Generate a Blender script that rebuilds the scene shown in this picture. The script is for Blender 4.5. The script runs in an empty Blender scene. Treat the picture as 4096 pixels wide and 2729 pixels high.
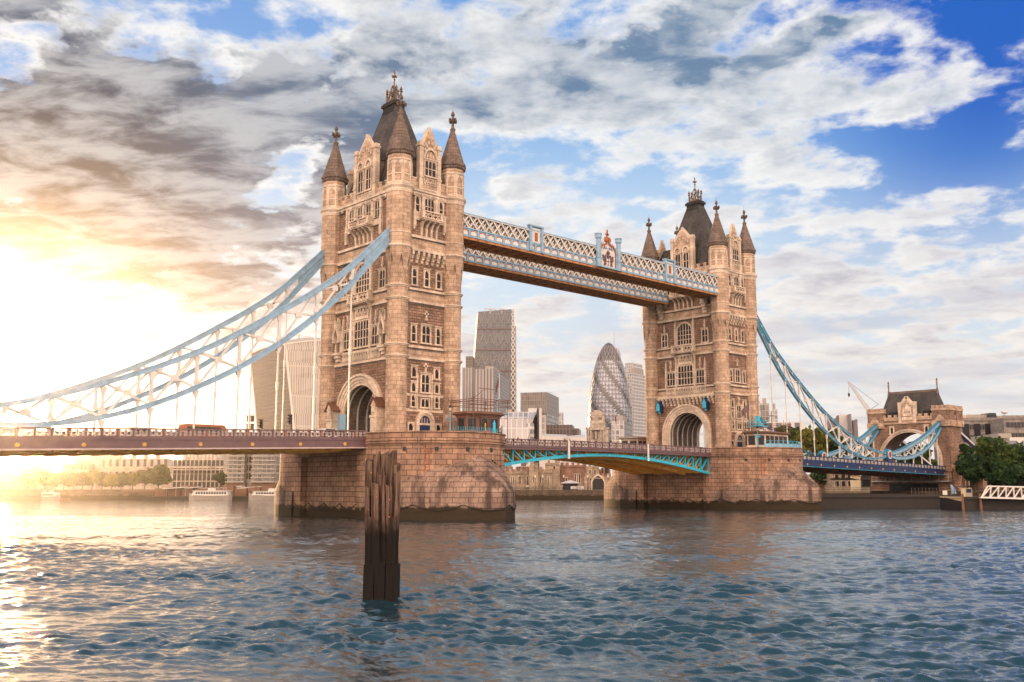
import bpy, math, random
import numpy as np
from mathutils import Vector
random.seed(7); RNG = np.random.default_rng(7)
S = bpy.context.scene
COL = S.collection
R = math.radians

# ---------------------------------------------------------------- camera
CAM = np.array([-88.90, -124.22, 1.56]); YAW = 0.82168; PIT = 0.14916; FPX = 3856.85
cd = bpy.data.cameras.new('camera'); cam = bpy.data.objects.new('camera', cd); COL.objects.link(cam)
cd.sensor_width = 36.0; cd.sensor_fit = 'HORIZONTAL'; cd.lens = FPX/4096*36
cd.clip_start = 0.5; cd.clip_end = 12000
cam.location = CAM; cam.rotation_euler = (math.pi/2+PIT, 0, YAW-math.pi/2)
S.camera = cam
_f = np.array([math.cos(PIT)*math.cos(YAW), math.cos(PIT)*math.sin(YAW), math.sin(PIT)])
_r = np.array([math.sin(YAW), -math.cos(YAW), 0.0]); _u = np.cross(_r, _f)
HF = np.array([math.cos(YAW), math.sin(YAW), 0.0])
def at(u, v, dep):
    """point of the place seen at photo pixel (u, v) at the given distance"""
    d = _f+_r*(u-2048)/FPX-_u*(v-1364.5)/FPX
    return CAM+d*(dep/(d@HF))
def zat(v, dep): return at(2048, v, dep)[2]

# ---------------------------------------------------------------- world, sun, exposure
SUN_A = YAW+0.50; SUN_E = 0.074
sdir = np.array([math.cos(SUN_E)*math.cos(SUN_A), math.cos(SUN_E)*math.sin(SUN_A), math.sin(SUN_E)])
sl = bpy.data.lights.new('sun', 'SUN'); so = bpy.data.objects.new('sun', sl); COL.objects.link(so)
sl.energy = 5.0; sl.angle = R(0.5); sl.color = (1.0, 0.60, 0.29)
so.rotation_euler = Vector(sdir).to_track_quat('Z', 'Y').to_euler()
so.location = (0, 0, 120)
S.view_settings.view_transform = 'Standard'; S.view_settings.look = 'None'
S.view_settings.exposure = 0.74; S.view_settings.gamma = 1.0
S.render.engine = 'CYCLES'
S.cycles.max_bounces = 6; S.cycles.diffuse_bounces = 3; S.cycles.glossy_bounces = 3; S.cycles.transparent_max_bounces = 6
S.cycles.volume_bounces = 0; S.cycles.use_denoising = True
S.cycles.sample_clamp_indirect = 4.0

class NX:
    """tiny expression wrapper over shader math nodes"""
    def __init__(s, nt, sock): s.nt = nt; s.s = sock
    def _m(s, op, *a):
        n = s.nt.nodes.new('ShaderNodeMath'); n.operation = op
        for i, x in enumerate((s,)+a):
            if isinstance(x, NX): s.nt.links.new(x.s, n.inputs[i])
            else: n.inputs[i].default_value = x
        return NX(s.nt, n.outputs[0])
    def __add__(s, o): return s._m('ADD', o)
    __radd__ = __add__
    def __sub__(s, o): return s._m('SUBTRACT', o)
    def __rsub__(s, o): return (s*-1.0)+o
    def __mul__(s, o): return s._m('MULTIPLY', o)
    __rmul__ = __mul__
    def __truediv__(s, o): return s._m('DIVIDE', o)
    def __pow__(s, o): return s._m('POWER', o)
    def max(s, o): return s._m('MAXIMUM', o)
    def min(s, o): return s._m('MINIMUM', o)
    def sst(s, a, b, lo=0.0, hi=1.0):
        n = s.nt.nodes.new('ShaderNodeMapRange'); n.interpolation_type = 'SMOOTHSTEP'
        s.nt.links.new(s.s, n.inputs[0])
        for i, x in enumerate((a, b, lo, hi)):
            if isinstance(x, NX): s.nt.links.new(x.s, n.inputs[i+1])
            else: n.inputs[i+1].default_value = x
        return NX(s.nt, n.outputs[0])
    def exp(s): return s._m('EXPONENT')
def combine(nt, x, y, z):
    n = nt.nodes.new('ShaderNodeCombineXYZ')
    for i, v in enumerate((x, y, z)):
        if isinstance(v, NX): nt.links.new(v.s, n.inputs[i])
        else: n.inputs[i].default_value = v
    return n.outputs[0]
def mixc(nt, f, a, b, mode='MIX'):
    n = nt.nodes.new('ShaderNodeMix'); n.data_type = 'RGBA'; n.blend_type = mode; n.clamp_result = False
    for sock, v in ((n.inputs['Factor'], f), (n.inputs[6], a), (n.inputs[7], b)):
        if isinstance(v, NX): nt.links.new(v.s, sock)
        elif isinstance(v, (int, float)): sock.default_value = v
        elif isinstance(v, tuple): sock.default_value = (*v, 1.0)
        else: nt.links.new(v, sock)
    return n.outputs[2]
def noise(nt, vec, scale, detail=6, rough=0.55, lac=2.0, dist=0.0):
    n = nt.nodes.new('ShaderNodeTexNoise'); n.inputs['Scale'].default_value = scale
    n.inputs['Detail'].default_value = detail; n.inputs['Roughness'].default_value = rough
    n.inputs['Lacunarity'].default_value = lac; n.inputs['Distortion'].default_value = dist
    if vec is not None: nt.links.new(vec, n.inputs['Vector'])
    return NX(nt, n.outputs['Fac'])

def build_world():
    w = bpy.data.worlds.new('World'); S.world = w; w.use_nodes = True
    nt = w.node_tree; nt.nodes.clear()
    out = nt.nodes.new('ShaderNodeOutputWorld'); bg = nt.nodes.new('ShaderNodeBackground')
    bg.inputs['Strength'].default_value = 0.06
    nt.links.new(bg.outputs[0], out.inputs[0])
    tc = nt.nodes.new('ShaderNodeTexCoord'); d = tc.outputs['Generated']
    def dot(v):
        n = nt.nodes.new('ShaderNodeVectorMath'); n.operation = 'DOT_PRODUCT'
        nt.links.new(d, n.inputs[0]); n.inputs[1].default_value = tuple(v); return NX(nt, n.outputs['Value'])
    xr, yf, z = dot(_r), dot(HF), dot((0, 0, 1))
    A = xr._m('ARCTAN2', yf); E = z._m('ARCSINE')
    sky = nt.nodes.new('ShaderNodeTexSky'); sky.sky_type = 'NISHITA'; sky.sun_disc = False
    sky.sun_elevation = SUN_E; sky.sun_rotation = math.pi/2-SUN_A
    sky.dust_density = 2.0; sky.ozone_density = 2.0
    def blob(a, e, ra, re):
        x = (A-a)*(1/ra); y = (E-e)*(1/re); return (x*x+y*y)._m('MULTIPLY', -1.0).exp()
    def blob2(e, re):
        y = (E-e)*(1/re); return (y*y)._m('MULTIPLY', -1.0).exp()
    # clear sky: pale at the horizon, blue above, deepest away from the sun
    c = mixc(nt, E.sst(0.03, 0.22), (1.0, 0.965, 0.94), (0.66, 0.82, 0.98))
    c = mixc(nt, (E.sst(0.22, 0.42)+blob(0.5, 0.33, 0.2, 0.08)*0.6).min(1.0), c, (0.26, 0.56, 0.96))
    deep = (E.sst(0.24, 0.50)*0.42+blob(0.52, 0.46, 0.22, 0.17)*0.9+blob(0.46, 0.30, 0.12, 0.08)*0.35).min(1.0)
    c = mixc(nt, deep, c, (0.0, 0.12, 0.60))
    nk = mixc(nt, 1.0, sky.outputs[0], (0.16, 0.16, 0.16), 'MULTIPLY')
    c = mixc(nt, 0.10, c, nk)
    # broken cloud deck in perspective: large banks, then cells, then ragged edges
    zz = (z.max(0.0)+0.16)
    px, py = xr/zz, yf/zz
    def field(ox, oy, det):
        a = noise(nt, combine(nt, px+ox, py+oy, 3.7), 1.3, 3, 0.5, 2.0, 0.1)
        b = noise(nt, combine(nt, px*1.05+ox, py*1.02+oy, 8.1), 6.6, det, 0.54, 2.1, 0.12)
        return a*0.34+b*0.92
    n1 = field(0.0, 0.0, 9); n2 = field(-0.045, 0.05, 6)
    bias = (blob(-0.40, 0.33, 0.20, 0.09)*0.27+blob(-0.36, 0.24, 0.16, 0.05)*0.16+blob(-0.12, 0.40, 0.14, 0.06)*0.05+blob(0.04, 0.41, 0.15, 0.06)*0.15
            + blob(0.26, 0.40, 0.17, 0.07)*0.17+blob(0.40, 0.16, 0.25, 0.07)*0.09+blob(0.14, 0.25, 0.18, 0.04)*0.08
            - blob(0.50, 0.45, 0.09, 0.06)*0.22-blob(0.44, 0.31, 0.09, 0.035)*0.08-blob(-0.06, 0.33, 0.14, 0.035)*0.04-blob(0.10, 0.31, 0.12, 0.03)*0.02
            - blob(-0.22, 0.455, 0.12, 0.03)*0.06)
    q = n1+bias
    m = q.sst(0.555, 0.72)
    thick = (q-0.64).sst(0.0, 0.17)
    lit = ((n1-n2)*4.0+0.45).max(0.0).min(1.0)
    dark = (blob(-0.42, 0.32, 0.26, 0.11)*4.5+blob(0.26, 0.455, 0.17, 0.04)*1.5+blob(0.10, 0.46, 0.12, 0.03)*0.8+0.80).min(5.0)
    shade = ((thick*0.75+(0.55-lit)*0.75).max(0.0)*dark*m).min(1.0)
    n3 = noise(nt, combine(nt, px*1.6+4.0, py*2.6, 2.2), 3.6, 8, 0.56, 2.1, 0.3)
    shade = shade*(n3.sst(0.36, 0.62, 1.0, 0.50))
    white = mixc(nt, E.sst(0.05, 0.32), (1.03, 0.95, 0.87), (0.97, 0.96, 0.94))
    grey = mixc(nt, E.sst(0.22, 0.38), (0.50, 0.47, 0.55), (0.14, 0.24, 0.38))
    grey = mixc(nt, blob(-0.5, 0.28, 0.35, 0.22), grey, (0.012, 0.014, 0.03))
    grey = mixc(nt, (blob(-0.45, 0.20, 0.25, 0.05)*0.9).min(1.0), grey, (0.25, 0.16, 0.12))
    cc = mixc(nt, shade, white, grey)
    c = mixc(nt, m*0.96, c, cc)
    # lavender streaks low in the sky
    st = noise(nt, combine(nt, A*2.0, E*15.0, 1.0), 2.0, 6, 0.55).sst(0.46, 0.64)
    c = mixc(nt, st*E.sst(0.30, 0.16)*E.sst(0.0, 0.07)*A.sst(-0.05, 0.25)*0.45, c, (0.52, 0.53, 0.64))
    c = mixc(nt, st*E.sst(0.26, 0.16)*E.sst(0.06, 0.12)*A.sst(0.0, -0.3)*0.35, c, (0.72, 0.58, 0.44))
    c = mixc(nt, E.sst(0.48, 0.95)*0.85, c, (0.10, 0.17, 0.27))     # deeper blue overhead
    # glow round the sun
    sd = dot(sdir).max(0.0)
    g = (sd**260.0)*0.5+(sd**45.0)*0.06
    glow = mixc(nt, 1.0, combine(nt, g, g, g), (1.0, 0.80, 0.50), 'MULTIPLY')
    c = mixc(nt, 1.0, c, glow, 'ADD')
    # bright warm fill added to the unseen sky behind the camera
    back = yf.sst(0.15, -0.35)*blob2(0.50, 0.36)
    c = mixc(nt, back, c, (BACK_FILL[0], BACK_FILL[1], BACK_FILL[2]))
    c = mixc(nt, z.sst(0.0, -0.03), c, (0.25, 0.22, 0.2))
    c = mixc(nt, 1.0, c, (10.0, 10.0, 10.0), 'MULTIPLY')
    nt.links.new(c, bg.inputs['Color'])
BACK_FILL = (5.2, 3.7, 2.75)
build_world()

# ---------------------------------------------------------------- mesh building
class MB:
    def __init__(s): s.v = []; s.f = []; s.m = []; s.mi = 0
    def mat(s, i): s.mi = i; return s
    def poly(s, *p):
        n = len(s.v); s.v += [tuple(map(float, q)) for q in p]; s.f.append(tuple(range(n, n+len(p)))); s.m.append(s.mi); return s
    def hexa(s, a):
        """8 corners: 0-3 bottom loop, 4-7 top loop"""
        n = len(s.v); s.v += [tuple(map(float, q)) for q in a]
        for f in ((3, 2, 1, 0), (4, 5, 6, 7), (0, 1, 5, 4), (1, 2, 6, 5), (2, 3, 7, 6), (3, 0, 4, 7)):
            s.f.append(tuple(n+i for i in f)); s.m.append(s.mi)
        return s
    def box(s, x0, x1, y0, y1, z0, z1):
        return s.hexa([(x0, y0, z0), (x1, y0, z0), (x1, y1, z0), (x0, y1, z0), (x0, y0, z1), (x1, y0, z1), (x1, y1, z1), (x0, y1, z1)])
    def fbox(s, F, a0, a1, z0, z1, d0, d1):
        """box on a wall face F=(origin, tangent, normal): along a, up z, out d"""
        O, T, N = F; g = lambda a, d, z: O+T*a+N*d+np.array([0, 0, z])
        return s.hexa([g(a0, d1, z0), g(a1, d1, z0), g(a1, d0, z0), g(a0, d0, z0), g(a0, d1, z1), g(a1, d1, z1), g(a1, d0, z1), g(a0, d0, z1)])
    def fprism(s, F, pts, d0, d1):
        """polygon pts (a,z) on wall face extruded from d0 to d1"""
        O, T, N = F; g = lambda q, d: O+T*q[0]+N*d+np.array([0, 0, q[1]])
        n = len(pts); A = [g(q, d1) for q in pts]; B = [g(q, d0) for q in pts]
        s.poly(*A); s.poly(*B[::-1])
        for i in range(n): s.poly(A[i], B[i], B[(i+1) % n], A[(i+1) % n])
        return s
    def beam(s, p, q, w, h=None, up=(0, 0, 1), w2=None, h2=None):
        h = w if h is None else h; w2 = w if w2 is None else w2; h2 = h if h2 is None else h2
        p, q = np.array(p, float), np.array(q, float); d = q-p; d /= np.linalg.norm(d)+1e-9
        up = np.array(up, float)
        if abs(d@up) > .98: up = np.array([1., 0, 0])
        a = np.cross(d, up); a /= np.linalg.norm(a); b = np.cross(a, d)
        c = [p-a*w/2-b*h/2, p+a*w/2-b*h/2, p+a*w/2+b*h/2, p-a*w/2+b*h/2, q-a*w2/2-b*h2/2, q+a*w2/2-b*h2/2, q+a*w2/2+b*h2/2, q-a*w2/2+b*h2/2]
        return s.hexa(c)
    def tube(s, p, q, r, r2=None, n=8):
        r2 = r if r2 is None else r2
        p, q = np.array(p, float), np.array(q, float); d = q-p; d /= np.linalg.norm(d)+1e-9
        up = np.array([0, 0, 1.]) if abs(d[2]) < .95 else np.array([1., 0, 0])
        a = np.cross(d, up); a /= np.linalg.norm(a); b = np.cross(a, d)
        A = [p+(a*math.cos(t)+b*math.sin(t))*r for t in np.arange(n)*2*math.pi/n]
        B = [q+(a*math.cos(t)+b*math.sin(t))*r2 for t in np.arange(n)*2*math.pi/n]
        for i in range(n): s.poly(A[i], A[(i+1) % n], B[(i+1) % n], B[i])
        s.poly(*A[::-1]); s.poly(*B); return s
    def lathe(s, c, prof, n=16, ph=0.0, sx=1.0, sy=1.0):
        """prof: list of (r, z); axis at c=(x,y)"""
        rings = [[(c[0]+sx*r*math.cos(ph+2*math.pi*i/n), c[1]+sy*r*math.sin(ph+2*math.pi*i/n), z) for i in range(n)] for r, z in prof]
        for A, B in zip(rings, rings[1:]):
            for i in range(n): s.poly(A[i], A[(i+1) % n], B[(i+1) % n], B[i])
        s.poly(*rings[0][::-1]); s.poly(*rings[-1]); return s
    def prism(s, pts, z0, z1, cap=True):
        n = len(pts)
        for i in range(n):
            a, b = pts[i], pts[(i+1) % n]; s.poly((*a, z0), (*b, z0), (*b, z1), (*a, z1))
        if cap: s.poly(*[(*p, z1) for p in pts]); s.poly(*[(*p, z0) for p in pts[::-1]])
        return s
ORG = {}
def org(o): return ORG.get(o.name, np.zeros(3)) if o else np.zeros(3)
def link(name, mb, mats, parent=None, smooth=False):
    if not mb.v: return None
    me = bpy.data.meshes.new(name); og = org(parent)
    V = np.array(mb.v)-og
    me.from_pydata(V.tolist(), [], mb.f)
    if not isinstance(mats, (list, tuple)): mats = [mats]
    for m in mats: me.materials.append(m)
    if len(mats) > 1: me.polygons.foreach_set('material_index', mb.m)
    nl = len(me.loops); nrm = np.empty(len(me.polygons)*3); me.polygons.foreach_get('normal', nrm); nrm = nrm.reshape(-1, 3)
    lt = np.empty(len(me.polygons), int); me.polygons.foreach_get('loop_total', lt)
    li = np.empty(nl, int); me.loops.foreach_get('vertex_index', li)
    N = np.repeat(nrm, lt, 0); Pv = V[li]+og
    T = np.stack([-N[:, 1], N[:, 0], np.zeros(nl)], 1); L = np.linalg.norm(T, axis=1, keepdims=True)
    flat = L[:, 0] < .35; T = T/np.maximum(L, 1e-6)
    uv = np.stack([np.where(flat, Pv[:, 0], (Pv*T).sum(1)), np.where(flat, Pv[:, 1], Pv[:, 2])], 1)
    lay = me.uv_layers.new(name='UVMap'); lay.data.foreach_set('uv', uv.ravel())
    if smooth: me.polygons.foreach_set('use_smooth', [True]*len(me.polygons))
    me.update()
    o = bpy.data.objects.new(name, me); COL.objects.link(o)
    if parent: o.parent = parent
    ORG[o.name] = og
    return o
def tag(o, label, cat, group=None, kind=None):
    if label: o['label'] = label
    if cat: o['category'] = cat
    if group: o['group'] = group
    if kind: o['kind'] = kind
    return o
def thing(name, label, cat, loc, group=None):
    o = bpy.data.objects.new(name, None); COL.objects.link(o); o.location = loc
    o.empty_display_size = .5; ORG[o.name] = np.array(loc, float)
    return tag(o, label, cat, group)
def structure(o): o['kind'] = 'structure'; return o
def copy_tree(o, parent=None):
    c = o.copy(); COL.objects.link(c)
    if parent: c.parent = parent
    for ch in [k for k in KIDS.get(o.name, [])]: copy_tree(ch, c)
    return c
KIDS = {}
def dup(root, loc, label=None, rz=None):
    KIDS.clear()
    for k in bpy.data.objects:
        if k.parent: KIDS.setdefault(k.parent.name, []).append(k)
    c = copy_tree(root); c.location = loc
    if rz is not None: c.rotation_euler = (0, 0, rz)
    if label: c['label'] = label
    ORG[c.name] = np.array(loc, float)
    return c

# ---------------------------------------------------------------- materials
def newmat(name):
    m = bpy.data.materials.new(name); m.use_nodes = True; nt = m.node_tree
    return m, nt, nt.nodes['Principled BSDF']
def paint(name, col, rough=.5, metal=0.0, var=.12, scale=1.2, spec=.5, grime=0.0):
    m, nt, b = newmat(name)
    tc = nt.nodes.new('ShaderNodeTexCoord').outputs['Object']
    n = noise(nt, tc, scale, 5, .6).sst(.3, .7, 1-var, 1+var)
    c = mixc(nt, 1.0, tuple(col), combine(nt, n, n, n), 'MULTIPLY')
    if grime:
        g = noise(nt, tc, scale*.6, 7, .65).sst(.48, .72)
        c = mixc(nt, g*grime, c, tuple(x*.28 for x in col))
    nt.links.new(c, b.inputs['Base Color']); b.inputs['Roughness'].default_value = rough
    b.inputs['Metallic'].default_value = metal; b.inputs['Specular IOR Level'].default_value = spec
    return m
def masonry(name, c1, c2, mortar, w, h, ms=.02, bump=.4, rough=.85, stain=.5, stcol=(.05, .035, .03), coarse=0.0, algae=None, off=.5, stth=.52):
    m, nt, b = newmat(name)
    t = nt.nodes.new('ShaderNodeTexCoord'); ob = t.outputs['Object']
    br = nt.nodes.new('ShaderNodeTexBrick'); nt.links.new(t.outputs['UV'], br.inputs['Vector'])
    br.inputs['Scale'].default_value = 1; br.inputs['Brick Width'].default_value = w; br.inputs['Row Height'].default_value = h
    br.inputs['Mortar Size'].default_value = ms; br.inputs['Mortar Smooth'].default_value = .3; br.offset = off
    br.inputs['Color1'].default_value = (*c1, 1); br.inputs['Color2'].default_value = (*c2, 1); br.inputs['Mortar'].default_value = (*mortar, 1)
    br.inputs['Bias'].default_value = -.25
    c = br.outputs['Color']
    n = noise(nt, ob, .45, 6, .6).sst(.3, .72, .72, 1.22); c = mixc(nt, 1.0, c, combine(nt, n, n, n), 'MULTIPLY')
    n = noise(nt, ob, 4.0, 4, .6).sst(.3, .7, .86, 1.12); c = mixc(nt, 1.0, c, combine(nt, n, n, n), 'MULTIPLY')
    if stain:
        mp = nt.nodes.new('ShaderNodeMapping'); nt.links.new(ob, mp.inputs[0]); mp.inputs['Scale'].default_value = (1.0, 1.0, .16)
        st = noise(nt, mp.outputs[0], .55, 7, .62).sst(stth, stth+.2)
        c = mixc(nt, st*stain, c, stcol)
    if algae:
        g = nt.nodes.new('ShaderNodeNewGeometry'); sx = nt.nodes.new('ShaderNodeSeparateXYZ'); nt.links.new(g.outputs['Position'], sx.inputs[0])
        zz = NX(nt, sx.outputs[2])+(noise(nt, ob, .5, 6, .65)-.5)*2.4
        c = mixc(nt, zz.sst(algae+.25, algae-.25), c, (.036, .026, .015))
    nt.links.new(c, b.inputs['Base Color']); b.inputs['Roughness'].default_value = rough; b.inputs['Specular IOR Level'].default_value = .25
    bp = nt.nodes.new('ShaderNodeBump'); bp.inputs['Strength'].default_value = bump; bp.inputs['Distance'].default_value = .06
    hgt = (NX(nt, br.outputs['Fac'])*-1.0)+noise(nt, ob, 2.2, 6, .65)*(.5+coarse)
    nt.links.new(hgt.s, bp.inputs['Height']); nt.links.new(bp.outputs[0], b.inputs['Normal'])
    return m
def facade(name, glass, frame, w, h, ms, rough=.15, metal=0.0, var=.5, off=0.0, spec=.8):
    """curtain wall: glazing grid in metres"""
    m, nt, b = newmat(name)
    t = nt.nodes.new('ShaderNodeTexCoord')
    br = nt.nodes.new('ShaderNodeTexBrick'); nt.links.new(t.outputs['UV'], br.inputs['Vector']); br.offset = off
    br.inputs['Scale'].default_value = 1; br.inputs['Brick Width'].default_value = w; br.inputs['Row Height'].default_value = h
    br.inputs['Mortar Size'].default_value = ms; br.inputs['Mortar Smooth'].default_value = .1
    br.inputs['Color1'].default_value = (*[x*(1-var) for x in glass], 1); br.inputs['Color2'].default_value = (*[x*(1+var) for x in glass], 1)
    br.inputs['Mortar'].default_value = (*frame, 1)
    nt.links.new(br.outputs['Color'], b.inputs['Base Color'])
    ro = NX(nt, br.outputs['Fac']).sst(0, 1, rough, .7); nt.links.new(ro.s, b.inputs['Roughness'])
    b.inputs['Metallic'].default_value = metal; b.inputs['Specular IOR Level'].default_value = spec
    return m
M = {}
M['ashlar'] = masonry('ashlar_stone', (.54, .395, .29), (.35, .24, .17), (.14, .09, .062), 1.25, .62, .022, .35, stain=.38, stth=.50)
M['rock'] = masonry('rock_faced_stone', (.32, .205, .148), (.175, .110, .082), (.05, .031, .023), .85, .42, .03, 1.0, stain=.40, coarse=.9)
M['trim'] = masonry('carved_stone', (.68, .56, .45), (.58, .47, .37), (.30, .22, .16), 1.1, .8, .015, .3, stain=.45)
M['sooty'] = masonry('sooty_stone', (.19, .145, .12), (.125, .095, .08), (.06, .045, .04), .9, .55, .03, .6, stain=.55)  # soot-dark stone, also used for painted shadow strips below the ledges
M['granite'] = masonry('granite_blocks', (.40, .25, .175), (.235, .145, .105), (.06, .036, .027), 1.5, .74, .035, .8, stain=.50, algae=-1.55)
M['granite_wet'] = masonry('granite_cutwater', (.31, .215, .17), (.235, .16, .125), (.085, .055, .045), 1.35, .70, .035, .8, stain=.85, algae=-1.35, stth=.44)
M['slate'] = masonry('slate_roof', (.088, .080, .078), (.042, .040, .042), (.018, .017, .018), .55, .34, .03, .9, rough=.7, stain=.5, stcol=(.13, .125, .12))
M['lead'] = paint('dark_lead', (.030, .027, .027), .7, spec=.15)
M['gilt'] = paint('gilded_iron', (.13, .075, .035), .5, .2, .3)
M['pane'] = paint('leaded_glass', (.014, .010, .014), .35, var=.5, scale=3, spec=.25)
M['blue'] = paint('pale_blue_paint', (.23, .39, .54), .45, grime=.3)
M['teal'] = paint('teal_blue_paint', (.022, .20, .33), .4, grime=.2)
M['navy'] = paint('navy_paint', (.014, .032, .115), .4, grime=.25)
M['turq'] = paint('turquoise_paint', (.03, .42, .60), .4, grime=.12)
M['white'] = paint('white_paint', (.62, .60, .57), .5, grime=.25)
M['plum'] = paint('plum_brown_paint', (.13, .075, .085), .45, grime=.3)
M['lilac'] = paint('lilac_panel_paint', (.45, .36, .36), .5, grime=.2)
M['ochre'] = paint('ochre_girder_paint', (.82, .47, .12), .6, grime=.3)
M['soffit'] = paint('soffit_brown_paint', (.42, .20, .075), .6, grime=.35)
M['rust'] = paint('rust_red_iron', (.34, .11, .05), .6)
M['red'] = paint('red_paint', (.30, .03, .025), .4)
M['gold'] = paint('gold_paint', (.55, .33, .07), .4)
M['black'] = paint('black_paint', (.012, .012, .013), .5)
M['asphalt'] = paint('asphalt', (.05, .048, .046), .9)
M['wood'] = paint('cabin_wood', (.16, .075, .045), .6, grime=.4)
M['concrete'] = paint('concrete', (.33, .30, .27), .85, grime=.2)
M['glass'] = paint('window_glass', (.022, .024, .028), .3, var=.3, spec=.3)
M['tyre'] = paint('rubber', (.015, .015, .015), .8)
M['steel'] = paint('galvanised_steel', (.42, .42, .42), .45, .4)
M['cream'] = paint('cream_paint', (.62, .56, .46), .5)
M['yellow'] = paint('yellow_paint', (.62, .48, .04), .5)
M['skin'] = paint('skin', (.45, .27, .19), .6)
M['lampglass'] = paint('lamp_glass', (.70, .64, .52), .2)
# ---------------------------------------------------------------- water and land
ZW = -3.0
def build_water():
    rng = np.random.default_rng(3)
    nr, nc = 1250, 860
    rad = 12.0*(560/12.0)**(np.linspace(0, 1, nr))
    ang = YAW+np.linspace(-0.85, 0.85, nc)
    Rr, Aa = np.meshgrid(rad, ang, indexing='ij')
    X = CAM[0]+Rr*np.cos(Aa); Y = CAM[1]+Rr*np.sin(Aa); H = np.zeros_like(X)
    wind = YAW-0.35
    for k in range(160):
        lam = 0.20*(2.2/0.20)**(rng.random()**1.1); th = wind+rng.normal(0, .50); K = 2*math.pi/lam
        a = (0.0085 if lam < .45 else 0.0090)*lam**0.85*(.6+.8*rng.random()); ph = rng.random()*6.283
        fade = np.clip(1.7-Rr*.0031/lam*4.5, 0, 1)      # the mesh cannot carry ripples finer than its own step
        s = np.sin(K*(X*math.cos(th)+Y*math.sin(th))+ph)
        g = .60+.40*np.sin(X*.031*(1+k % 3)+Y*.027*(1+k % 5)+k)
        H += a*(s-.38*np.cos(2*(K*(X*math.cos(th)+Y*math.sin(th))+ph)))*fade*g
    gust = np.zeros_like(X)
    for k in range(9):
        K = 2*math.pi/(9*7**rng.random()); th = rng.random()*6.28; gust += np.sin(K*(X*math.cos(th)+Y*math.sin(th))+rng.random()*6.28)
    H *= np.clip(.78+gust*.16, .3, 1.3)                 # gusts: calmer and rougher patches
    v = np.stack([X, Y, ZW+H], 2).reshape(-1, 3)
    i = np.arange(nr-1)[:, None]*nc+np.arange(nc-1)[None]
    f = np.stack([i, i+nc, i+nc+1, i+1], 2).reshape(-1, 4)
    n0 = len(v)
    L = 2600
    # the rest of the river as a plain sheet just under the modelled waves
    v = np.vstack([v, [[-L, -L, ZW-.45], [L, -L, ZW-.45], [L, L, ZW-.45], [-L, L, ZW-.45]]])
    me = bpy.data.meshes.new('water'); me.from_pydata(v.tolist(), [], f.tolist()+[[n0, n0+1, n0+2, n0+3]])
    me.polygons.foreach_set('use_smooth', [True]*len(me.polygons))
    m, nt, b = newmat('river_water')
    b.inputs['Base Color'].default_value = (.008, .036, .052, 1); b.inputs['Roughness'].default_value = .035
    b.inputs['IOR'].default_value = 2.2; b.inputs['Specular IOR Level'].default_value = .5
    g = nt.nodes.new('ShaderNodeNewGeometry'); mp = nt.nodes.new('ShaderNodeMapping'); nt.links.new(g.outputs['Position'], mp.inputs[0])
    mp.inputs['Rotation'].default_value = (0, 0, -YAW); mp.inputs['Scale'].default_value = (1.0, .42, 1)
    n = noise(nt, mp.outputs[0], 4.2, 5, .60, 2.0, .5)+noise(nt, mp.outputs[0], 1.1, 3, .5)*1.5
    bp = nt.nodes.new('ShaderNodeBump'); bp.inputs['Strength'].default_value = .85; bp.inputs['Distance'].default_value = .038
    nt.links.new(n.s, bp.inputs['Height']); nt.links.new(bp.outputs[0], b.inputs['Normal'])
    me.materials.append(m); me.update()
    o = bpy.data.objects.new('water', me); COL.objects.link(o); structure(o)
build_water()

LZ = 0.15
M['earth'] = paint('paving', (.16, .13, .10), .9, var=.3, scale=.2)
M['riverwall'] = masonry('river_wall_stone', (.13, .095, .07), (.09, .065, .05), (.04, .03, .022), 1.8, .6, .03, .6, stain=.5, algae=-1.6)
bankL = at(-900, 1990, 338); bankM = at(2100, 1990, 338)
bank = [tuple(at(-2600, 1944, 345)[:2]), tuple(bankL[:2]), tuple(bankM[:2]), (170., 74.), (170., -160.), (260., -400.)]
far = [(2400., -900.), (2400., 2400.), (-900., 2400.), (-1900., 900.)]
mb = MB(); mb.poly(*[(x, y, LZ) for x, y in bank+far]); structure(link('ground', mb, M['earth']))
mb = MB()
for a, b in zip(bank, bank[1:]):
    d = np.array(b)-np.array(a); n = np.array([d[1], -d[0]])/np.linalg.norm(d)
    c = [np.array(a), np.array(b), np.array(b)-n*.7, np.array(a)-n*.7]
    c = [np.array([*q]) for q in c]
    for z0, z1, e in ((-6, -.55, 0), (-.55, -.15, .12), (LZ-.3, LZ+.02, 0)):
        k = [c[0]+n*e, c[1]+n*e, c[2], c[3]]
        mb.hexa([(*q, z0) for q in k]+[(*q, z1) for q in k])
tag(link('river_wall', mb, M['riverwall']), 'low dark stone river wall edging the far bank at the waterline', 'river wall')

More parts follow.
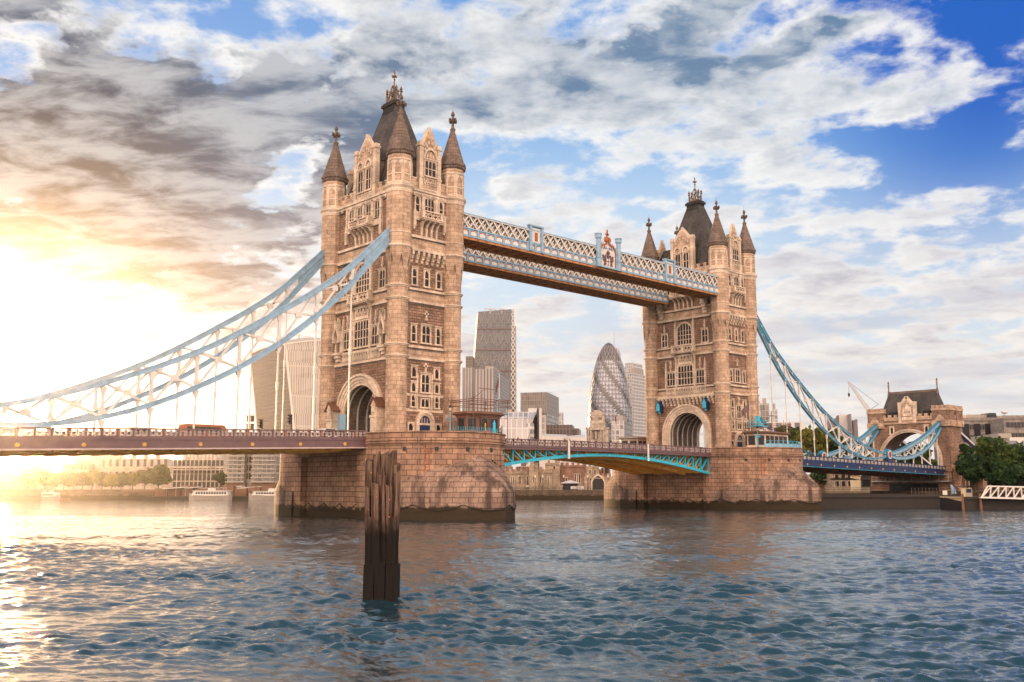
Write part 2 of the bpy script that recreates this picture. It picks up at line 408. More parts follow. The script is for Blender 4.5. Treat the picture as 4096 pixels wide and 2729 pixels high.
# ---------------------------------------------------------------- stone towers of the bridge
TX, TY = 5.14, 9.10
DX = 82.3
WX, WY = 5.15, 9.30
FWN = (np.array([-WX, 0, 0.]), np.array([0, 1., 0]), np.array([-1., 0, 0]))      # face towards the land span / opening
FSN = (np.array([0, -WY, 0.]), np.array([1., 0, 0]), np.array([0, -1., 0]))      # face towards the camera
def off(F, d): return (F[0]+F[2]*d, F[1], F[2])
def arc(c, r, a0, a1, n, zc, sz=1.0):
    return [(c+r*math.cos(t), zc+r*sz*math.sin(t)) for t in np.linspace(a0, a1, n)]
def window(par, F, a0, a1, z0, z1, n=1, tr=1, fr=.22, arched=False, hood=True, deep=.24):
    """gothic window: carved surround, mullions, transoms, cusped heads; glass as sub-part"""
    mb = MB(); w = a1-a0; mul = .13
    zs = z1-(w/2*.85 if arched else 0)
    mb.fbox(F, a0-fr, a0, z0-.05, zs, -.1, deep); mb.fbox(F, a1, a1+fr, z0-.05, zs, -.1, deep)
    mb.fbox(F, a0-fr-.08, a1+fr+.08, z0-.28, z0-.05, -.1, deep+.08)
    c = (a0+a1)/2
    if arched:
        ro = w/2+fr; k = .85
        A = arc(c, ro, 0, math.pi, 15, zs, k*(w/2+fr/k)/ro); B = arc(c, w/2, 0, math.pi, 15, zs, k)
        for i in range(14): mb.fprism(F, [A[i], A[i+1], B[i+1], B[i]], -.1, deep)
        for q in (.55, 0, -.55):
            pass
    else:
        mb.fbox(F, a0-fr, a1+fr, z1, z1+fr, -.1, deep)
        if hood: mb.fbox(F, a0-fr-.12, a1+fr+.12, z1+fr, z1+fr+.14, -.1, deep+.12)
    lw = w/n
    for i in range(1, n): mb.fbox(F, a0+lw*i-mul/2, a0+lw*i+mul/2, z0, (zs+math.sqrt(max(0, 1-((i*lw-w/2)/(w/2))**2))*w/2*.85) if arched else z1, .0, deep-.07)
    top = zs if arched else z1
    for j in range(1, tr+1):
        z = z0+(top-z0)*j/(tr+1)*(.98 if not arched else 1.0); mb.fbox(F, a0, a1, z-.06, z+.06, .0, deep-.09)
    hh = min(.55, lw*.8)
    for i in range(n):                       # cusped lights
        x0, x1 = a0+lw*i, a0+lw*(i+1); xc = (x0+x1)/2; t = top+.02
        mb.fprism(F, [(x0, t-hh), (x0+lw*.16, t-hh*.35), (xc-.02, t), (x0, t)], .01, deep-.1)
        mb.fprism(F, [(x1, t), (xc+.02, t), (x1-lw*.16, t-hh*.35), (x1, t-hh)], .01, deep-.1)
    o = link('window', mb, M['trim'], par)
    g = MB()
    if arched: g.fprism(F, [(a0, z0), (a1, z0)]+arc(c, w/2, 0, math.pi, 13, zs, .85), -.08, .045)
    else: g.fbox(F, a0, a1, z0, z1, -.08, .045)
    link('pane', g, M['pane'], o)
    return o
def balcony(par, F, a0, a1, zf, zr, out, zc, nb, solid=None):
    mb = MB()
    mb.fbox(F, a0-.15, a1+.15, zf-.32, zf, 0, out+.18)
    mb.fbox(F, a0-.28, a1+.28, zf-.12, zf+.05, 0, out+.3)
    mb.fbox(F, a0-.1, a1+.1, zr-.16, zr+.06, 0, out+.1) if False else None
    for s0, s1 in ((a0, a1),):
        mb.fbox(F, s0-.12, s1+.12, zr-.18, zr, out-.30, out+.12)
        for a in (s0, s1):
            mb.fbox(F, a-.24, a+.24, zf, zr+.12, out-.36, out+.06)
            mb.fbox(F, a-.12, a+.12, zr-.18, zr, 0, out-.3)
            mb.fbox(F, a-.08, a+.08, zf, zr-.18, 0, out-.3)
        n = max(2, int((s1-s0-.5)/.8)); 
        if n > 3: mb.fbox(F, (a0+a1)/2-.2, (a0+a1)/2+.2, zf, zr+.05, out-.3, out+.03)
        st = (s1-s0-.5)/n
        for i in range(n):
            x = s0+.25+st*i
            O, T, N = F
            g = lambda a, z: O+T*a+N*(out-.1)+np.array([0, 0, z])
            mb.beam(g(x, zf), g(x+st, zr-.15), .16, .10, N); mb.beam(g(x+st, zf), g(x, zr-.15), .16, .10, N)
    o = link('balcony', mb, M['trim'], par)
    for i in range(nb):                       # curved stone brackets
        a = a0+.3+(a1-a0-.6)*i/(nb-1); b = MB()
        O, T, N = F
        pr = [(0.0, zc), (.18, zc), (.28, zc+.5*(zf-zc)), (.6*out, zf-.75), (out, zf-.5), (out, zf-.32), (0, zf-.32)]
        A = [O+T*(a-.17)+N*p+np.array([0, 0, z]) for p, z in pr]; B = [O+T*(a+.17)+N*p+np.array([0, 0, z]) for p, z in pr]
        b.poly(*A); b.poly(*B[::-1])
        for k in range(len(pr)): b.poly(A[k], B[k], B[(k+1) % len(pr)], A[(k+1) % len(pr)])
        link('bracket', b, M['trim'], o)
    return o
def tracery(mb, F, a0, a1, z0, z1, n, d=.14):
    O, T, N = F; g = lambda a, z, e=d: O+T*a+N*e+np.array([0, 0, z])
    mb.fbox(F, a0-.15, a0, z0, z1, 0, d+.05); mb.fbox(F, a1, a1+.15, z0, z1, 0, d+.05); mb.fbox(F, a0, a1, z0, z0+.12, 0, d); mb.fbox(F, a0, a1, z1-.12, z1, 0, d)
    st = (a1-a0)/n
    for i in range(n):
        x = a0+st*i
        mb.beam(g(x, z0+.1), g(x+st/2, z1-.12), .12, .12, N); mb.beam(g(x+st, z0+.1), g(x+st/2, z1-.12), .12, .12, N)
        mb.beam(g(x+st/2, z0+.1), g(x+st/2, z0+(z1-z0)*.5), .1, .1, N)

def turret(par, sx, sy):
    c = (sx*TX, sy*TY); mb = MB()
    P8 = math.pi/8; oc = .925/math.cos(P8)
    mb.mat(0).lathe(c, [(1.80, 8.2), (1.80, 9.7), (1.62, 9.95), (1.56, 10.2), (1.56, 35.9)], 20)
    mb.lathe(c, [(1.97*oc, 35.75), (1.97*oc, 46.1)], 8, P8)
    mb.lathe(c, [(1.90*oc, 46.5), (1.90*oc, 51.6)], 8, P8)
    for i in range(8):                       # octagon corbelled out on pointed tongues
        a0, a1 = P8+i*math.pi/4, P8+(i+1)*math.pi/4; am = (a0+a1)/2; r = 1.97*oc
        q = lambda r, a, z: (c[0]+r*math.cos(a), c[1]+r*math.sin(a), z)
        A, B, P = q(r, a0, 35.8), q(r, a1, 35.8), q(1.57, am, 32.7)
        mb.poly(A, B, P); mb.poly(A, P, q(1.5, a0, 35.8)); mb.poly(B, q(1.5, a1, 35.8), P)
    mb.mat(1)
    for z in (20.5, 22.25, 29.15, 31.05):
        mb.lathe(c, [(1.5, z-.26), (1.70, z-.20), (1.70, z-.06), (1.86, z), (1.86, z+.14), (1.5, z+.24)], 20)
    for z, r, h in ((37.05, 2.22, .5), (39.1, 2.10, .3)):
        mb.lathe(c, [(1.9*oc, z-h*.7), (r*oc, z-h*.1), (r*oc, z+h*.25), (1.9*oc, z+h*.55)], 8, P8)
    mb.lathe(c, [(1.9*oc, 45.3), (2.02*oc, 45.4), (2.10*oc, 45.9), (2.36*oc, 46.2), (2.36*oc, 46.5), (1.9*oc, 46.72)], 8, P8)
    mb.lathe(c, [(1.85*oc, 50.2), (2.0*oc, 50.3), (2.0*oc, 50.5), (1.85*oc, 50.6)], 8, P8)
    for i in range(8):                       # blind tracery panels on the upper stage
        am = (i+1)*math.pi/4; N = np.array([math.cos(am), math.sin(am), 0]); T = np.array([-math.sin(am), math.cos(am), 0])
        F = (np.array([c[0], c[1], 0])+N*1.76, T, N)
        for a in (-.62, .62): mb.fbox(F, a-.11, a+.11, 46.7, 50.2, -.1, .09)
        mb.fbox(F, -.52, .52, 46.7, 47.0, -.1, .09); mb.fbox(F, -.52, .52, 48.0, 48.2, -.1, .08)
        mb.fprism(F, [(-.52, 50.2), (-.52, 49.2), (-.3, 49.7), (0, 50.1)], -.1, .08); mb.fprism(F, [(.52, 50.2), (0, 50.1), (.3, 49.7), (.52, 49.2)], -.1, .08)
    o = link('turret', mb, [M['ashlar'], M['trim']], par)
    s = MB()
    s.lathe(c, [(1.9*oc, 51.2), (2.12*oc, 51.35), (2.12*oc, 51.7), (2.30*oc, 51.85), (2.30*oc, 52.1), (2.05*oc, 52.3)], 8, P8)
    for i in range(32):
        a = 2*math.pi*i/32; s.beam((c[0]+1.98*math.cos(a), c[1]+1.98*math.sin(a), 51.35), (c[0]+2.0*math.cos(a), c[1]+2.0*math.sin(a), 51.85), .22, .2)
    prof = []
    n = 9
    for i in range(n):                       # courses of stone slates, each lapping the one below
        t0, t1 = i/n, (i+1)/n; rr = lambda t: 2.02*oc*(1-t)+.30*t
        prof += [(rr(t0)+.045, 52.3+5.7*t0), (rr(t1)+.06, 52.3+5.7*t1)]
    s.lathe(c, prof, 8, P8)
    link('spire', s, M['sooty'], o)
    f = MB()
    f.lathe(c, [(.30, 57.9), (.46, 58.1), (.46, 58.3), (.24, 58.5), (.20, 59.2), (.34, 59.3), (.20, 59.45), (.20, 60.5), (.32, 60.6), (.30, 60.85), (.05, 61.35)], 8)
    for dx, dy in ((1, 0), (0, 1)):
        f.box(c[0]-.14-dx*.52, c[0]+.14+dx*.52, c[1]-.14-dy*.52, c[1]+.14+dy*.52, 59.55, 59.85)
    for dx, dy in ((.6, 0), (-.6, 0), (0, .6), (0, -.6)):
        f.box(c[0]+dx-.14, c[0]+dx+.14, c[1]+dy-.14, c[1]+dy+.14, 59.42, 59.98)
    f.tube((c[0], c[1], 61.2), (c[0], c[1], 62.1), .025, n=5)
    link('finial', f, M['sooty'], o)

def dormer(par, F, hw, zt, zsh, win, dep):
    """steep stone gable with stepped shoulders and a slated ridge behind"""
    mb = MB(); z0 = 46.4
    mb.mat(0)
    mb.fprism(F, [(-hw, z0), (hw, z0), (hw, zsh-2.6), (hw*.86, zsh-2.2), (hw*.86, zsh-.9), (.22, zt), (-.22, zt), (-hw*.86, zsh-.9), (-hw*.86, zsh-2.2), (-hw, zsh-2.6)], -.6, .15)
    mb.mat(1)
    for s in (-1, 1):
        mb.fbox(F, s*hw-.36, s*hw+.36, z0, zsh-.3, -.5, .32); mb.fbox(F, s*hw-.48, s*hw+.48, zsh-.3, zsh+.05, -.6, .42)
        mb.fbox(F, s*hw-.42, s*hw+.42, 48.55, 48.85, -.5, .42); mb.fbox(F, s*hw-.34, s*hw+.34, zsh, zsh+.5, -.5, .3)
        O, T, N = F; g = lambda a, z, d=0.: O+T*a+N*d+np.array([0, 0, z])
        mb.beam(g(s*hw*.92, zsh-.9, -.2), g(s*.1, zt+.25, -.2), 1.0, .26, N)
        for k in range(3):
            t = .25+.25*k; mb.fbox(F, s*hw*.8*(1-t)-.16, s*hw*.8*(1-t)+.16, zsh-.9+(zt-zsh)*t-.6, zsh-.9+(zt-zsh)*t-.1, .1, .32)
    mb.fbox(F, -.2, .2, zt-.2, zt+.9, -.4, .1)
    mb.fbox(F, -hw, hw, 46.7, 46.9, 0, .3)
    o = link('dormer', mb, [M['ashlar'], M['trim']], par)
    for (a0, a1, w0, w1, n) in win:
        window(o, off(F, .15), a0, a1, w0, w1, n, 1, .2, deep=.2)
        t = MB(); c = (a0+a1)/2; w = a1-a0; G = off(F, .15)
        A = arc(c, w/2+.34, 0, math.pi, 13, w1+.25, 1.45); B = arc(c, w/2+.08, 0, math.pi, 13, w1+.25, 1.45)
        for i in range(12): t.fprism(G, [A[i], A[i+1], B[i+1], B[i]], 0, .3)
        for q in (-.3, 0, .3): t.fbox(G, c+q*w-.1, c+q*w+.1, w1+.35, w1+.25+w*.38*(1.5-abs(q)), 0, .14)
        link('window_hood', t, M['trim'], o)
        t = MB(); t.fbox(G, c-w*.42, c+w*.42, w0-1.15, w0-.95, 0, .12)
        tracery(t, G, a0, a1, w0-1.5, w0-.4, 2, .1)
        link('tracery_panel', t, M['trim'], o)
    rf = MB(); O, T, N = F
    for s in (-1, 1):
        a, b = O+T*s*(hw-.1)+np.array([0, 0, zsh-1.9]), O+np.array([0, 0, zsh+.55])
        rf.poly(a-N*.4, b-N*.4, b-N*dep, a-N*dep)
        a2 = O+T*s*(hw-.3); rf.mat(1).poly(a2-N*.5+np.array([0, 0, 47.5]), a2-N*dep+np.array([0, 0, 47.5]), a2-N*dep+np.array([0, 0, zsh-1.9]), a2-N*.5+np.array([0, 0, zsh-1.9])).mat(0)
    link('dormer_roof', rf, [M['slate'], M['sooty']], o)

def make_tower(label):
    t = thing('bridge_tower', label, 'bridge tower', (0, 0, 8.4), 'twin stone towers of the bridge')
    # body: walls with the roadway arch cut through along the bridge
    mb = MB(); ro, zc, zt, zb = 4.6, 12.35, 46.5, 8.4
    mb.mat(0)
    for s in (-1, 1):
        x = s*WX
        A = arc(0, ro, math.pi, 0, 25, zc)
        mb.poly((x, -WY, zb), (x, -ro, zb), (x, -ro, zc), (x, -WY, zc)); mb.poly((x, ro, zb), (x, WY, zb), (x, WY, zc), (x, ro, zc))
        for (y0, z0), (y1, z1) in zip(A, A[1:]): mb.poly((x, y0, z0), (x, y1, z1), (x, y1, 18.6), (x, y0, 18.6))
        mb.poly((x, -WY, zc), (x, -ro, zc), (x, -ro, 18.6), (x, -WY, 18.6)); mb.poly((x, ro, zc), (x, WY, zc), (x, WY, 18.6), (x, ro, 18.6))
        mb.poly((x, -WY, 18.6), (x, WY, 18.6), (x, WY, zt), (x, -WY, zt))
        mb.poly((-WX, s*WY, zb), (WX, s*WY, zb), (WX, s*WY, zt), (-WX, s*WY, zt))
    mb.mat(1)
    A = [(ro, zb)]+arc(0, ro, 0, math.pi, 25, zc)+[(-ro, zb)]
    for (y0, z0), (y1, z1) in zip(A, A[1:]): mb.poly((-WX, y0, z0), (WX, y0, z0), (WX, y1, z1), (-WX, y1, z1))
    mb.poly((-WX, -WY, zt), (WX, -WY, zt), (WX, WY, zt), (-WX, WY, zt))
    link('wall', mb, [M['rock'], M['sooty']], t)
    mb = MB()                                 # pale ribs under the vault
    for k in range(6):
        x = -4.4+k*1.75
        A = [(ro-.02, zb)]+arc(0, ro-.02, 0, math.pi, 19, zc)+[(-ro+.02, zb)]
        B = [(ro-.16, zb)]+arc(0, ro-.16, 0, math.pi, 19, zc)+[(-ro+.16, zb)]
        for i in range(len(A)-1):
            (y0, z0), (y1, z1), (b0, c0), (b1, c1) = A[i], A[i+1], B[i], B[i+1]
            mb.hexa([(x-.11, y0, z0), (x+.11, y0, z0), (x+.11, b0, c0), (x-.11, b0, c0), (x-.11, y1, z1), (x+.11, y1, z1), (x+.11, b1, c1), (x-.11, b1, c1)])
    link('vault_rib', mb, M['white'], t)
    for s in (-1, 1):                         # moulded arch rings, stepping in
        F = (np.array([s*WX, 0, 0.]), np.array([0, 1., 0]), np.array([s*1., 0, 0])); mb = MB()
        for r0, r1, d in ((5.95, 6.3, .55), (5.4, 5.95, .34), (5.0, 5.4, .22), (4.55, 5.0, .10)):
            A, B = arc(0, r1, 0, math.pi, 29, zc), arc(0, r0, 0, math.pi, 29, zc)
            for i in range(28): mb.fprism(F, [A[i], A[i+1], B[i+1], B[i]], -.3, d)
            for q in (-1, 1): mb.fbox(F, min(q*r0, q*r1), max(q*r0, q*r1), zb, zc, -.3, d)
        link('arch_moulding', mb, M['trim'], t)
    # smooth stone bands and string courses, with dark strips painted as their shadows
    mb = MB(); sc = MB()
    for F, w, up in ((FWN, WY, 0), (FSN, WX, .42), ((np.array([WX, 0, 0.]), np.array([0, 1., 0]), np.array([1., 0, 0])), WY, 0), ((np.array([0, WY, 0.]), np.array([1., 0, 0]), np.array([0, 1., 0])), WX, .42)):
        for z0, z1 in ((20.5, 22.25), (29.15, 31.05)): mb.fbox(F, -w, w, z0, z1, -.2, .035)
        mb.fbox(F, -w, w, 37.05, 39.1, -.2, .05+up)
        for z in (20.5, 22.25, 29.15, 31.05): sc.fbox(F, -w, w, z-.2, z+.16, -.2, .26); sc.mat(1).fbox(F, -w, w, z-.46, z-.2, -.2, .09).mat(0)  # dark strip below each course paints the shadow it would cast
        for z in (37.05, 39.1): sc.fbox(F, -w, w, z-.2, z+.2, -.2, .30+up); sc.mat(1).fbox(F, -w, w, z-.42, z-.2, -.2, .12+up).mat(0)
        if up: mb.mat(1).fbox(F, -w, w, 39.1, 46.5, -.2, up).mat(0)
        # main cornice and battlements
        sc.fbox(F, -w, w, 45.8, 46.15, -.2, .34+up); sc.fbox(F, -w, w, 46.15, 46.5, -.2, .56+up); sc.mat(1).fbox(F, -w, w, 45.4, 45.8, -.2, .2+up).mat(0)  # dark strip under the cornice is painted shade too
        nz = int(w*2/1.3)
        for i in range(nz): a = -w+.6+i*(2*w-1.2)/(nz-1); sc.fbox(F, a-.16, a+.16, 45.45, 46.0, 0, .42+up)
        mb.fbox(F, -w, w, 46.5, 47.75, -.55+up, .0+up)
        k = int(w*2/1.5)
        for i in range(k):
            a = -w+.5+i*(2*w-1.0)/(k-1); mb.fbox(F, a-.40, a+.40, 47.75, 48.25, -.55+up, .0+up); sc.fbox(F, a-.47, a+.47, 48.25, 48.42, -.62+up, .08+up)
    link('stone_band', mb, [M['ashlar'], M['rock']], t); link('string_course', sc, [M['trim'], M['sooty']], t)  # sooty slot here is the painted shadow strips
    for sx in (-1, 1):
        for sy in (-1, 1): turret(t, sx, sy)
    # steep slate roof, platform and iron cresting
    rf = MB(); a = [(-4.75, -7.5), (4.75, -7.5), (4.75, 7.5), (-4.75, 7.5)]; b = [(-.92, -1.62), (.92, -1.62), (.92, 1.62), (-.92, 1.62)]
    mid = [(p[0]*.42+q[0]*.58-np.sign(p[0])*.12, p[1]*.42+q[1]*.58-np.sign(p[1])*.15) for p, q in zip(a, b)]
    for L0, L1, z0, z1 in ((a, mid, 46.6, 56.1), (mid, b, 56.1, 62.9)):
        for i in range(4): p, q, r_, s_ = L0[i], L0[(i+1) % 4], L1[(i+1) % 4], L1[i]; rf.poly((*p, z0), (*q, z0), (*r_, z1), (*s_, z1))
    o = link('roof', rf, M['slate'], t)
    cp = MB(); cp.box(-.98, .98, -1.68, 1.68, 62.75, 63.25); cp.box(-1.18, 1.18, -1.95, 1.95, 63.25, 63.75); cp.box(-1.0, 1.0, -1.72, 1.72, 63.75, 64.0)
    for i in range(8):
        for s in (-1, 1): cp.beam((s*1.16, -1.4+i*.4, 61.9), (s*.98, -1.4+i*.4, 62.75), .22, .1)
    link('roof_platform', cp, M['lead'], o)
    cr = MB()
    for s in (-1, 1):
        for y in (-1.28, 1.28):
            cr.tube((s*.5, y, 63.9), (s*.5, y, 66.0), .16, .13, 6); cr.lathe((s*.5, y), [(.1, 65.6), (.32, 65.75), (.14, 65.95), (.26, 66.15), (.03, 66.7)], 6)
        cr.box(s*.5-.09, s*.5+.09, -1.28, 1.28, 63.95, 64.5)
        for q in (-1, 1):
            cr.beam((s*.5, q*1.15, 64.4), (s*.3, 0, 67.0), .14); cr.beam((s*.5, q*.2, 64.4), (s*.46, q*.85, 65.2), .1); cr.beam((s*.5, q*.62, 64.4), (s*.4, q*.25, 66.2), .1)
            cr.beam((s*.48, q*1.0, 64.9), (s*.48, q*1.16, 65.5), .12)
            cr.beam((s*.4, q*.6, 65.8), (s*.4, q*.85, 66.2), .12)
    cr.tube((0, 0, 63.9), (0, 0, 69.2), .17, .09, 8); cr.lathe((0, 0), [(.1, 67.9), (.24, 68.05), (.1, 68.2)], 6)
    cr.box(-.09, .09, -.5, .5, 68.55, 68.75); cr.box(-.5, .5, -.09, .09, 68.55, 68.75); cr.lathe((0, 0), [(.05, 69.0), (.18, 69.2), (.02, 69.9)], 6)
    link('cresting', cr, M['gilt'], o)
    # dormers, one per face
    dormer(t, FWN, 2.65, 56.4, 54.6, [(-1.75, -.42, 47.9, 51.3, 2), (.42, 1.75, 47.9, 51.3, 2)], 3.6)
    dormer(t, off(FSN, .42), 1.75, 56.2, 53.9, [(-1.02, 1.02, 49.1, 51.4, 3)], 6.0)
    dormer(t, (np.array([WX, 0, 0.]), np.array([0, -1., 0]), np.array([1., 0, 0])), 2.65, 56.4, 54.6, [], 3.6)
    dormer(t, (np.array([0, WY+.42, 0.]), np.array([-1., 0, 0]), np.array([0, 1., 0])), 1.75, 56.2, 53.9, [], 6.0)
    # windows of the camera-side face
    U = off(FSN, .42)
    for a0, a1, n in ((-2.65, -1.95, 1), (-.9, .9, 3), (1.95, 2.65, 1)): window(t, U, a0, a1, 43.0, 45.35, n, 1)
    for a0, a1 in ((-2.7, -1.95), (-.38, .38), (1.95, 2.7)): window(t, FSN, a0, a1, 31.75, 34.1, 1, 1, arched=False)
    for a0, a1, n in ((-2.7, -2.0, 1), (-.75, .75, 2), (2.0, 2.7, 1)): window(t, FSN, a0, a1, 23.05, 25.4+.15*(n > 1), n, 1)
    for a0, a1, z0, z1, n, tr in ((-2.55, -1.8, 17.75, 19.1, 1, 0), (1.8, 2.55, 17.75, 19.1, 1, 0), (-.72, .72, 15.55, 18.1, 2, 1), (-2.55, -1.85, 15.55, 16.75, 1, 0), (1.85, 2.55, 15.55, 16.75, 1, 0), (-2.55, -1.9, 13.3, 14.85, 1, 1), (1.9, 2.55, 13.3, 14.85, 1, 1), (-.7, .7, 13.3, 14.4, 2, 0), (-3.0, -2.2, 9.7, 10.7, 1, 0), (2.2, 3.0, 9.7, 10.7, 1, 0)):
        window(t, FSN, a0, a1, z0, z1, n, tr, hood=z1 > 15)
    mb = MB()
    for z in (15.0, 12.75): mb.fbox(FSN, -3.6, 3.6, z-.22, z+.22, -.1, .06)
    for z in (19.9, 27.9):
        mb.fbox(FSN, -.14, .14, z-1.3, z, 0, .3); mb.fbox(FSN, -.42, .42, z-.6, z-.32, 0, .3)
        mb.fbox(FSN, -.28, .28, z-1.5, z-1.3, 0, .32)
    for a, b in ((-1.5, -1.25), (1.25, 1.5)): mb.fbox(FSN, a, b, 12.9, 18.3, 0, .05)
    link('pale_band', mb, M['trim'], t)
    mb = MB()                                 # machicolation under the upper stage
    for i in range(7):
        a = -3.0+i; mb.fbox(FSN, a-.2, a+.2, 36.2, 36.9, 0, .75); mb.fbox(FSN, a-.2, a+.2, 35.6, 36.2, 0, .5); mb.fbox(FSN, a-.2, a+.2, 35.1, 35.6, 0, .25)
        mb.fbox(FSN, a-.28, a+.28, 35.95, 36.1, 0, .6)
    mb.fbox(FSN, -3.7, 3.7, 36.6, 37.0, 0, .5)
    link('machicolation', mb, M['trim'], t)
    balcony(t, U, -1.75, 1.75, 42.0, 43.15, 1.1, 39.35, 4)
    for s in (-1, 1):
        mb = MB()
        mb.fbox(U, s*2.5-.62, s*2.5+.62, 41.7, 43.0, 0, .3); mb.fbox(U, s*2.9-.25, s*2.9+.25, 40.6, 43.2, 0, .42); mb.fbox(U, s*1.35-.2, s*1.35+.2, 42.9, 45.6, 0, .34)
        mb.fbox(U, s*2.9-.18, s*2.9+.18, 40.2, 40.6, 0, .3)
        link('panel', mb, M['trim'], t)
    d = MB()                                  # pointed doorway
    for k, (r0, r1, e) in enumerate(((1.35, 1.75, .42), (1.05, 1.35, .26))):
        L = lambda r: [(r, 9.0), (r, 10.75)]+[(r*math.cos(q), 10.75+r*1.15*math.sin(q)) for q in np.linspace(.1, math.pi-.1, 15)]+[(-r, 10.75), (-r, 9.0)]
        A, B = L(r1), L(r0)
        for i in range(len(A)-1): d.fprism(FSN, [A[i], A[i+1], B[i+1], B[i]], -.1, e)
    o = link('doorway', d, M['trim'], t)
    d = MB(); d.fprism(FSN, [(-1.05, 9.0), (1.05, 9.0)]+arc(0, 1.05, 0, math.pi, 13, 10.75, 1.15), -.1, .04); link('door', d, M['navy'], o)
    d = MB(); d.fbox(FSN, -1.05, 1.05, 10.55, 10.85, 0, .16)
    for q in (-.5, 0, .5): d.fbox(FSN, q-.06, q+.06, 10.85, 11.6, 0, .12)
    link('door_tracery', d, M['trim'], o)
    # windows of the roadway-side face
    for c in (-3.55, -1.2, 1.2, 3.55): window(t, FWN, c-.62, c+.62, 42.85, 45.4, 2, 1)
    for c in (-4.75, -2.4, 0, 2.4, 4.75):
        mb = MB(); mb.fbox(FWN, c-.22, c+.22, 42.6, 45.6, 0, .36); mb.fbox(FWN, c-.28, c+.28, 44.1, 44.3, 0, .42); link('pier_shaft', mb, M['trim'], t)
    for s in (-1, 1): mb = MB(); mb.fbox(FWN, s*3.8-.95, s*3.8+.95, 41.6, 42.75, 0, .32); mb.fbox(FWN, s*4.75-.28, s*4.75+.28, 39.9, 42.9, 0, .46); link('panel', mb, M['trim'], t)
    balcony(t, FWN, -2.55, 2.55, 41.9, 43.05, 1.3, 39.3, 5)
    window(t, FWN, -1.8, 1.8, 31.55, 36.0, 5, 2, .34, True)
    for s in (-1, 1):
        window(t, FWN, s*5.3-.68, s*5.3+.68, 31.5, 34.1, 2, 1)
        window(t, FWN, s*3.85-1.02, s*3.85+1.02, 22.95, 25.6, 3, 1)
    window(t, FWN, -1.9, 1.9, 22.95, 26.9, 5, 2, .26)
    balcony(t, FWN, -2.75, 2.75, 29.85, 31.25, 1.0, 27.0, 2)
    for a0, a1, n in ((-5.0, -2.7, 5), (-2.2, 2.2, 7), (2.7, 5.0, 5)): mb = MB(); tracery(mb, FWN, a0, a1, 20.75, 22.05, n, .2); link('tracery_panel', mb, M['trim'], t)
    for s in (-1, 1):
        for a, z0, z1 in ((5.1, 22.4, 28.3), (2.45, 22.4, 28.3)):
            mb = MB(); mb.fbox(FWN, s*a-.2, s*a+.2, z0, z1-1.6, 0, .36); mb.fbox(FWN, s*a-.13, s*a+.13, z1-1.6, z1-.5, 0, .3); mb.fbox(FWN, s*a-.06, s*a+.06, z1-.5, z1, .05, .2); link('pinnacle', mb, M['trim'], t)
        mb = MB(); mb.fbox(FWN, s*2.35-.24, s*2.35+.24, 31.3, 36.3, 0, .34); mb.fbox(FWN, s*2.35-.12, s*2.35+.12, 36.3, 37, 0, .2); link('pinnacle', mb, M['trim'], t)
        mb = MB(); mb.fbox(FWN, s*5.3-.12, s*5.3+.12, 34.4, 36.2, 0, .25); mb.fbox(FWN, s*5.3-.25, s*5.3+.25, 34.9, 35.3, 0, .25); link('pinnacle', mb, M['trim'], t)
        mb = MB(); mb.fbox(FWN, s*3.85-.14, s*3.85+.14, 25.9, 28.2, 0, .3); mb.fbox(FWN, s*3.85-.3, s*3.85+.3, 26.7, 27.1, 0, .3); link('pinnacle', mb, M['trim'], t)
    mb = MB(); mb.fbox(FWN, -1.8, 1.8, 27.3, 27.6, 0, .3); tracery(mb, FWN, -1.7, 1.7, 27.6, 29.2, 4, .2); link('tracery_panel', mb, M['trim'], t)
    return t

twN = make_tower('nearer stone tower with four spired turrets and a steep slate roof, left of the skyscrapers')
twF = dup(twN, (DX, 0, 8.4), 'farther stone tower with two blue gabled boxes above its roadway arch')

# what only one of the two towers has
def niche(par, y):
    F = FWN; mb = MB()
    mb.fprism(F, [(y-.85, 24.4), (y-.85, 25.2), (y, 27.6), (y+.85, 25.2), (y+.85, 24.4), (y+.55, 24.4), (y+.55, 25.0), (y, 26.3), (y-.55, 25.0), (y-.55, 24.4)], 0, .95)
    for s in (-.7, .7): mb.fbox(F, y+s-.15, y+s+.15, 22.3, 24.4, .1, .42); mb.fbox(F, y+s-.22, y+s+.22, 24.1, 24.5, .1, .95); mb.fbox(F, y+s-.1, y+s+.1, 26.2, 27.8, .5, .75)
    mb.fbox(F, y-.85, y+.85, 22.1, 22.5, 0, 1.0); mb.fbox(F, y-.6, y+.6, 21.6, 22.1, 0, .75); mb.fbox(F, y-.4, y+.4, 21.1, 21.6, 0, .5)
    mb.fbox(F, y-.12, y+.12, 27.4, 28.2, .3, .6)
    o = link('niche', mb, M['trim'], par)
    b = MB(); b.fbox(F, y-.55, y+.55, 22.5, 25.2, 0, .06); link('niche_back', b, M['sooty'], o)
for y in (-6.2, 6.2): niche(twN, y)
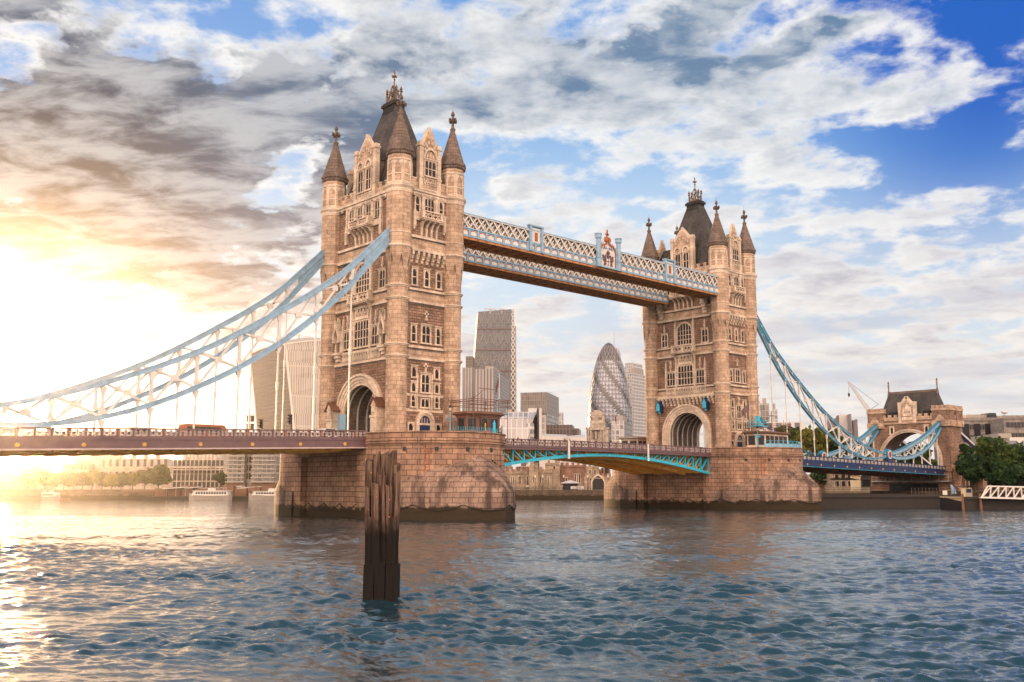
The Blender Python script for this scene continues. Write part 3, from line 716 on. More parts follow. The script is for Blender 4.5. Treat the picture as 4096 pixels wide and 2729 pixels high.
def shrine(par, y, dx):
    """gabled stone lodge at the foot of the land arch"""
    x0, x1 = -WX-1.7, -WX-.1; mb = MB(); mb.mat(0)
    mb.box(x0, x1, y-.8, y+.8, 8.4, 11.9); mb.box(x0-.12, x1, y-.9, y+.9, 11.6, 11.95)
    for z0, z1, w in ((11.95, 13.4, .72),): mb.box(x0+.15, x1, y-w, y+w, z0, z1)
    mb.fprism((np.array([x0+.1, y, 0]), np.array([0, 1., 0]), np.array([-1., 0, 0])), [(-.85, 13.3), (.85, 13.3), (0, 14.5)], -1.5, .1)
    mb.box(x0-.02, x0+.22, y-.12, y+.12, 14.3, 15.3); mb.box(x0-.02, x0+.22, y-.38, y+.38, 14.75, 14.98)
    F = (np.array([x0+.1, y, 0]), np.array([0, 1., 0]), np.array([-1., 0, 0]))
    mb.fprism(F, [(-.5, 12.0), (.5, 12.0), (.5, 13.0), (0, 13.8), (-.5, 13.0)], 0, .14)
    mb.fprism(F, [(-.3, 12.3), (.3, 12.3), (.34, 12.9), (.14, 13.5), (-.14, 13.5), (-.34, 12.9)], .1, .3)
    mb.mat(1)
    for s in (-1, 1): mb.hexa([(x0-.25, y+s*1.05, 13.1), (x1, y+s*1.05, 13.1), (x1, y, 14.5), (x0-.25, y, 14.5), (x0-.25, y+s*1.05, 13.28), (x1, y+s*1.05, 13.28), (x1, y, 14.68), (x0-.25, y, 14.68)])
    link('gatepost_lodge', mb, [M['trim'], M['wood']], par)
shrine(twN, -5.9, .5); shrine(twN, 6.2, .5)
mb = MB(); mb.box(-WX-.6, -WX-.45, 3.2, 6.2, 8.8, 12.6); link('shutter_panel', mb, M['blue'], twN)
mb = MB()
FF = (FWN[0]+np.array([DX, 0, 0]), FWN[1], FWN[2])
for i in range(15):
    a = -6.9+i*13.8/14; mb.fbox(FF, a-.22, a+.22, 19.6, 20.2, 0, .7); mb.fbox(FF, a-.22, a+.22, 19.0, 19.6, 0, .45); mb.fbox(FF, a-.2, a+.2, 18.5, 19.0, 0, .22)
mb.fbox(FF, -7.6, 7.6, 20.0, 20.3, 0, .6)
link('corbel_table', mb, M['trim'], twF)
for y in (-5.5, 6.6):
    mb = MB(); x0, x1 = DX-WX-1.35, DX-WX
    mb.mat(0).box(x0, x1, y-.45, y+.45, 17.3, 18.7)
    F = (np.array([x0, y, 0]), np.array([0, 1., 0]), np.array([-1., 0, 0]))
    mb.fprism(F, [(-.55, 18.6), (.55, 18.6), (0, 19.55)], -1.3, .04)
    mb.mat(1).fprism(F, [(-.44, 17.5), (.44, 17.5), (.44, 18.65), (0, 19.4), (-.44, 18.65)], 0, .1); mb.fbox(F, -.07, .07, 19.4, 19.9, -.15, .08)
    for k in range(2): mb.fbox(F, -.36+k*.4, -.05+k*.4, 17.0, 17.3, -.4-k*.4, -.1-k*.4)
    for s in (-1, 1): mb.mat(0).hexa([(x0-.1, y+s*.62, 18.55), (x1, y+s*.62, 18.55), (x1, y, 19.55), (x0-.1, y, 19.55), (x0-.1, y+s*.62, 18.68), (x1, y+s*.62, 18.68), (x1, y, 19.7), (x0-.1, y, 19.7)])
    o = link('gabled_box', mb, [M['navy'], M['turq']], twF)
for y in (-5.6, 6.0):
    mb = MB()
    for z0, z1, d in ((39.6, 40.8, 1.2), (38.9, 39.6, .95), (38.3, 38.9, .7), (37.6, 38.3, .45)): mb.fbox(FF, y-.5, y+.5, z0, z1, 0, d)
    mb.fbox(FF, y-.62, y+.62, 39.5, 39.75, 0, 1.3); mb.fbox(FF, y-.6, y+.6, 38.85, 39.0, 0, 1.05)
    link('walkway_bracket', mb, M['trim'], twF)
# ---------------------------------------------------------------- river piers
def pier_plan(r, cy, n=18):
    q = [(r*math.cos(t), -cy+r*math.sin(t)) for t in np.linspace(0, -math.pi, n)]
    return q
def cut_plan(r, cy, tip, n=14):
    h = tip-cy; xc = (r*r-h*h)/(2*r); Rr = r-xc; a = math.asin(h/Rr)
    rt = [(xc+Rr*math.cos(t), -cy-Rr*math.sin(t)) for t in np.linspace(0, a, n)]
    return rt+[(-x, y) for x, y in rt[-2::-1]]
def make_pier(label):
    t = thing('bridge_pier', label, 'bridge pier', (0, 0, -6), 'granite river piers')
    mb = MB(); up = pier_plan(10.7, 11.3); dn = [(-x, -y) for x, y in up]
    plan = up+dn
    # body with a recessed bay on each long side under the roadway
    by = 7.6
    bay = lambda s: [(s*10.7, -s*by), (s*9.7, -s*by), (s*9.7, s*by), (s*10.7, s*by)]
    low = up+[(-10.7, -by), (-9.7, -by), (-9.7, by), (-10.7, by)]+dn+[(10.7, by), (9.7, by), (9.7, -by), (10.7, -by)]
    mb.prism(low, -6, 5.9, cap=False); mb.prism(plan, 5.9, 7.0, cap=True)
    mb.prism(plan, 7.0, 8.1)
    link('pier_body', mb, M['granite'], t)
    def ring(mb, s, r, z0, z1, rin):
        A = [p for p in pier_plan(r, 11.3)]; B = pier_plan(rin, 11.3)
        if True:
            a = [(s*x, s*y) for x, y in A]; b = [(s*x, s*y) for x, y in B]
            a = [(a[0][0], -s*9.9)]+a+[(a[-1][0], -s*9.9)]; b = [(b[0][0], -s*9.9)]+b+[(b[-1][0], -s*9.9)]
            for i in range(len(a)-1):
                mb.hexa([(*a[i], z0), (*a[i+1], z0), (*b[i+1], z0), (*b[i], z0), (*a[i], z1), (*a[i+1], z1), (*b[i+1], z1), (*b[i], z1)])
    for s in (1, -1):
        mb = MB()
        for q in ((10.85, 7.15, 7.35, 10.3), (11.0, 7.35, 7.6, 10.3), (10.9, 7.75, 7.98, 10.3), (10.78, 7.98, 8.86, 10.2), (10.92, 8.86, 9.05, 10.1)): ring(mb, s, *q)
        link('parapet_wall', mb, M['granite'], t)
    for s in (1, -1):
        mb = MB(); P = cut_plan(11.05, 9.5, 27.4); n = len(P)
        Q = [(s*x, s*y) for x, y in P]
        for i in range(n-1): mb.poly((*Q[i], -6), (*Q[i+1], -6), (*Q[i+1], .75), (*Q[i], .75))
        # sloping stone cap running up to an apex on the round end of the pier
        rows = 9; U = pier_plan(10.68, 11.3, n)
        for i in range(n-1):
            for k in range(rows):
                def pt(j, kk):
                    a = (j/(n-1)-.5)*2; hz = .75+5.0*max(0, 1-abs(a)*1.08)**.85; u = kk/rows
                    x = P[j][0]*(1-u)+U[j][0]*u; y = P[j][1]*(1-u)+U[j][1]*u
                    z = .75+(hz-.75)*(u**.80)
                    return (s*x, s*y, z)
                a, b, c, d = pt(i, k), pt(i+1, k), pt(i+1, k+1), pt(i, k+1)
                mb.poly(a, b, c, d)
        link('cutwater', mb, M['granite_wet'], t)
    for s in (-1, 1):                          # fender chains hung in swags above the tide line
        mb = MB(); P = [(-11.25, y) for y in np.linspace(8.5, -8.5, 25)] if s < 0 else [(q[0]*1.006, q[1]*1.006) for q in cut_plan(11.05, 9.5, 27.4, 20)]
        for i in range(len(P)-1):
            z = lambda k: -.95-.75*abs(math.sin(k*math.pi/6)); mb.beam((*P[i], z(i)), (*P[i+1], z(i+1)), .10)
        link('fender_chain', mb, M['tyre'], t)
    mb = MB(); mb.box(-10.95, -10.75, 13.0, 13.6, -3, 6.2) if False else None
    for x_ in (-7.4, -6.9): mb.tube((x_, -11.3-10.72*math.sqrt(1-(x_/10.7)**2), -3.5), (x_, -11.3-10.72*math.sqrt(1-(x_/10.7)**2), 7.0), .05, n=5)
    for k in range(24): mb.beam((-7.4, -11.35-10.72*math.sqrt(1-(7.4/10.7)**2), -3+.42*k), (-6.9, -11.35-10.72*math.sqrt(1-(6.9/10.7)**2), -3+.42*k), .04)
    link('ladder', mb, M['rust'], t)
    mb = MB()                                  # square drain openings below the string course
    for q in np.linspace(-2.6, -.5, 6):
        x, y = 10.72*math.cos(q), -11.3+10.72*math.sin(q); N = np.array([math.cos(q), math.sin(q), 0]); T = np.array([-math.sin(q), math.cos(q), 0])
        mb.fbox((np.array([x, y, 0]), T, N), -.25, .25, 6.3, 6.85, -.1, .03)
    link('drain_hole', mb, M['black'], t)
    return t
prN = make_pier('nearer granite pier with rounded end, below the nearer stone tower')
prF = dup(prN, (DX, 0, -6), 'farther granite pier with rounded end, below the farther stone tower')

# ---------------------------------------------------------------- parapets, decks
def parapet(name, x0, x1, zf, y, parent, mats, pitch=1.85, h=1.35, solid=.42):
    """iron parapet: posts, rails, pierced quatrefoil panels; zf(x) top height"""
    fr = MB(); pn = MB(); s = 1 if y > 0 else -1
    n = max(1, int(round((x1-x0)/pitch))); st = (x1-x0)/n
    for i in range(n):
        a, b = x0+st*i, x0+st*(i+1); za, zb = zf(a), zf(b); m = (a+b)/2
        for dz0, dz1, w in ((-.16, .0, .34), (-h, -h+solid, .30)):
            fr.hexa([(a, y-w/2, za+dz0), (b, y-w/2, zb+dz0), (b, y+w/2, zb+dz0), (a, y+w/2, za+dz0), (a, y-w/2, za+dz1), (b, y-w/2, zb+dz1), (b, y+w/2, zb+dz1), (a, y+w/2, za+dz1)])
        big = i % 3 == 0
        w = .26 if big else .17
        fr.box(a-w/2, a+w/2, y-.21, y+.21, za-h, za+.03)
        if big: fr.mat(1).box(a-.09, a+.09, y-.235, y-.2, za-h+.5, za-.3).mat(0)
        l, r, bt, tp = a+w/2+.08, b-.17, za-h+solid+.03, za-.19
        c = (bt+tp)/2; mm = (l+r)/2
        for p, q in (((l, bt), (mm, tp)), ((mm, tp), (r, bt)), ((l, tp), (mm, bt)), ((mm, bt), (r, tp)), ((l, c), (r, c)), ((mm, bt), (mm, tp)), ((l, bt), (l, tp)), ((r, bt), (r, tp))):
            pn.beam((p[0], y, p[1]), (q[0], y, q[1]), .14, .12, (0, 1, 0))
        for q in (-.25, .25):
            qx = mm+q*(r-l)
            pn.hexa([(qx-.13, y-.06, c-.17), (qx+.13, y-.06, c-.17), (qx+.13, y+.06, c-.17), (qx-.13, y+.06, c-.17), (qx-.13, y-.06, c+.17), (qx+.13, y-.06, c+.17), (qx+.13, y+.06, c+.17), (qx-.13, y+.06, c+.17)])
    o = link('parapet', fr, [mats[0], mats[2]], parent)
    link('parapet_panel', pn, mats[1], o)
    return o
def girder(x0, x1, zf, y, h0, h1, parent, mat, flange, bosses=0, n=24):
    mb = MB(); xs = np.linspace(x0, x1, n+1)
    for a, b in zip(xs, xs[1:]):
        for d0, d1, w in ((h0, h1, .3), (h1-.02, h1+.16, .6), (h0-.05, h0+.12, .5)):
            i = 1 if w == .6 else 0
            mb.mat(i)
            mb.hexa([(a, y-w/2, zf(a)+d1), (b, y-w/2, zf(b)+d1), (b, y+w/2, zf(b)+d1), (a, y+w/2, zf(a)+d1), (a, y-w/2, zf(a)+d0), (b, y-w/2, zf(b)+d0), (b, y+w/2, zf(b)+d0), (a, y+w/2, zf(a)+d0)])
    mb.mat(2)
    if bosses:
        for i in range(bosses):
            x = x0+(i+.5)*(x1-x0)/bosses; z = zf(x)+(h0+h1)/2
            mb.box(x-.16, x+.16, y-.24, y-.1, z-.22, z+.22); mb.box(x-.26, x+.26, y-.2, y-.1, z-.1, z+.1)
    return link('edge_girder', mb, [mat, flange, M['gold']], parent)
def deck(label, x0, x1, zf, mats, slab, under, bosses):
    t = thing('road_deck', label, 'bridge deck', ((x0+x1)/2, 0, 6), 'road decks of the side spans')
    mb = MB(); xs = np.linspace(x0, x1, 20)
    for a, b in zip(xs, xs[1:]):
        mb.hexa([(a, -9.5, zf(a)-1.75), (b, -9.5, zf(b)-1.75), (b, 9.5, zf(b)-1.75), (a, 9.5, zf(a)-1.75), (a, -9.5, zf(a)-1.25), (b, -9.5, zf(b)-1.25), (b, 9.5, zf(b)-1.25), (a, 9.5, zf(a)-1.25)])
    link('roadway', mb, [M['asphalt']], t)
    for y in (-9.7, 9.7):
        parapet('parapet', x0, x1, zf, y, t, mats)
        girder(x0, x1, zf, y-.02*np.sign(y), -1.33, -2.52, t, slab[0], slab[1], bosses if y < 0 else 0)
    mb = MB(); n = int((x1-x0)/2.75)
    for i in range(n):
        x = x0+(i+.5)*(x1-x0)/n; z = zf(x)
        mb.hexa([(x-.18, -9.4, z-2.35), (x+.18, -9.4, z-2.35), (x+.18, 9.4, z-2.35), (x-.18, 9.4, z-2.35), (x-.18, -9.4, z-1.75), (x+.18, -9.4, z-1.75), (x+.18, 9.4, z-1.75), (x-.18, 9.4, z-1.75)])
        mb.hexa([(x-.14, -5, z-2.95), (x+.14, -5, z-2.95), (x+.14, 5, z-2.95), (x-.14, 5, z-2.95), (x-.18, -9, z-2.3), (x+.18, -9, z-2.3), (x+.18, 9, z-2.3), (x-.18, 9, z-2.3)])
    for y in (-6, -2, 2, 6):
        for a, b in zip(xs, xs[1:]): mb.beam((a, y, zf(a)-2.55), (b, y, zf(b)-2.55), .25, .5)
    link('cross_beam', mb, under, t)
    return t
zL = lambda x: 9.36+.0315*(x+10.8)*(1 if x > -70 else 1)
zR = lambda x: 8.60-.0190*(x-93)
deck('road deck left of the nearer tower with plum brown parapet', -95, -10.72, zL, (M['plum'], M['lilac'], M['rust']), (M['plum'], M['lilac']), M['ochre'], 12)
deck('road deck right of the farther tower with navy blue parapet', DX+10.72, 200, zR, (M['navy'], M['white'], M['red']), (M['navy'], M['teal']), M['wood'], 18)
mb = MB()
for x in (0, DX): mb.box(x-10.72, x+10.72, -9.45, 9.45, 8.104, 8.16)
tag(link('pier_roadway', mb, M['asphalt']), None, None, None, 'structure')
# road parapets round the towers
# ---------------------------------------------------------------- opening bascules
MID = DX/2
def zB(x): return 9.02+.22*(1-((x-MID)/30.4)**2)
def bascule(label, s):
    """one leaf; s=-1 hinged at the nearer pier, +1 at the farther"""
    xa, xb = (10.72, MID-.04) if s < 0 else (MID+.04, DX-10.72)
    t = thing('bascule_leaf', label, 'drawbridge leaf', ((xa+xb)/2, 0, 5), 'opening bascule leaves')
    mb = MB(); xs = np.linspace(xa, xb, 9)
    for a, b in zip(xs, xs[1:]):
        mb.hexa([(a, -9.5, zB(a)-1.6), (b, -9.5, zB(b)-1.6), (b, 9.5, zB(b)-1.6), (a, 9.5, zB(a)-1.6), (a, -9.5, zB(a)-1.2), (b, -9.5, zB(b)-1.2), (b, 9.5, zB(b)-1.2), (a, 9.5, zB(a)-1.2)])
    link('roadway', mb, M['asphalt'], t)
    mb = MB()
    for a, b in zip(xs, xs[1:]): mb.poly((a, -9.4, zB(a)-1.63), (b, -9.4, zB(b)-1.63), (b, 9.4, zB(b)-1.63), (a, 9.4, zB(a)-1.63))
    link('deck_plate', mb, M['ochre'], t)
    for y in (-9.7, 9.7):
        parapet('parapet', xa, xb, zB, y, t, (M['plum'], M['lilac'], M['plum']), 1.75, 1.32, .34)
        girder(xa, xb, zB, y, -1.32, -1.72, t, M['plum'], M['plum'], 0, 10)
    lo = lambda x: 7.0-2.95*(abs(x-MID)/30.4)**1.75
    hi = lambda x: zB(x)-1.62
    n = 12; xs = np.linspace(xa, xb, n+1)
    for y, mat in ((-9.0, M['turq']), (-3.0, M['ochre']), (3.0, M['ochre']), (9.0, M['ochre'])):
        mb = MB(); ch = MB()
        for a, b in zip(xs, xs[1:]):
            ch.beam((a, y, lo(a)), (b, y, lo(b)), .62, .5)
            if y > -9: ch.beam((a, y, lo(a)-.25), (b, y, lo(b)-.25), 1.0, .1); ch.beam((a, y, lo(a)+.5), (b, y, lo(b)+.5), .2, .9)
        mb.mat(0)
        for i, a in enumerate(xs):
            if hi(a)-lo(a) > .75: ch.beam((a, y, lo(a)), (a, y, hi(a)), .24, .34, (0, 1, 0))
        for i in range(n):
            a, b = xs[i], xs[i+1]
            if s > 0: a, b = b, a
            if hi(a)-lo(b) > .9 and y == -9.0: ch.beam((a, y, hi(a)), (b, y, lo(b)), .22, .30, (0, 1, 0))
            if False: ch.poly((a, y, lo(a)), (b, y, lo(b)), (b, y, hi(b)-.9 if hi(b)-lo(b) > 1.5 else lo(b)+.1), (a, y, hi(a)-.9 if hi(a)-lo(a) > 1.5 else lo(a)+.1))
            if y < -8: mb.beam((a, y+1.2, hi(a)-.2), (b, y+1.2, lo(b)+.35), .2, .34, (0, 1, 0)); mb.beam((b, y+1.2, lo(b)+.2), (b, y+1.2, hi(b)), .3, .4, (0, 1, 0))
        for i, a in enumerate(xs):
            if y > -9 or True:
                if y < 9: mb.beam((a, y, lo(a)+.3), (a, y+6, lo(a)+.3), .26, .5)
        o = link('arched_girder', ch, mat, t); link('bracing', mb, M['ochre'], o)
    p = MB(); x = MID+s*10.6
    p.box(x-.22, x+.22, -10.05, -9.92, 5.9+.2, zB(x)+.02)
    link('fender_post', p, M['white'], t)
    return t
bascule('drawbridge leaf hinged on the nearer pier, its turquoise arched girder under the plum parapet', -1)
bascule('drawbridge leaf hinged on the farther pier, ochre ribs showing beneath', 1)
for s, lab in ((-1, ''), (1, '')):
    pass

# ---------------------------------------------------------------- high level walkways
def walkway(label, y0, y1, crest, zb=40.85, x0=6.2, x1=76.05):
    t = thing('high_walkway', label, 'footbridge', (MID, (y0+y1)/2, zb), 'high level walkways between the towers')
    zp, zt = zb+1.42, zb+3.55
    fl = MB(); fl.box(x0, x1, y0+.1, y1-.1, zb-.1, zb+.3)
    link('walkway_floor', fl, M['wood'], t)
    un = MB()
    n = 30; st = (x1-x0)/n
    for i in range(n):
        a = x0+st*i
        un.beam((a, y0+.2, zb-.22), (a, y1-.2, zb-.22), .2, .26); un.beam((a, y0+.3, zb-.2), (a+st, y1-.3, zb-.2), .12, .16); un.beam((a+st, y0+.3, zb-.2), (a, y1-.3, zb-.2), .12, .16)
    for y in (y0+.1, y1-.1): un.box(x0, x1, y-.16, y+.16, zb-.42, zb-.05)
    link('soffit_bracing', un, M['soffit'], t)
    for y, s in ((y0, -1), (y1, 1)):
        F = (np.array([0, y, 0.]), np.array([1., 0, 0]), np.array([0, float(s), 0]))
        m = MB(); m.mat(0)
        m.fbox(F, x0, x1, zp-.14, zp+.04, -.2, .14); m.fbox(F, x0, x1, zb-.02, zb+.16, -.2, .16)
        m.fbox(F, x0, x1, zb+.16, zp-.14, -.2, 0)
        k = 38; sp = (x1-x0)/k
        for i in range(k+1): a = x0+sp*i; m.fbox(F, a-.17, a+.17, zb+.1, zp-.1, 0, .12)
        m.mat(1)
        for i in range(k):
            a = x0+sp*i; m.fbox(F, a+.32, a+sp-.32, zb+.32, zp-.3, 0, .05)
        m.mat(2)
        for i in range(k):
            a = x0+sp*i
            m.fprism(F, [(a+.36, zp-.62), (a+.36, zp-.32), (a+sp-.36, zp-.32), (a+sp-.36, zp-.62), (a+sp/2+.25, zp-.42), (a+sp/2-.25, zp-.42)], .05, .07)
            m.fbox(F, a-.16, a+.16, zb-.26, zb-.06, -.1, .16)
        o = link('panel_rail', m, [M['blue'], M['white'], M['rust']], t)
        la = MB(); k2 = 40; sp = (x1-x0)/k2
        for i in range(k2):
            a = x0+sp*i; O = lambda x, z, e: (x, y+s*e, z)
            la.beam(O(a, zp, -.05), O(a+sp, zt-.05, -.05), .26, .1, (0, 1, 0)); la.beam(O(a+sp, zp, .05), O(a, zt-.05, .05), .26, .1, (0, 1, 0))
            la.beam(O(a+sp*.5, zp, -.22), O(a+sp*1.5, zt-.05, -.22), .16, .08, (0, 1, 0)); la.beam(O(a+sp*.5, zp, -.26), O(a-sp*.5, zt-.05, -.26), .16, .08, (0, 1, 0))
        la.beam((x0, y, zt), (x1, y, zt), .34, .22)
        link('lattice_truss', la, M['white'], t)
        tr = MB(); tr.box(x0, x1, y-.22 if s < 0 else y-.1, y+.1 if s < 0 else y+.22, zt+.06, zt+.24); link('eaves_rail', tr, M['blue'], t)
    gl = MB(); gl.box(x0, x1, y0+.9, y0+.95, zb+.3, zt); gl.box(x0, x1, y1-.95, y1-.9, zb+.3, zt)
    link('inner_wall', gl, M['concrete'], t)
    rf = MB(); ym = (y0+y1)/2
    for a, b in ((x0, x1),):
        rf.hexa([(a, y0-.1, zt+.2), (b, y0-.1, zt+.2), (b, y1+.1, zt+.2), (a, y1+.1, zt+.2), (a, ym-.6, zt+.75), (b, ym-.6, zt+.75), (b, ym+.6, zt+.75), (a, ym+.6, zt+.75)])
    link('roof', rf, M['plum'], t)
    if crest:
        F = (np.array([0, y0, 0.]), np.array([1., 0, 0]), np.array([0, -1., 0]))
        for x in (MID-18.3, MID+18.3):
            m = MB(); m.mat(0)
            for a in (-1.35, 1.35): m.fbox(F, x+a-.25, x+a+.25, zb, zt+.75, -.3, .35)
            m.fbox(F, x-1.7, x+1.7, zt+.75, zt+1.0, -.35, .42); m.fbox(F, x-1.2, x+1.2, zp, zt+.75, -.3, .1)
            m.mat(1).fbox(F, x-1.0, x+1.0, zp+.15, zt+.55, 0, .14)
            m.mat(2)
            c = (zp+zt)/2+.1                 # plaited monogram in relief
            for q in (-.22, 0, .22): m.fbox(F, x+q*1.1-.07, x+q*1.1+.07, c-.75, c+.75, .1, .22)
            for q in (-.5, 0, .5): m.fbox(F, x-.36, x+.36, c+q-.07, c+q+.07, .1, .2)
            link('emblem_panel', m, [M['blue'], M['white'], M['rust']], t)
        x = MID; m = MB(); m.mat(0)
        for a in (-2.75, 2.75):
            m.lathe((x+a, y0-.35), [(.5, zb-.15), (.5, zp), (.58, zp+.05), (.45, zp+.2), (.45, zt+1.4), (.62, zt+1.7), (.62, zt+2.2), (.7, zt+2.3), (.7, zt+2.45), (.1, zt+2.5)], 10)
            m.fbox(F, x+a*.82-.2, x+a*.82+.2, zb, zt+.6, -.2, .4)
        m.fbox(F, x-3.1, x+3.1, zb-.1, zb+.18, -.3, .5)
        m.mat(1).fprism(F, [(x-2.1, zb+.2), (x+2.1, zb+.2), (x+2.1, zt-.2), (x+1.5, zt+.6), (x+.5, zt+.9), (x, zt+1.6), (x-.5, zt+.9), (x-1.5, zt+.6), (x-2.1, zt-.2)], -.3, .15)
        o = link('crest_panel', m, [M['blue'], M['white']], t)
        m = MB(); m.mat(0)                   # ogee frame, cross, shield with supporters
        pts = [(-2.1, zt-.2), (-1.5, zt+.6), (-.5, zt+.9), (0, zt+1.7)]
        for (a, z), (b, w) in zip(pts, pts[1:]):
            for s in (-1, 1): m.beam((x+s*a, y0-.25, z), (x+s*b, y0-.25, w), .3, .2, (0, 1, 0))
        for s in (-1, 1):
            m.beam((x+s*2.1, y0-.25, zb+.3), (x+s*2.1, y0-.25, zt-.2), .22, .2, (0, 1, 0)); m.lathe((x+s*.42, y0-.1), [(.1, zt+1.25), (.38, zt+1.5), (.42, zt+2.0), (.2, zt+2.3), (.02, zt+2.35)], 8)
            for k in range(3): m.tube((x+s*(1.1+.42*k), y0, zt+.85-.1*k), (x+s*(1.1+.42*k), y0, zt+1.45-.1*k), .09, .04, 6)
        m.box(x-.11, x+.11, y0-.2, y0+.05, zt+1.6, zt+3.6); m.box(x-.45, x+.45, y0-.2, y0+.05, zt+2.65, zt+2.95); m.lathe((x, y0-.08), [(.1, zt+3.3), (.2, zt+3.5), (.02, zt+3.8)], 6)
        m.mat(1)
        m.fprism(F, [(x-.5, zb+1.75), (x-.5, zb+.9), (x, zb+.35), (x+.5, zb+.9), (x+.5, zb+1.75)], .1, .26)
        m.mat(2).fbox(F, x-.07, x+.07, zb+.45, zb+1.75, .26, .3); m.fbox(F, x-.5, x+.5, zb+1.15, zb+1.3, .26, .3)
        m.mat(3)
        for s in (-1, 1):                    # rearing beasts either side
            for p, q, w in (((.75, .5), (.95, 1.35), .32), ((.95, 1.3), (.78, 2.0), .34), ((.78, 2.0), (.6, 2.45), .24), ((.85, 1.75), (.5, 1.6), .13), ((.85, 1.5), (.5, 1.25), .13), ((.9, .9), (1.15, .45), .16), ((1.0, 1.2), (1.4, 1.5), .1), ((1.4, 1.5), (1.35, 2.0), .1), ((1.0, 1.9), (1.45, 2.3), .3)):
                m.beam((x+s*p[0], y0-.24, zb+p[1]), (x+s*q[0], y0-.24, zb+q[1]), w, .14, (0, 1, 0))
        m.lathe((x, y0-.22), [(.26, zb+1.85), (.34, zb+2.2), (.2, zb+2.5), (.42, zb+2.8), (.12, zb+3.3)], 8)
        for q in (-1.2, -.6, .6, 1.2): m.beam((x+q, y0-.2, zt-.1), (x+q*.7, y0-.2, zt+.4), .16, .1, (0, 1, 0))
        link('heraldic_relief', m, [M['rust'], M['white'], M['red'], M['plum']], o)
    return t
walkway('nearer high walkway of white lattice with crest panel between the towers', -9.95, -5.5, True)
walkway('farther high walkway of white lattice partly hidden beneath the nearer one', 3.6, 8.6, False, 40.95, 6.2, 76.3)

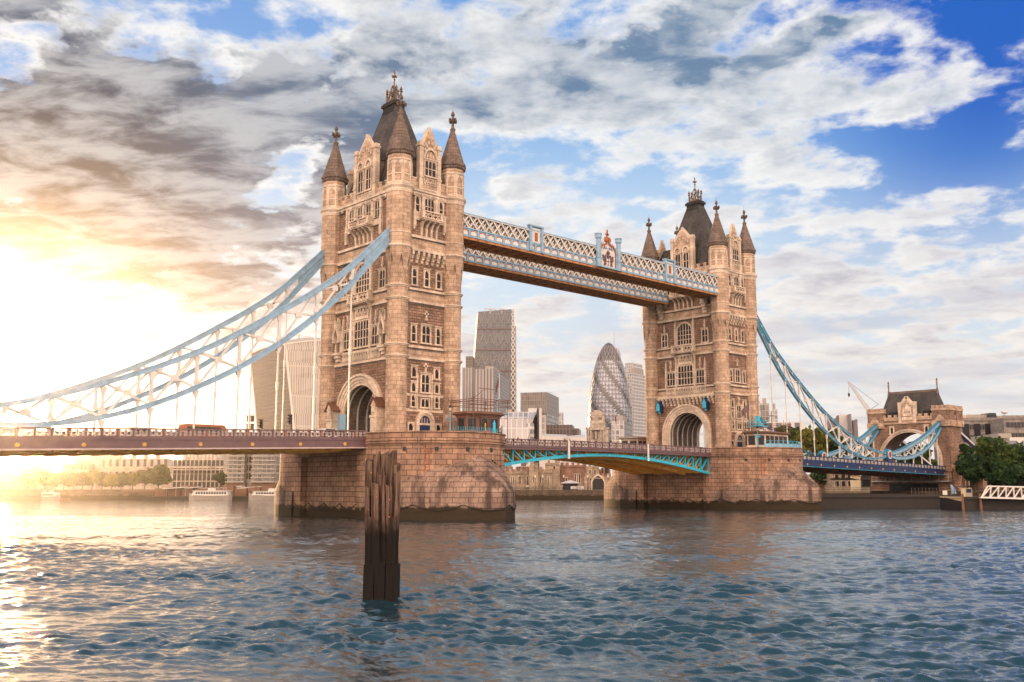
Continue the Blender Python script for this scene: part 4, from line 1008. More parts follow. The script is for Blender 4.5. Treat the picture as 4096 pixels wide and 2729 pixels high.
# ---------------------------------------------------------------- suspension chains
def chain(label, sx, x_at, y, mats, near):
    """braced chain from tower (x = sx-signed from x_at) down to its low pin"""
    X = lambda d: x_at+sx*d
    dk = [7.0]+[13.3+5.66*k for k in range(8)]
    zl = [37.75, 30.4, 24.95, 20.45, 16.75, 13.75, 11.25, 9.5, 8.45]; zu = [39.25, 32.95, 28.55, 24.85, 21.35, 18.25, 15.7, 13.5, 11.6]
    dk += [58.6, 62.5, 65.9]; zl += [8.25, 8.6, 9.2]; zu += [10.3, 9.9, 9.65]
    t = thing('suspension_chain', label, 'bridge chain', (X(36), y, 8), 'braced suspension chains')
    n = len(dk)
    def chord(z, nm, w, h0, h1):
        mb = MB(); P = []
        for i in range(n-1):                 # smooth between joints
            for q in np.linspace(0, 1, 4, endpoint=False):
                i0, i1, i2, i3 = max(i-1, 0), i, i+1, min(i+2, n-1)
                cr = lambda a: .5*((2*a[i1])+(-a[i0]+a[i2])*q+(2*a[i0]-5*a[i1]+4*a[i2]-a[i3])*q*q+(-a[i0]+3*a[i1]-3*a[i2]+a[i3])*q**3)
                P.append((dk[i]+(dk[i+1]-dk[i])*q, cr(z) if i else z[0]+(z[1]-z[0])*q))
        P.append((dk[-1], z[-1]))
        for k, ((a, za), (b, zb)) in enumerate(zip(P, P[1:])):
            h = h0+(h1-h0)*k/len(P); up = np.array([-(zb-za)*sx, 0, b-a])
            mb.mat(0).beam((X(a), y, za), (X(b), y, zb), w, h, up)
            for e in (-.5, .5): 
                o = up/np.linalg.norm(up)*h*e
                mb.mat(1).beam(np.array((X(a), y, za))+o, np.array((X(b), y, zb))+o, w+.18, .09, up)
            if k % 2 == 0:                    # riveted cover plates over the joints
                e_ = np.array((X(a), y, za)); g_ = np.array((X(b), y, zb))-e_; g_ = g_/np.linalg.norm(g_); mb.mat(1).beam(e_-g_*.22, e_+g_*.22, w+.08, h+.14, up)
            mb.mat(0)
        return link(nm, mb, mats[:2], t)
    chord(zu, 'upper_chord', .42, .72, .42); chord(zl, 'lower_chord', .42, .66, .38)
    for i in range(1, 9):
        mb = MB(); mb.beam((X(dk[i]), y, zl[i]), (X(dk[i]), y, zu[i]), .34, .34, (0, 1, 0))
        for z, s in ((zl[i]+.45, 1), (zu[i]-.45, -1)): mb.beam((X(dk[i]), y, z), (X(dk[i]), y, z+s*.9), .95, .26, (0, 1, 0), .34, .26)
        link('post', mb, mats[2], t)
        hb = MB(); x = X(dk[i]); zb = (zL(x) if sx < 0 else zR(x))-1.1
        hb.beam((x, y, zl[i]-.35), (x, y, zl[i]-1.1), .9, .3, (0, 1, 0), .3, .3)
        if zl[i]-1.1 > zb:
            hb.tube((x, y, zl[i]-1.0), (x, y, zb), .115, n=8); zm = zb+.55*(zl[i]-zb)
            hb.tube((x, y, zm-.5), (x, y, zm+.5), .19, n=8); hb.tube((x, y, zl[i]-1.25), (x, y, zl[i]-.9), .22, n=8)
        link('hanger', hb, mats[2], t)
    for i in range(1, 9):
        a, b = i, i+1
        mb = MB()
        for p, q in (((dk[a], zl[a]), (dk[b], zu[b])), ((dk[a], zu[a]), (dk[b], zl[b]))):
            mb.beam((X(p[0]), y, p[1]), (X(q[0]), y, q[1]), .24, .28, (0, 1, 0))
        m = ((dk[a]+dk[b])/2, (zl[a]+zu[a]+zl[b]+zu[b])/4)
        mb.beam((X(m[0]-.45), y, m[1]-.25*sx*0), (X(m[0]+.45), y, m[1]), .7, .34, (0, 1, 0))
        link('brace', mb, mats[2], t)
    # solid gusset near the tower
    mb = MB(); mb.hexa([(X(7), y-.15, zl[0]), (X(11.3), y-.15, 33.1), (X(11.3), y+.15, 33.1), (X(7), y+.15, zl[0]), (X(7), y-.15, zu[0]), (X(11.3), y-.15, 35.1), (X(11.3), y+.15, 35.1), (X(7), y+.15, zu[0])])
    link('gusset', mb, mats[0], t)
    # pin and short rising limb to the shore tower
    mb = MB(); x = X(65.9); z = 9.4; s = np.sign(y)
    Fp = (np.array([x, y, 0.]), np.array([1., 0, 0]), np.array([0, -1., 0]))
    c = lambda r, k=1: [(r*math.cos(q), z+r*k*math.sin(q)) for q in np.linspace(0, 2*math.pi, 20, endpoint=False)]
    mb.mat(0).fprism(Fp, c(1.45), -.5, .5); mb.mat(1).fprism(Fp, c(1.0, 1.1), -.55, .58); mb.mat(2).fprism(Fp, c(.62, 1.25), -.6, .63)
    mb.mat(3).box(x-1.0, x+1.0, y-.55, y+.55, 5.2, 8.3)
    link('pin', mb, [M['teal'], M['white'], M['red'], M['navy']], t)
    if sx > 0:
        dd = [65.9, 70, 75, 80, 85, 90, 95, 97.8]; a1 = [9.6, 10.0, 11.0, 12.4, 13.9, 15.7, 17.9, 18.9]; a0 = [9.2, 8.6, 8.7, 9.3, 10.5, 12.4, 15.6, 17.6]
        for nm, zz in (('upper_chord', a1), ('lower_chord', a0)):
            mb = MB()
            for i in range(7):
                up = (-(zz[i+1]-zz[i]), 0, dd[i+1]-dd[i]); mb.mat(0).beam((X(dd[i]), y, zz[i]), (X(dd[i+1]), y, zz[i+1]), .6, .8, up)
                for e in (-.42, .42):
                    o = np.array(up)/np.linalg.norm(up)*e; mb.mat(1).beam(np.array((X(dd[i]), y, zz[i]))+o, np.array((X(dd[i+1]), y, zz[i+1]))+o, .9, .1, up)
            link(nm, mb, [M['blue'], M['teal']], t)
        for i in range(1, 6):
            mb = MB(); mb.beam((X(dd[i]), y, a0[i]), (X(dd[i]), y, a1[i]), .34, .3, (0, 1, 0)); link('post', mb, mats[2], t)
            mb = MB(); mb.beam((X(dd[i]), y, a0[i]), (X(dd[i+1]), y, a1[i+1]), .26, .26, (0, 1, 0)); mb.beam((X(dd[i]), y, a1[i]), (X(dd[i+1]), y, a0[i+1]), .26, .26, (0, 1, 0)); link('brace', mb, mats[2], t)
        for i in range(1, 7):
            mb = MB(); x = X(dd[i]); zb = zR(x)-1.1; mb.tube((x, y, a0[i]), (x, y, zb), .15, n=8); mb.beam((x, y, a0[i]-.2), (x, y, a0[i]-1.0), .8, .3, (0, 1, 0), .3, .3); link('hanger', mb, mats[2], t)
    return t
for y, w in ((-9.1, 'nearer'), (9.1, 'farther')):
    chain(f'{w} pale braced chain sweeping down left from the nearer tower', -1, 0, y, (M['blue'], M['blue'], M['white']), y < 0)
    chain(f'{w} teal braced chain sweeping down right from the farther tower', 1, DX, y, (M['teal'], M['navy'] if y > 0 else M['blue'], M['white']), y < 0)

# ---------------------------------------------------------------- abutment tower on the far shore
def abutment():
    x0, x1, hy = 180.2, 188.4, 11.2
    t = thing('shore_tower', 'squat stone gate tower with slate roof at the far shore end of the bridge', 'gate tower', (184, 0, 0))
    mb = MB(); mb.mat(0); ro, zc = 8.4, 8.3
    for x in (x0, x1):
        A = arc(0, ro, math.pi, 0, 25, zc)
        for (ya, za), (yb, zb) in zip(A, A[1:]): mb.poly((x, ya, za), (x, yb, zb), (x, yb, 17.4), (x, ya, 17.4))
        for s in (-1, 1): mb.poly((x, s*ro, 4.6), (x, s*hy, 4.6), (x, s*hy, 17.4), (x, s*ro, 17.4)); mb.poly((x, s*ro, 4.6), (x, s*ro, zc), (x, s*ro*.999, zc), (x, s*ro*.999, 4.6))
        mb.poly((x, -hy, 17.4), (x, hy, 17.4), (x, hy, 20.6), (x, -hy, 20.6))
    for y in (-hy, hy): mb.poly((x0, y, 0), (x1, y, 0), (x1, y, 20.6), (x0, y, 20.6))
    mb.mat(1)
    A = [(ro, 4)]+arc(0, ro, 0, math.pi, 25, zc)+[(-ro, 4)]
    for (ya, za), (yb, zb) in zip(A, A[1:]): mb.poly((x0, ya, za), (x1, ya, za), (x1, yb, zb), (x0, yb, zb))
    mb.poly((x0, -hy, 20.5), (x1, -hy, 20.5), (x1, hy, 20.5), (x0, hy, 20.5))
    link('wall', mb, [M['rock'], M['sooty']], t)
    mb = MB(); mb.box(x0-.3, x1+.3, -hy-.3, hy+.3, -3.5, 5.6); mb.box(x0-.6, x1+.6, -hy-.6, hy+.6, 5.6, 6.3)
    for y in (-hy-.6, hy+.0):                  # stepped buttresses
        mb.box(x0+.2, x0+3.0, y-.9 if y < 0 else y, y+.7 if y < 0 else y+.9, -3.5, 12.2); mb.box(x1-3.2, x1-.2, y-.9 if y < 0 else y, y+.7 if y < 0 else y+.9, -3.5, 12.2)
    link('plinth', mb, M['granite'], t)
    F = (np.array([x0, 0, 0.]), np.array([0, 1., 0]), np.array([-1., 0, 0])); mb = MB()
    for r0, r1, d in ((8.8, 9.2, .5), (8.3, 8.8, .25)):
        A, B = arc(0, r1, 0, math.pi, 29, zc), arc(0, r0, 0, math.pi, 29, zc)
        for i in range(28): mb.fprism(F, [A[i], A[i+1], B[i+1], B[i]], -.3, d)
        for q in (-1, 1): mb.fbox(F, min(q*r0, q*r1), max(q*r0, q*r1), 6.3, zc, -.3, d)
    link('arch_moulding', mb, M['trim'], t)
    mb = MB(); mb.mat(0)
    for (a0, a1, b0, b1) in ((x0-.35, x0+.5, -hy, hy), (x1-.5, x1+.35, -hy, hy), (x0, x1, -hy-.35, -hy+.5), (x0, x1, hy-.5, hy+.35)):
        mb.box(a0, a1, b0, b1, 19.0, 19.5); mb.box(a0+.15, a1-.15, b0+.15 if b0 < -hy else b0, b1, 20.0, 21.0)
        L = max(a1-a0, b1-b0); k = int(L/1.7)
        for i in range(k):
            c = -L/2+.6+i*(L-1.2)/(k-1)
            if b1-b0 > a1-a0: mb.box(a0+.15, a1-.15, (b0+b1)/2+c-.45, (b0+b1)/2+c+.45, 21.0, 21.7)
            else: mb.box((a0+a1)/2+c-.45, (a0+a1)/2+c+.45, b0, b1, 21.0, 21.7)
    link('battlement', mb, M['ashlar'], t)
    for sy in (-1, 1):                         # square corner turrets, corbelled out
        for a0, a1 in ((x0-.5, x0+3.4), (x1-3.4, x1+.5)):
            mb = MB(); y0_, y1_ = sorted((sy*(hy-4.1), sy*(hy+.6)))
            mb.mat(0).box(a0, a1, y0_, y1_, 18.9, 22.6)
            mb.mat(1).box(a0-.2, a1+.2, y0_-.2, y1_+.2, 18.5, 19.6); mb.box(a0-.15, a1+.15, y0_-.15, y1_+.15, 22.3, 23.0)
            for i in range(4):
                yy = y0_+.35+i*(y1_-y0_-.7)/3; mb.box(a0-.15, a1+.15, yy-.32, yy+.32, 23.0, 23.75)
            for i in range(6):
                yy = y0_+.2+i*(y1_-y0_-.4)/5; mb.box(a0-.2, a1+.2, yy-.16, yy+.16, 17.9, 18.5)
                xx = a0+.2+i*(a1-a0-.4)/5; mb.box(xx-.16, xx+.16, y0_-.2, y1_+.2, 17.9, 18.5)
            mb.fprism((np.array([a0-.2, (y0_+y1_)/2, 0]), np.array([0, 1., 0]), np.array([-1., 0, 0])), [(-1.3, 19.4), (1.3, 19.4), (1.1, 20.2), (0, 21.3), (-1.1, 20.2)], 0, .25)
            link('corner_turret', mb, [M['rock'], M['ashlar']], t)
    rf = MB(); a = [(x0+.7, -8.8), (x1-.7, -8.8), (x1-.7, 8.8), (x0+.7, 8.8)]; xr = (x0+x1)/2
    b = [(xr-.15, -7.1), (xr+.15, -7.1), (xr+.15, 7.1), (xr-.15, 7.1)]; z = (20.6, 28.2)
    for i in range(4): rf.poly((*a[i], z[0]), (*a[(i+1) % 4], z[0]), (*b[(i+1) % 4], z[1]), (*b[i], z[1]))
    o = link('roof', rf, M['slate'], t)
    mb = MB(); mb.box(xr-.22, xr+.22, -7.0, 7.0, 28.0, 28.7)
    link('ridge', mb, M['sooty'], o)
    for y in (-7.1, 7.1):
        mb = MB(); mb.lathe((xr, y), [(.5, 27.3), (.3, 28.8), (.16, 29.3), (.16, 30.0), (.4, 30.1), (.14, 30.3), (.12, 31.2), (.3, 31.3), (.02, 32.0)], 8); mb.box(xr-.08, xr+.08, y-.4, y+.4, 30.6, 30.75)
        link('finial', mb, M['sooty'], o)
    mb = MB(); mb.mat(0).fprism(F, [(-2.1, 19.2), (2.1, 19.2), (2.1, 24.0), (0, 26.4), (-2.1, 24.0)], -.6, .25)
    mb.mat(1)
    for s in (-1, 1): mb.fbox(F, s*2.2-.35, s*2.2+.35, 19.2, 25.2, -.6, .45); mb.beam((x0-.2, s*2.0, 24.1), (x0-.2, 0, 26.6), .9, .25, (1, 0, 0))
    mb.fbox(F, -1.3, 1.3, 21.2, 22.0, 0, .4); mb.lathe((x0-.3, 0), [(.3, 22), (.8, 22.5), (.9, 23.2), (.5, 23.9), (.05, 24.6)], 8, 0, .4, 1); mb.fbox(F, -1.6, 1.6, 20.0, 20.9, 0, .4)
    for s in (-1, 1): mb.beam((x0-.35, s*1.1, 22), (x0-.35, s*.9, 23.8), .5, .2, (1, 0, 0))
    link('gable', mb, [M['ashlar'], M['trim']], t)
    for y in (-5.2, 4.8): window(t, F, y-.38, y+.38, 16.4, 18.1, 1, 0, .3)
    for y in (-5.2, 4.4):
        mb = MB(); mb.mat(0).box(x0+.6, x0+2.6, y-.9, y+.9, 20.6, 22.6); mb.mat(1).hexa([(x0+.3, y-1.1, 22.4), (x0+3.6, y-1.1, 24.3), (x0+3.6, y+1.1, 24.3), (x0+.3, y+1.1, 22.4), (x0+.3, y-1.1, 22.65), (x0+3.6, y-1.1, 24.5), (x0+3.6, y+1.1, 24.5), (x0+.3, y+1.1, 22.65)])
        link('roof_hatch', mb, [M['lead'], M['slate']], o)
    # land tie running down behind the tower to the approach
    for y in (-9.6, 9.6):
        mb = MB(); mb.mat(0).beam((x1+.2, y, 17.4), (222, y, 5.2), .8, 1.0); mb.mat(1).beam((x1+.2, y-.5, 17.4), (222, y-.5, 5.2), .12, .5)
        link('land_tie', mb, [M['navy'], M['white']], t)
    mb = MB(); mb.mat(1)
    for z in (2.9, 4.6): mb.beam((x0-2.3, -11.3, z), (x0-2.3, 11.6, z), .14, .14)
    mb.beam((x0-1.4, -11.3, 2.8), (x0-1.4, 11.6, 2.8), 2.2, .2)
    for i in range(10): yy = -11.3+i*2.54; mb.beam((x0-2.3, yy, 2.8), (x0-2.3, yy, 4.6), .1, .1)
    link('maintenance_gantry', mb, [M['black'], M['steel']], t)
    # dark undercroft opening
    mb = MB(); mb.box(x0-.42, x0-.25, -7.6, 6.4, -2.5, 2.2); link('undercroft_arch', mb, M['black'], t)
    # approach viaduct
    v = MB(); v.box(x1+.65, 270, -9.4, 9.4, 3.4, 6.2); v.box(x1+.65, 270, -9.7, -9.4, 6.2, 7.3); v.box(x1+.65, 270, 9.4, 9.7, 6.2, 7.3)
    for i in range(5):
        xx = x1+2+i*16; v.box(xx, xx+6, -9.2, 9.2, -.2, 3.4)
    tag(link('approach_viaduct', v, M['rock']), 'stone approach viaduct running inland behind the squat gate tower', 'viaduct')
abutment()
# ---------------------------------------------------------------- foreground mooring post
def mooring_post():
    cx, cy = -65.22, -90.92; t = thing('mooring_post', 'weathered dark timber mooring post standing alone in the river', 'mooring post', (cx, cy, -4))
    m, nt, b = newmat('weathered_timber')
    tc = nt.nodes.new('ShaderNodeTexCoord').outputs['Object']; mp = nt.nodes.new('ShaderNodeMapping'); nt.links.new(tc, mp.inputs[0]); mp.inputs['Scale'].default_value = (9, 9, .55)
    n = noise(nt, mp.outputs[0], 1.0, 8, .65); c = mixc(nt, n.sst(.32, .68), (.020, .012, .011), (.21, .135, .10))
    g = nt.nodes.new('ShaderNodeNewGeometry'); sx = nt.nodes.new('ShaderNodeSeparateXYZ'); nt.links.new(g.outputs['Position'], sx.inputs[0])
    wet = (NX(nt, sx.outputs[2])+(noise(nt, tc, 2.5, 4)-.5)*1.2)  .sst(.9, -.5); c = mixc(nt, wet, c, (.010, .008, .007))
    nt.links.new(c, b.inputs['Base Color']); b.inputs['Roughness'].default_value = .85; b.inputs['Specular IOR Level'].default_value = .2
    bp = nt.nodes.new('ShaderNodeBump'); bp.inputs['Strength'].default_value = .9; bp.inputs['Distance'].default_value = .04; nt.links.new(n.s, bp.inputs['Height']); nt.links.new(bp.outputs[0], b.inputs['Normal'])
    rx, ry = _r[0], _r[1]; hx, hy = HF[0], HF[1]
    rg = np.random.default_rng(5)
    # lateral, depth, width, thickness, bottom, top, lean (metres across the view)
    for a, d, w, th, z0, z1, ln in ((-.50, .1, .30, .34, -4, 2.62, -.13), (-.24, .25, .28, .3, -4, 2.95, -.08), (.02, .35, .36, .3, -4, 2.95, .0), (.30, .2, .26, .3, -4, 3.05, .05), (.50, .05, .30, .34, -4, 2.62, .04),
                                    (.0, -.22, .34, .26, -3.4, 2.05, -.06), (-.18, -.42, .30, .18, -2.4, 1.72, -.12), (.33, -.36, .24, .2, -4, 1.66, -.06), (-.55, -.25, .20, .22, -3.2, 1.55, -.10), (.16, -.46, .12, .10, -1.4, 2.3, -.14), (.56, -.2, .2, .2, -4, 2.2, .04)):
        mb = MB(); k = 11
        prev = None
        for i in range(k+1):
            q = i/k; z = z0+(z1-z0)*q; la = a+ln*(z+1.6)/4.4*1.2
            ww = w*(1+rg.normal(0, .035)); tt = th*(1+rg.normal(0, .04)); ring = []
            for u_, v_ in ((-.5, -.5), (-.12, -.56), (.2, -.5), (.5, -.46), (.5, .5), (-.5, .5)):
                L = la+u_*ww+rg.normal(0, .009); Dp = d+v_*tt+rg.normal(0, .009)
                zz = z+(rg.normal(0, .10)-.05 if i == k else 0)
                ring.append((cx+rx*L+hx*Dp, cy+ry*L+hy*Dp, zz))
            if prev:
                for j in range(6): mb.poly(prev[j], prev[(j+1) % 6], ring[(j+1) % 6], ring[j])
            prev = ring
        mb.poly(*prev)
        link('timber', mb, m, t)
    bt = MB(); q_ = lambda L, Dp, z: np.array((cx+rx*L+hx*Dp, cy+ry*L+hy*Dp, z))
    for L, Dp, z in ((-.5, -.12, 2.1), (-.5, -.12, 1.2), (.52, -.14, 2.0), (.52, -.16, 1.1), (.0, -.36, 1.6), (.02, -.36, .8), (-.2, -.52, 1.1), (.32, -.47, 1.0), (-.55, -.37, .6), (.32, -.47, .3)):
        bt.tube(q_(L, Dp, z), q_(L, Dp-.06, z), .035, n=6)
    link('bolt', bt, M['rust'], t)
    mb = MB(); c = lambda L, Dp, z: (cx+rx*L+hx*Dp, cy+ry*L+hy*Dp, z)
    for l0, l1, d0, zt_ in ((-.70, -.26, -.55, -1.60), (-.255, .2, -.52, -1.54), (.205, .68, -.56, -1.63)):
        mb.hexa([c(l0, d0, -5), c(l1, d0, -5), c(l1, .6, -5), c(l0, .6, -5), c(l0+.02, d0+.02, zt_), c(l1-.015, d0, zt_+.04), c(l1, .6, zt_), c(l0, .6, zt_)])
    mb.hexa([c(-.60, -.45, -1.6), c(.60, -.45, -1.6), c(.60, .45, -1.6), c(-.60, .45, -1.6), c(-.55, -.38, .3), c(.58, -.38, .3), c(.58, .4, .3), c(-.55, .4, .3)])
    link('base', mb, m, t)
mooring_post()

# ---------------------------------------------------------------- control cabins, lamps, rails, flags on the piers
def lamp_post(x, y, z, label, h=3.7, col='blue'):
    t = thing('lamp_post', label, 'lamp post', (x, y, z), 'ornate lamp posts on the bridge')
    mb = MB(); mb.lathe((x, y), [(.26, z), (.26, z+.15), (.17, z+.25), (.15, z+1.2), (.2, z+1.3), (.10, z+1.45), (.08, z+h-1.0)], 8)
    zz = z+h*.60; mb.box(x-.75, x+.75, y-.06, y+.06, zz-.05, zz+.06)
    for s in (-1, 1): mb.lathe((x+s*.75, y), [(.05, zz-.15), (.11, zz), (.04, zz+.3), (.01, zz+.42)], 6); mb.beam((x+s*.1, y, zz-.4), (x+s*.5, y, zz-.03), .07)
    link('post', mb, M[col], t)
    g = MB(); g.lathe((x, y), [(.10, z+h-.85), (.22, z+h-.38)], 6); link('lamp_glass', g, M['lampglass'], t)
    g = MB(); g.lathe((x, y), [(.07, z+h-1.05), (.12, z+h-.85)], 6); g.lathe((x, y), [(.28, z+h-.38), (.16, z+h-.15), (.05, z+h), (.02, z+h+.2)], 6); link('lamp_cap', g, M['black'], t)
    return t
def cabin(label, x, y, z, sx, sy, mats, wins):
    """octagonal-ended timber control cabin with flat eaved roof"""
    t = thing('control_cabin', label, 'control cabin', (x, y, z), 'bridge control cabins')
    c = .28*min(sx, sy); P = lambda e: [(x-sx/2-e+c, y-sy/2-e), (x+sx/2+e-c, y-sy/2-e), (x+sx/2+e, y-sy/2-e+c), (x+sx/2+e, y+sy/2+e-c), (x+sx/2+e-c, y+sy/2+e), (x-sx/2-e+c, y+sy/2+e), (x-sx/2-e, y+sy/2+e-c), (x-sx/2-e, y-sy/2-e+c)]
    mb = MB(); mb.prism(P(0), z, z+3.95); mb.prism(P(.1), z, z+1.5); mb.prism(P(.1), z+3.5, z+3.7); link('wall', mb, mats[0], t)
    rf = MB(); rf.prism(P(.55), z+3.95, z+4.15); rf.prism(P(.4), z+4.15, z+4.3); rf.prism(P(.25), z+3.75, z+3.95); link('roof', rf, mats[1], t)
    pl = P(0)
    for i in range(8):
        a, b = np.array(pl[i]), np.array(pl[(i+1) % 8]); d = b-a; L = np.linalg.norm(d); T = np.array([*(d/L), 0]); N = np.array([T[1], -T[0], 0])
        k = max(1, int(L/1.35))
        for j in range(k):
            a0 = (j+.16)*L/k; a1 = (j+.84)*L/k; F = (np.array([*a, 0.]), T, N)
            f = MB(); w = .1
            f.fbox(F, a0-w, a0, z+1.6, z+3.4, -.05, .08); f.fbox(F, a1, a1+w, z+1.6, z+3.4, -.05, .08); f.fbox(F, a0-w, a1+w, z+3.3, z+3.42, -.05, .09); f.fbox(F, a0-w, a1+w, z+1.52, z+1.62, -.05, .12)
            o = link('window', f, mats[2], t); g = MB(); g.fbox(F, a0, a1, z+1.62, z+3.3, -.03, .03); link('pane', g, wins, o)
    return t
zc_ = 8.1
cabin('brown timber control cabin at the rounded end of the nearer pier', 5.9, -14.9, zc_, 6.6, 4.6, (M['wood'], M['wood'], M['plum']), M['glass'])
cabin('long control cabin with cream walls at the rounded end of the farther pier', 83.5, -15.0, zc_, 10.6, 4.6, (M['trim'], M['wood'], M['plum']), M['glass'])
cabin('pale control cabin with a round canopy behind the left edge of the farther tower', 80.6, 17.0, zc_, 7.4, 5.0, (M['cream'], M['concrete'], M['plum']), M['glass'])
def scaffold(x0, x1, y0, y1, z0, z1, label):
    mb = MB()
    for x in np.linspace(x0, x1, 5):
        for y in (y0, y1): mb.tube((x, y, z0), (x, y, z1+random.uniform(.2, 1.2)), .05, n=5)
    for z in (z1-.9, z1-.3, z1):
        for y in (y0, y1): mb.tube((x0-.5, y, z), (x1+.5, y, z+.1), .045, n=5)
        for x in (x0, x1): mb.tube((x, y0-.4, z), (x, y1+.4, z), .045, n=5)
    mb.tube((x0, y0, z1), (x0+2.2, y0, z1+1.5), .045, n=5); mb.tube((x0+1, y0, z1+1.6), (x0+4, y0, z1+1.55), .05, n=5); mb.tube((x0, y0, z1-2.2), (x0+3, y0, z1-4), .04, n=5)
    tag(link('scaffold', mb, M['wood']), label, 'scaffolding')
scaffold(2.6, 9.4, -17.5, -12.5, 8.1, 14.2, 'brown tube scaffolding wrapped round the brown timber cabin')
scaffold(79.5, 88.6, -17.4, -12.7, 12.4, 14.0, 'thin pipe railing on top of the long cream cabin')
lamp_post(2.0, -13.0, 9.05-.6, 'blue lamp post with a cross arm, left of the brown timber cabin', 5.0)
lamp_post(77.4, -16.9, 8.1, 'turquoise lamp post with a lookout basket, left of the long cream cabin', 5.2, 'turq')
lamp_post(140., 8.5, zR(140)-1.2, 'teal lamp post standing on the road deck inside the gate arch, left one', 4.6, 'turq')
lamp_post(166., 8.5, zR(166)-1.2, 'teal lamp post standing on the road deck inside the gate arch, right one', 4.2, 'turq')
def curve_rail(label, cx, a0, a1, r, mat, mesh=None, n=10):
    mb = MB(); pts = [(cx+r*math.cos(q), -11.3+r*math.sin(q)) for q in np.linspace(a0, a1, n)]
    for p in pts: mb.tube((*p, 8.9), (*p, 10.35), .06, n=5)
    for p, q in zip(pts, pts[1:]):
        for z in (9.25, 9.75, 10.3): mb.beam((*p, z), (*q, z), .06)
    t = link('railing', mb, mat); tag(t, label, 'railing', 'painted railings on the pier tops')
    if mesh:
        g = MB()
        for p, q in zip(pts, pts[1:]): g.poly((*p, 9.1), (*q, 9.1), (*q, 9.75), (*p, 9.75))
        link('infill_panel', g, mesh, t)
curve_rail('blue railing in front of the brown timber cabin', 0, -.86, -.42, 10.4, M['blue'], M['navy'], 7)
curve_rail('turquoise railing with screened lower half, before the long cream cabin', DX, -2.25, -.75, 10.4, M['turq'], M['blue'], 12)
mb = MB()
for i in range(26):
    q = -1.95+i*.034; x, y = 10.35*math.cos(q), -11.3+10.35*math.sin(q); mb.tube((x, y, 8.9), (x, y, 9.75), .035, n=4)
tag(link('picket_fence', mb, M['turq']), 'low turquoise picket fence beside the blue lamp post', 'fence')
mb = MB(); mb.lathe((4.6, -19.9), [(.28, 8.5), (.28, 9.1), (.2, 9.3), (.2, 10.3), (.26, 10.4), (.1, 10.7), (.05, 11.0)], 8); tag(link('bollard', mb, M['turq']), 'stubby turquoise bollard in front of the brown timber cabin', 'bollard')
mb = MB(); mb.lathe((3.6, -19.6), [(.5, 8.6), (.7, 8.9), (.68, 9.25), (.35, 9.45), (.05, 9.5)], 10); tag(link('tarpaulin', mb, M['red']), 'red tarpaulin heap on the nearer pier top', 'tarpaulin')
mb = MB()
for x, y in ((4.0, -18.6), (5.6, -18.9), (9.2, -16.4)): mb.tube((x, y, 8.3), (x, y, 10.6), .07, n=6)
tag(link('scaffold_guard', mb, M['yellow']), 'yellow padded scaffold feet around the brown timber cabin', 'pole guard')
mb = MB(); mb.mat(0).box(76.0, 79.3, -18.2, -15.8, 13.2, 13.35)
for x in (76.0, 77.6, 79.3):
    for y in (-18.2, -15.8): mb.tube((x, y, 13.3), (x, y, 14.4), .05, n=5)
for z in (13.85, 14.4):
    for y in (-18.2, -15.8): mb.beam((76, y, z), (79.3, y, z), .06)
    for x in (76, 79.3): mb.beam((x, -18.2, z), (x, -15.8, z), .06)
mb.box(77.2, 77.9, -17.3, -16.6, 13.3, 15.3); mb.mat(1).lathe((76.6, -17), [(.3, 13.4), (.4, 13.9), (.2, 14.3)], 8); mb.lathe((78.6, -17), [(.35, 13.4), (.35, 13.9), (.1, 14.1)], 8)
tag(link('lookout_basket', mb, [M['turq'], M['concrete']]), 'turquoise railed lookout basket on top of the turquoise post', 'lookout basket')
mb = MB(); mb.box(9.6, 11.4, -15.9, -14.6, 12.35, 12.5); mb.beam((9.3, -15.2, 11.6), (10.4, -15.2, 12.35), .12); mb.tube((9.4, -15.2, 12.3), (9.4, -15.2, 14.6), .09, n=6); mb.lathe((9.4, -15.2), [(.1, 14.4), (.35, 14.5), (.3, 14.65), (.05, 14.75)], 8)
tag(link('signal_platform', mb, M['blue']), 'small blue bracket platform on the right corner of the brown timber cabin', 'platform')
def flagpole(x, y, z0, z1, label, fl, mat):
    t = thing('flagpole', label, 'flagpole', (x, y, z0), 'flagpoles on the piers')
    mb = MB(); mb.tube((x, y, z0), (x, y, z1), .09, .05, 6); mb.lathe((x, y), [(.02, z1), (.1, z1+.08), (.02, z1+.18)], 6); link('pole', mb, M['white'], t)
    f = MB(); n = 6
    for i in range(n):
        g = lambda k, z: (x+_r[0]*fl*k/n+.12*math.sin(k*1.3)*HF[0], y+_r[1]*fl*k/n+.12*math.sin(k*1.3)*HF[1], z-.30*abs(k)*.9)
        f.poly(g(i, z1-.15), g(i+1, z1-.15), g(i+1, z1-1.6), g(i, z1-1.6))
    link('flag', f, mat, t)
flagpole(9.8, -15.2, 12.3, 18.5, 'white flagpole with a drooping flag on the brown timber cabin', -.55, M['plum'])
flagpole(80.9, -13.0, 12.3, 18.6, 'flagpole with a dark flag in front of the farther tower', -1.7, M['plum'])
flagpole(74.6, 18.0, 8.1, 18.0, 'flagpole with a furled red flag left of the farther tower', .4, M['red'])

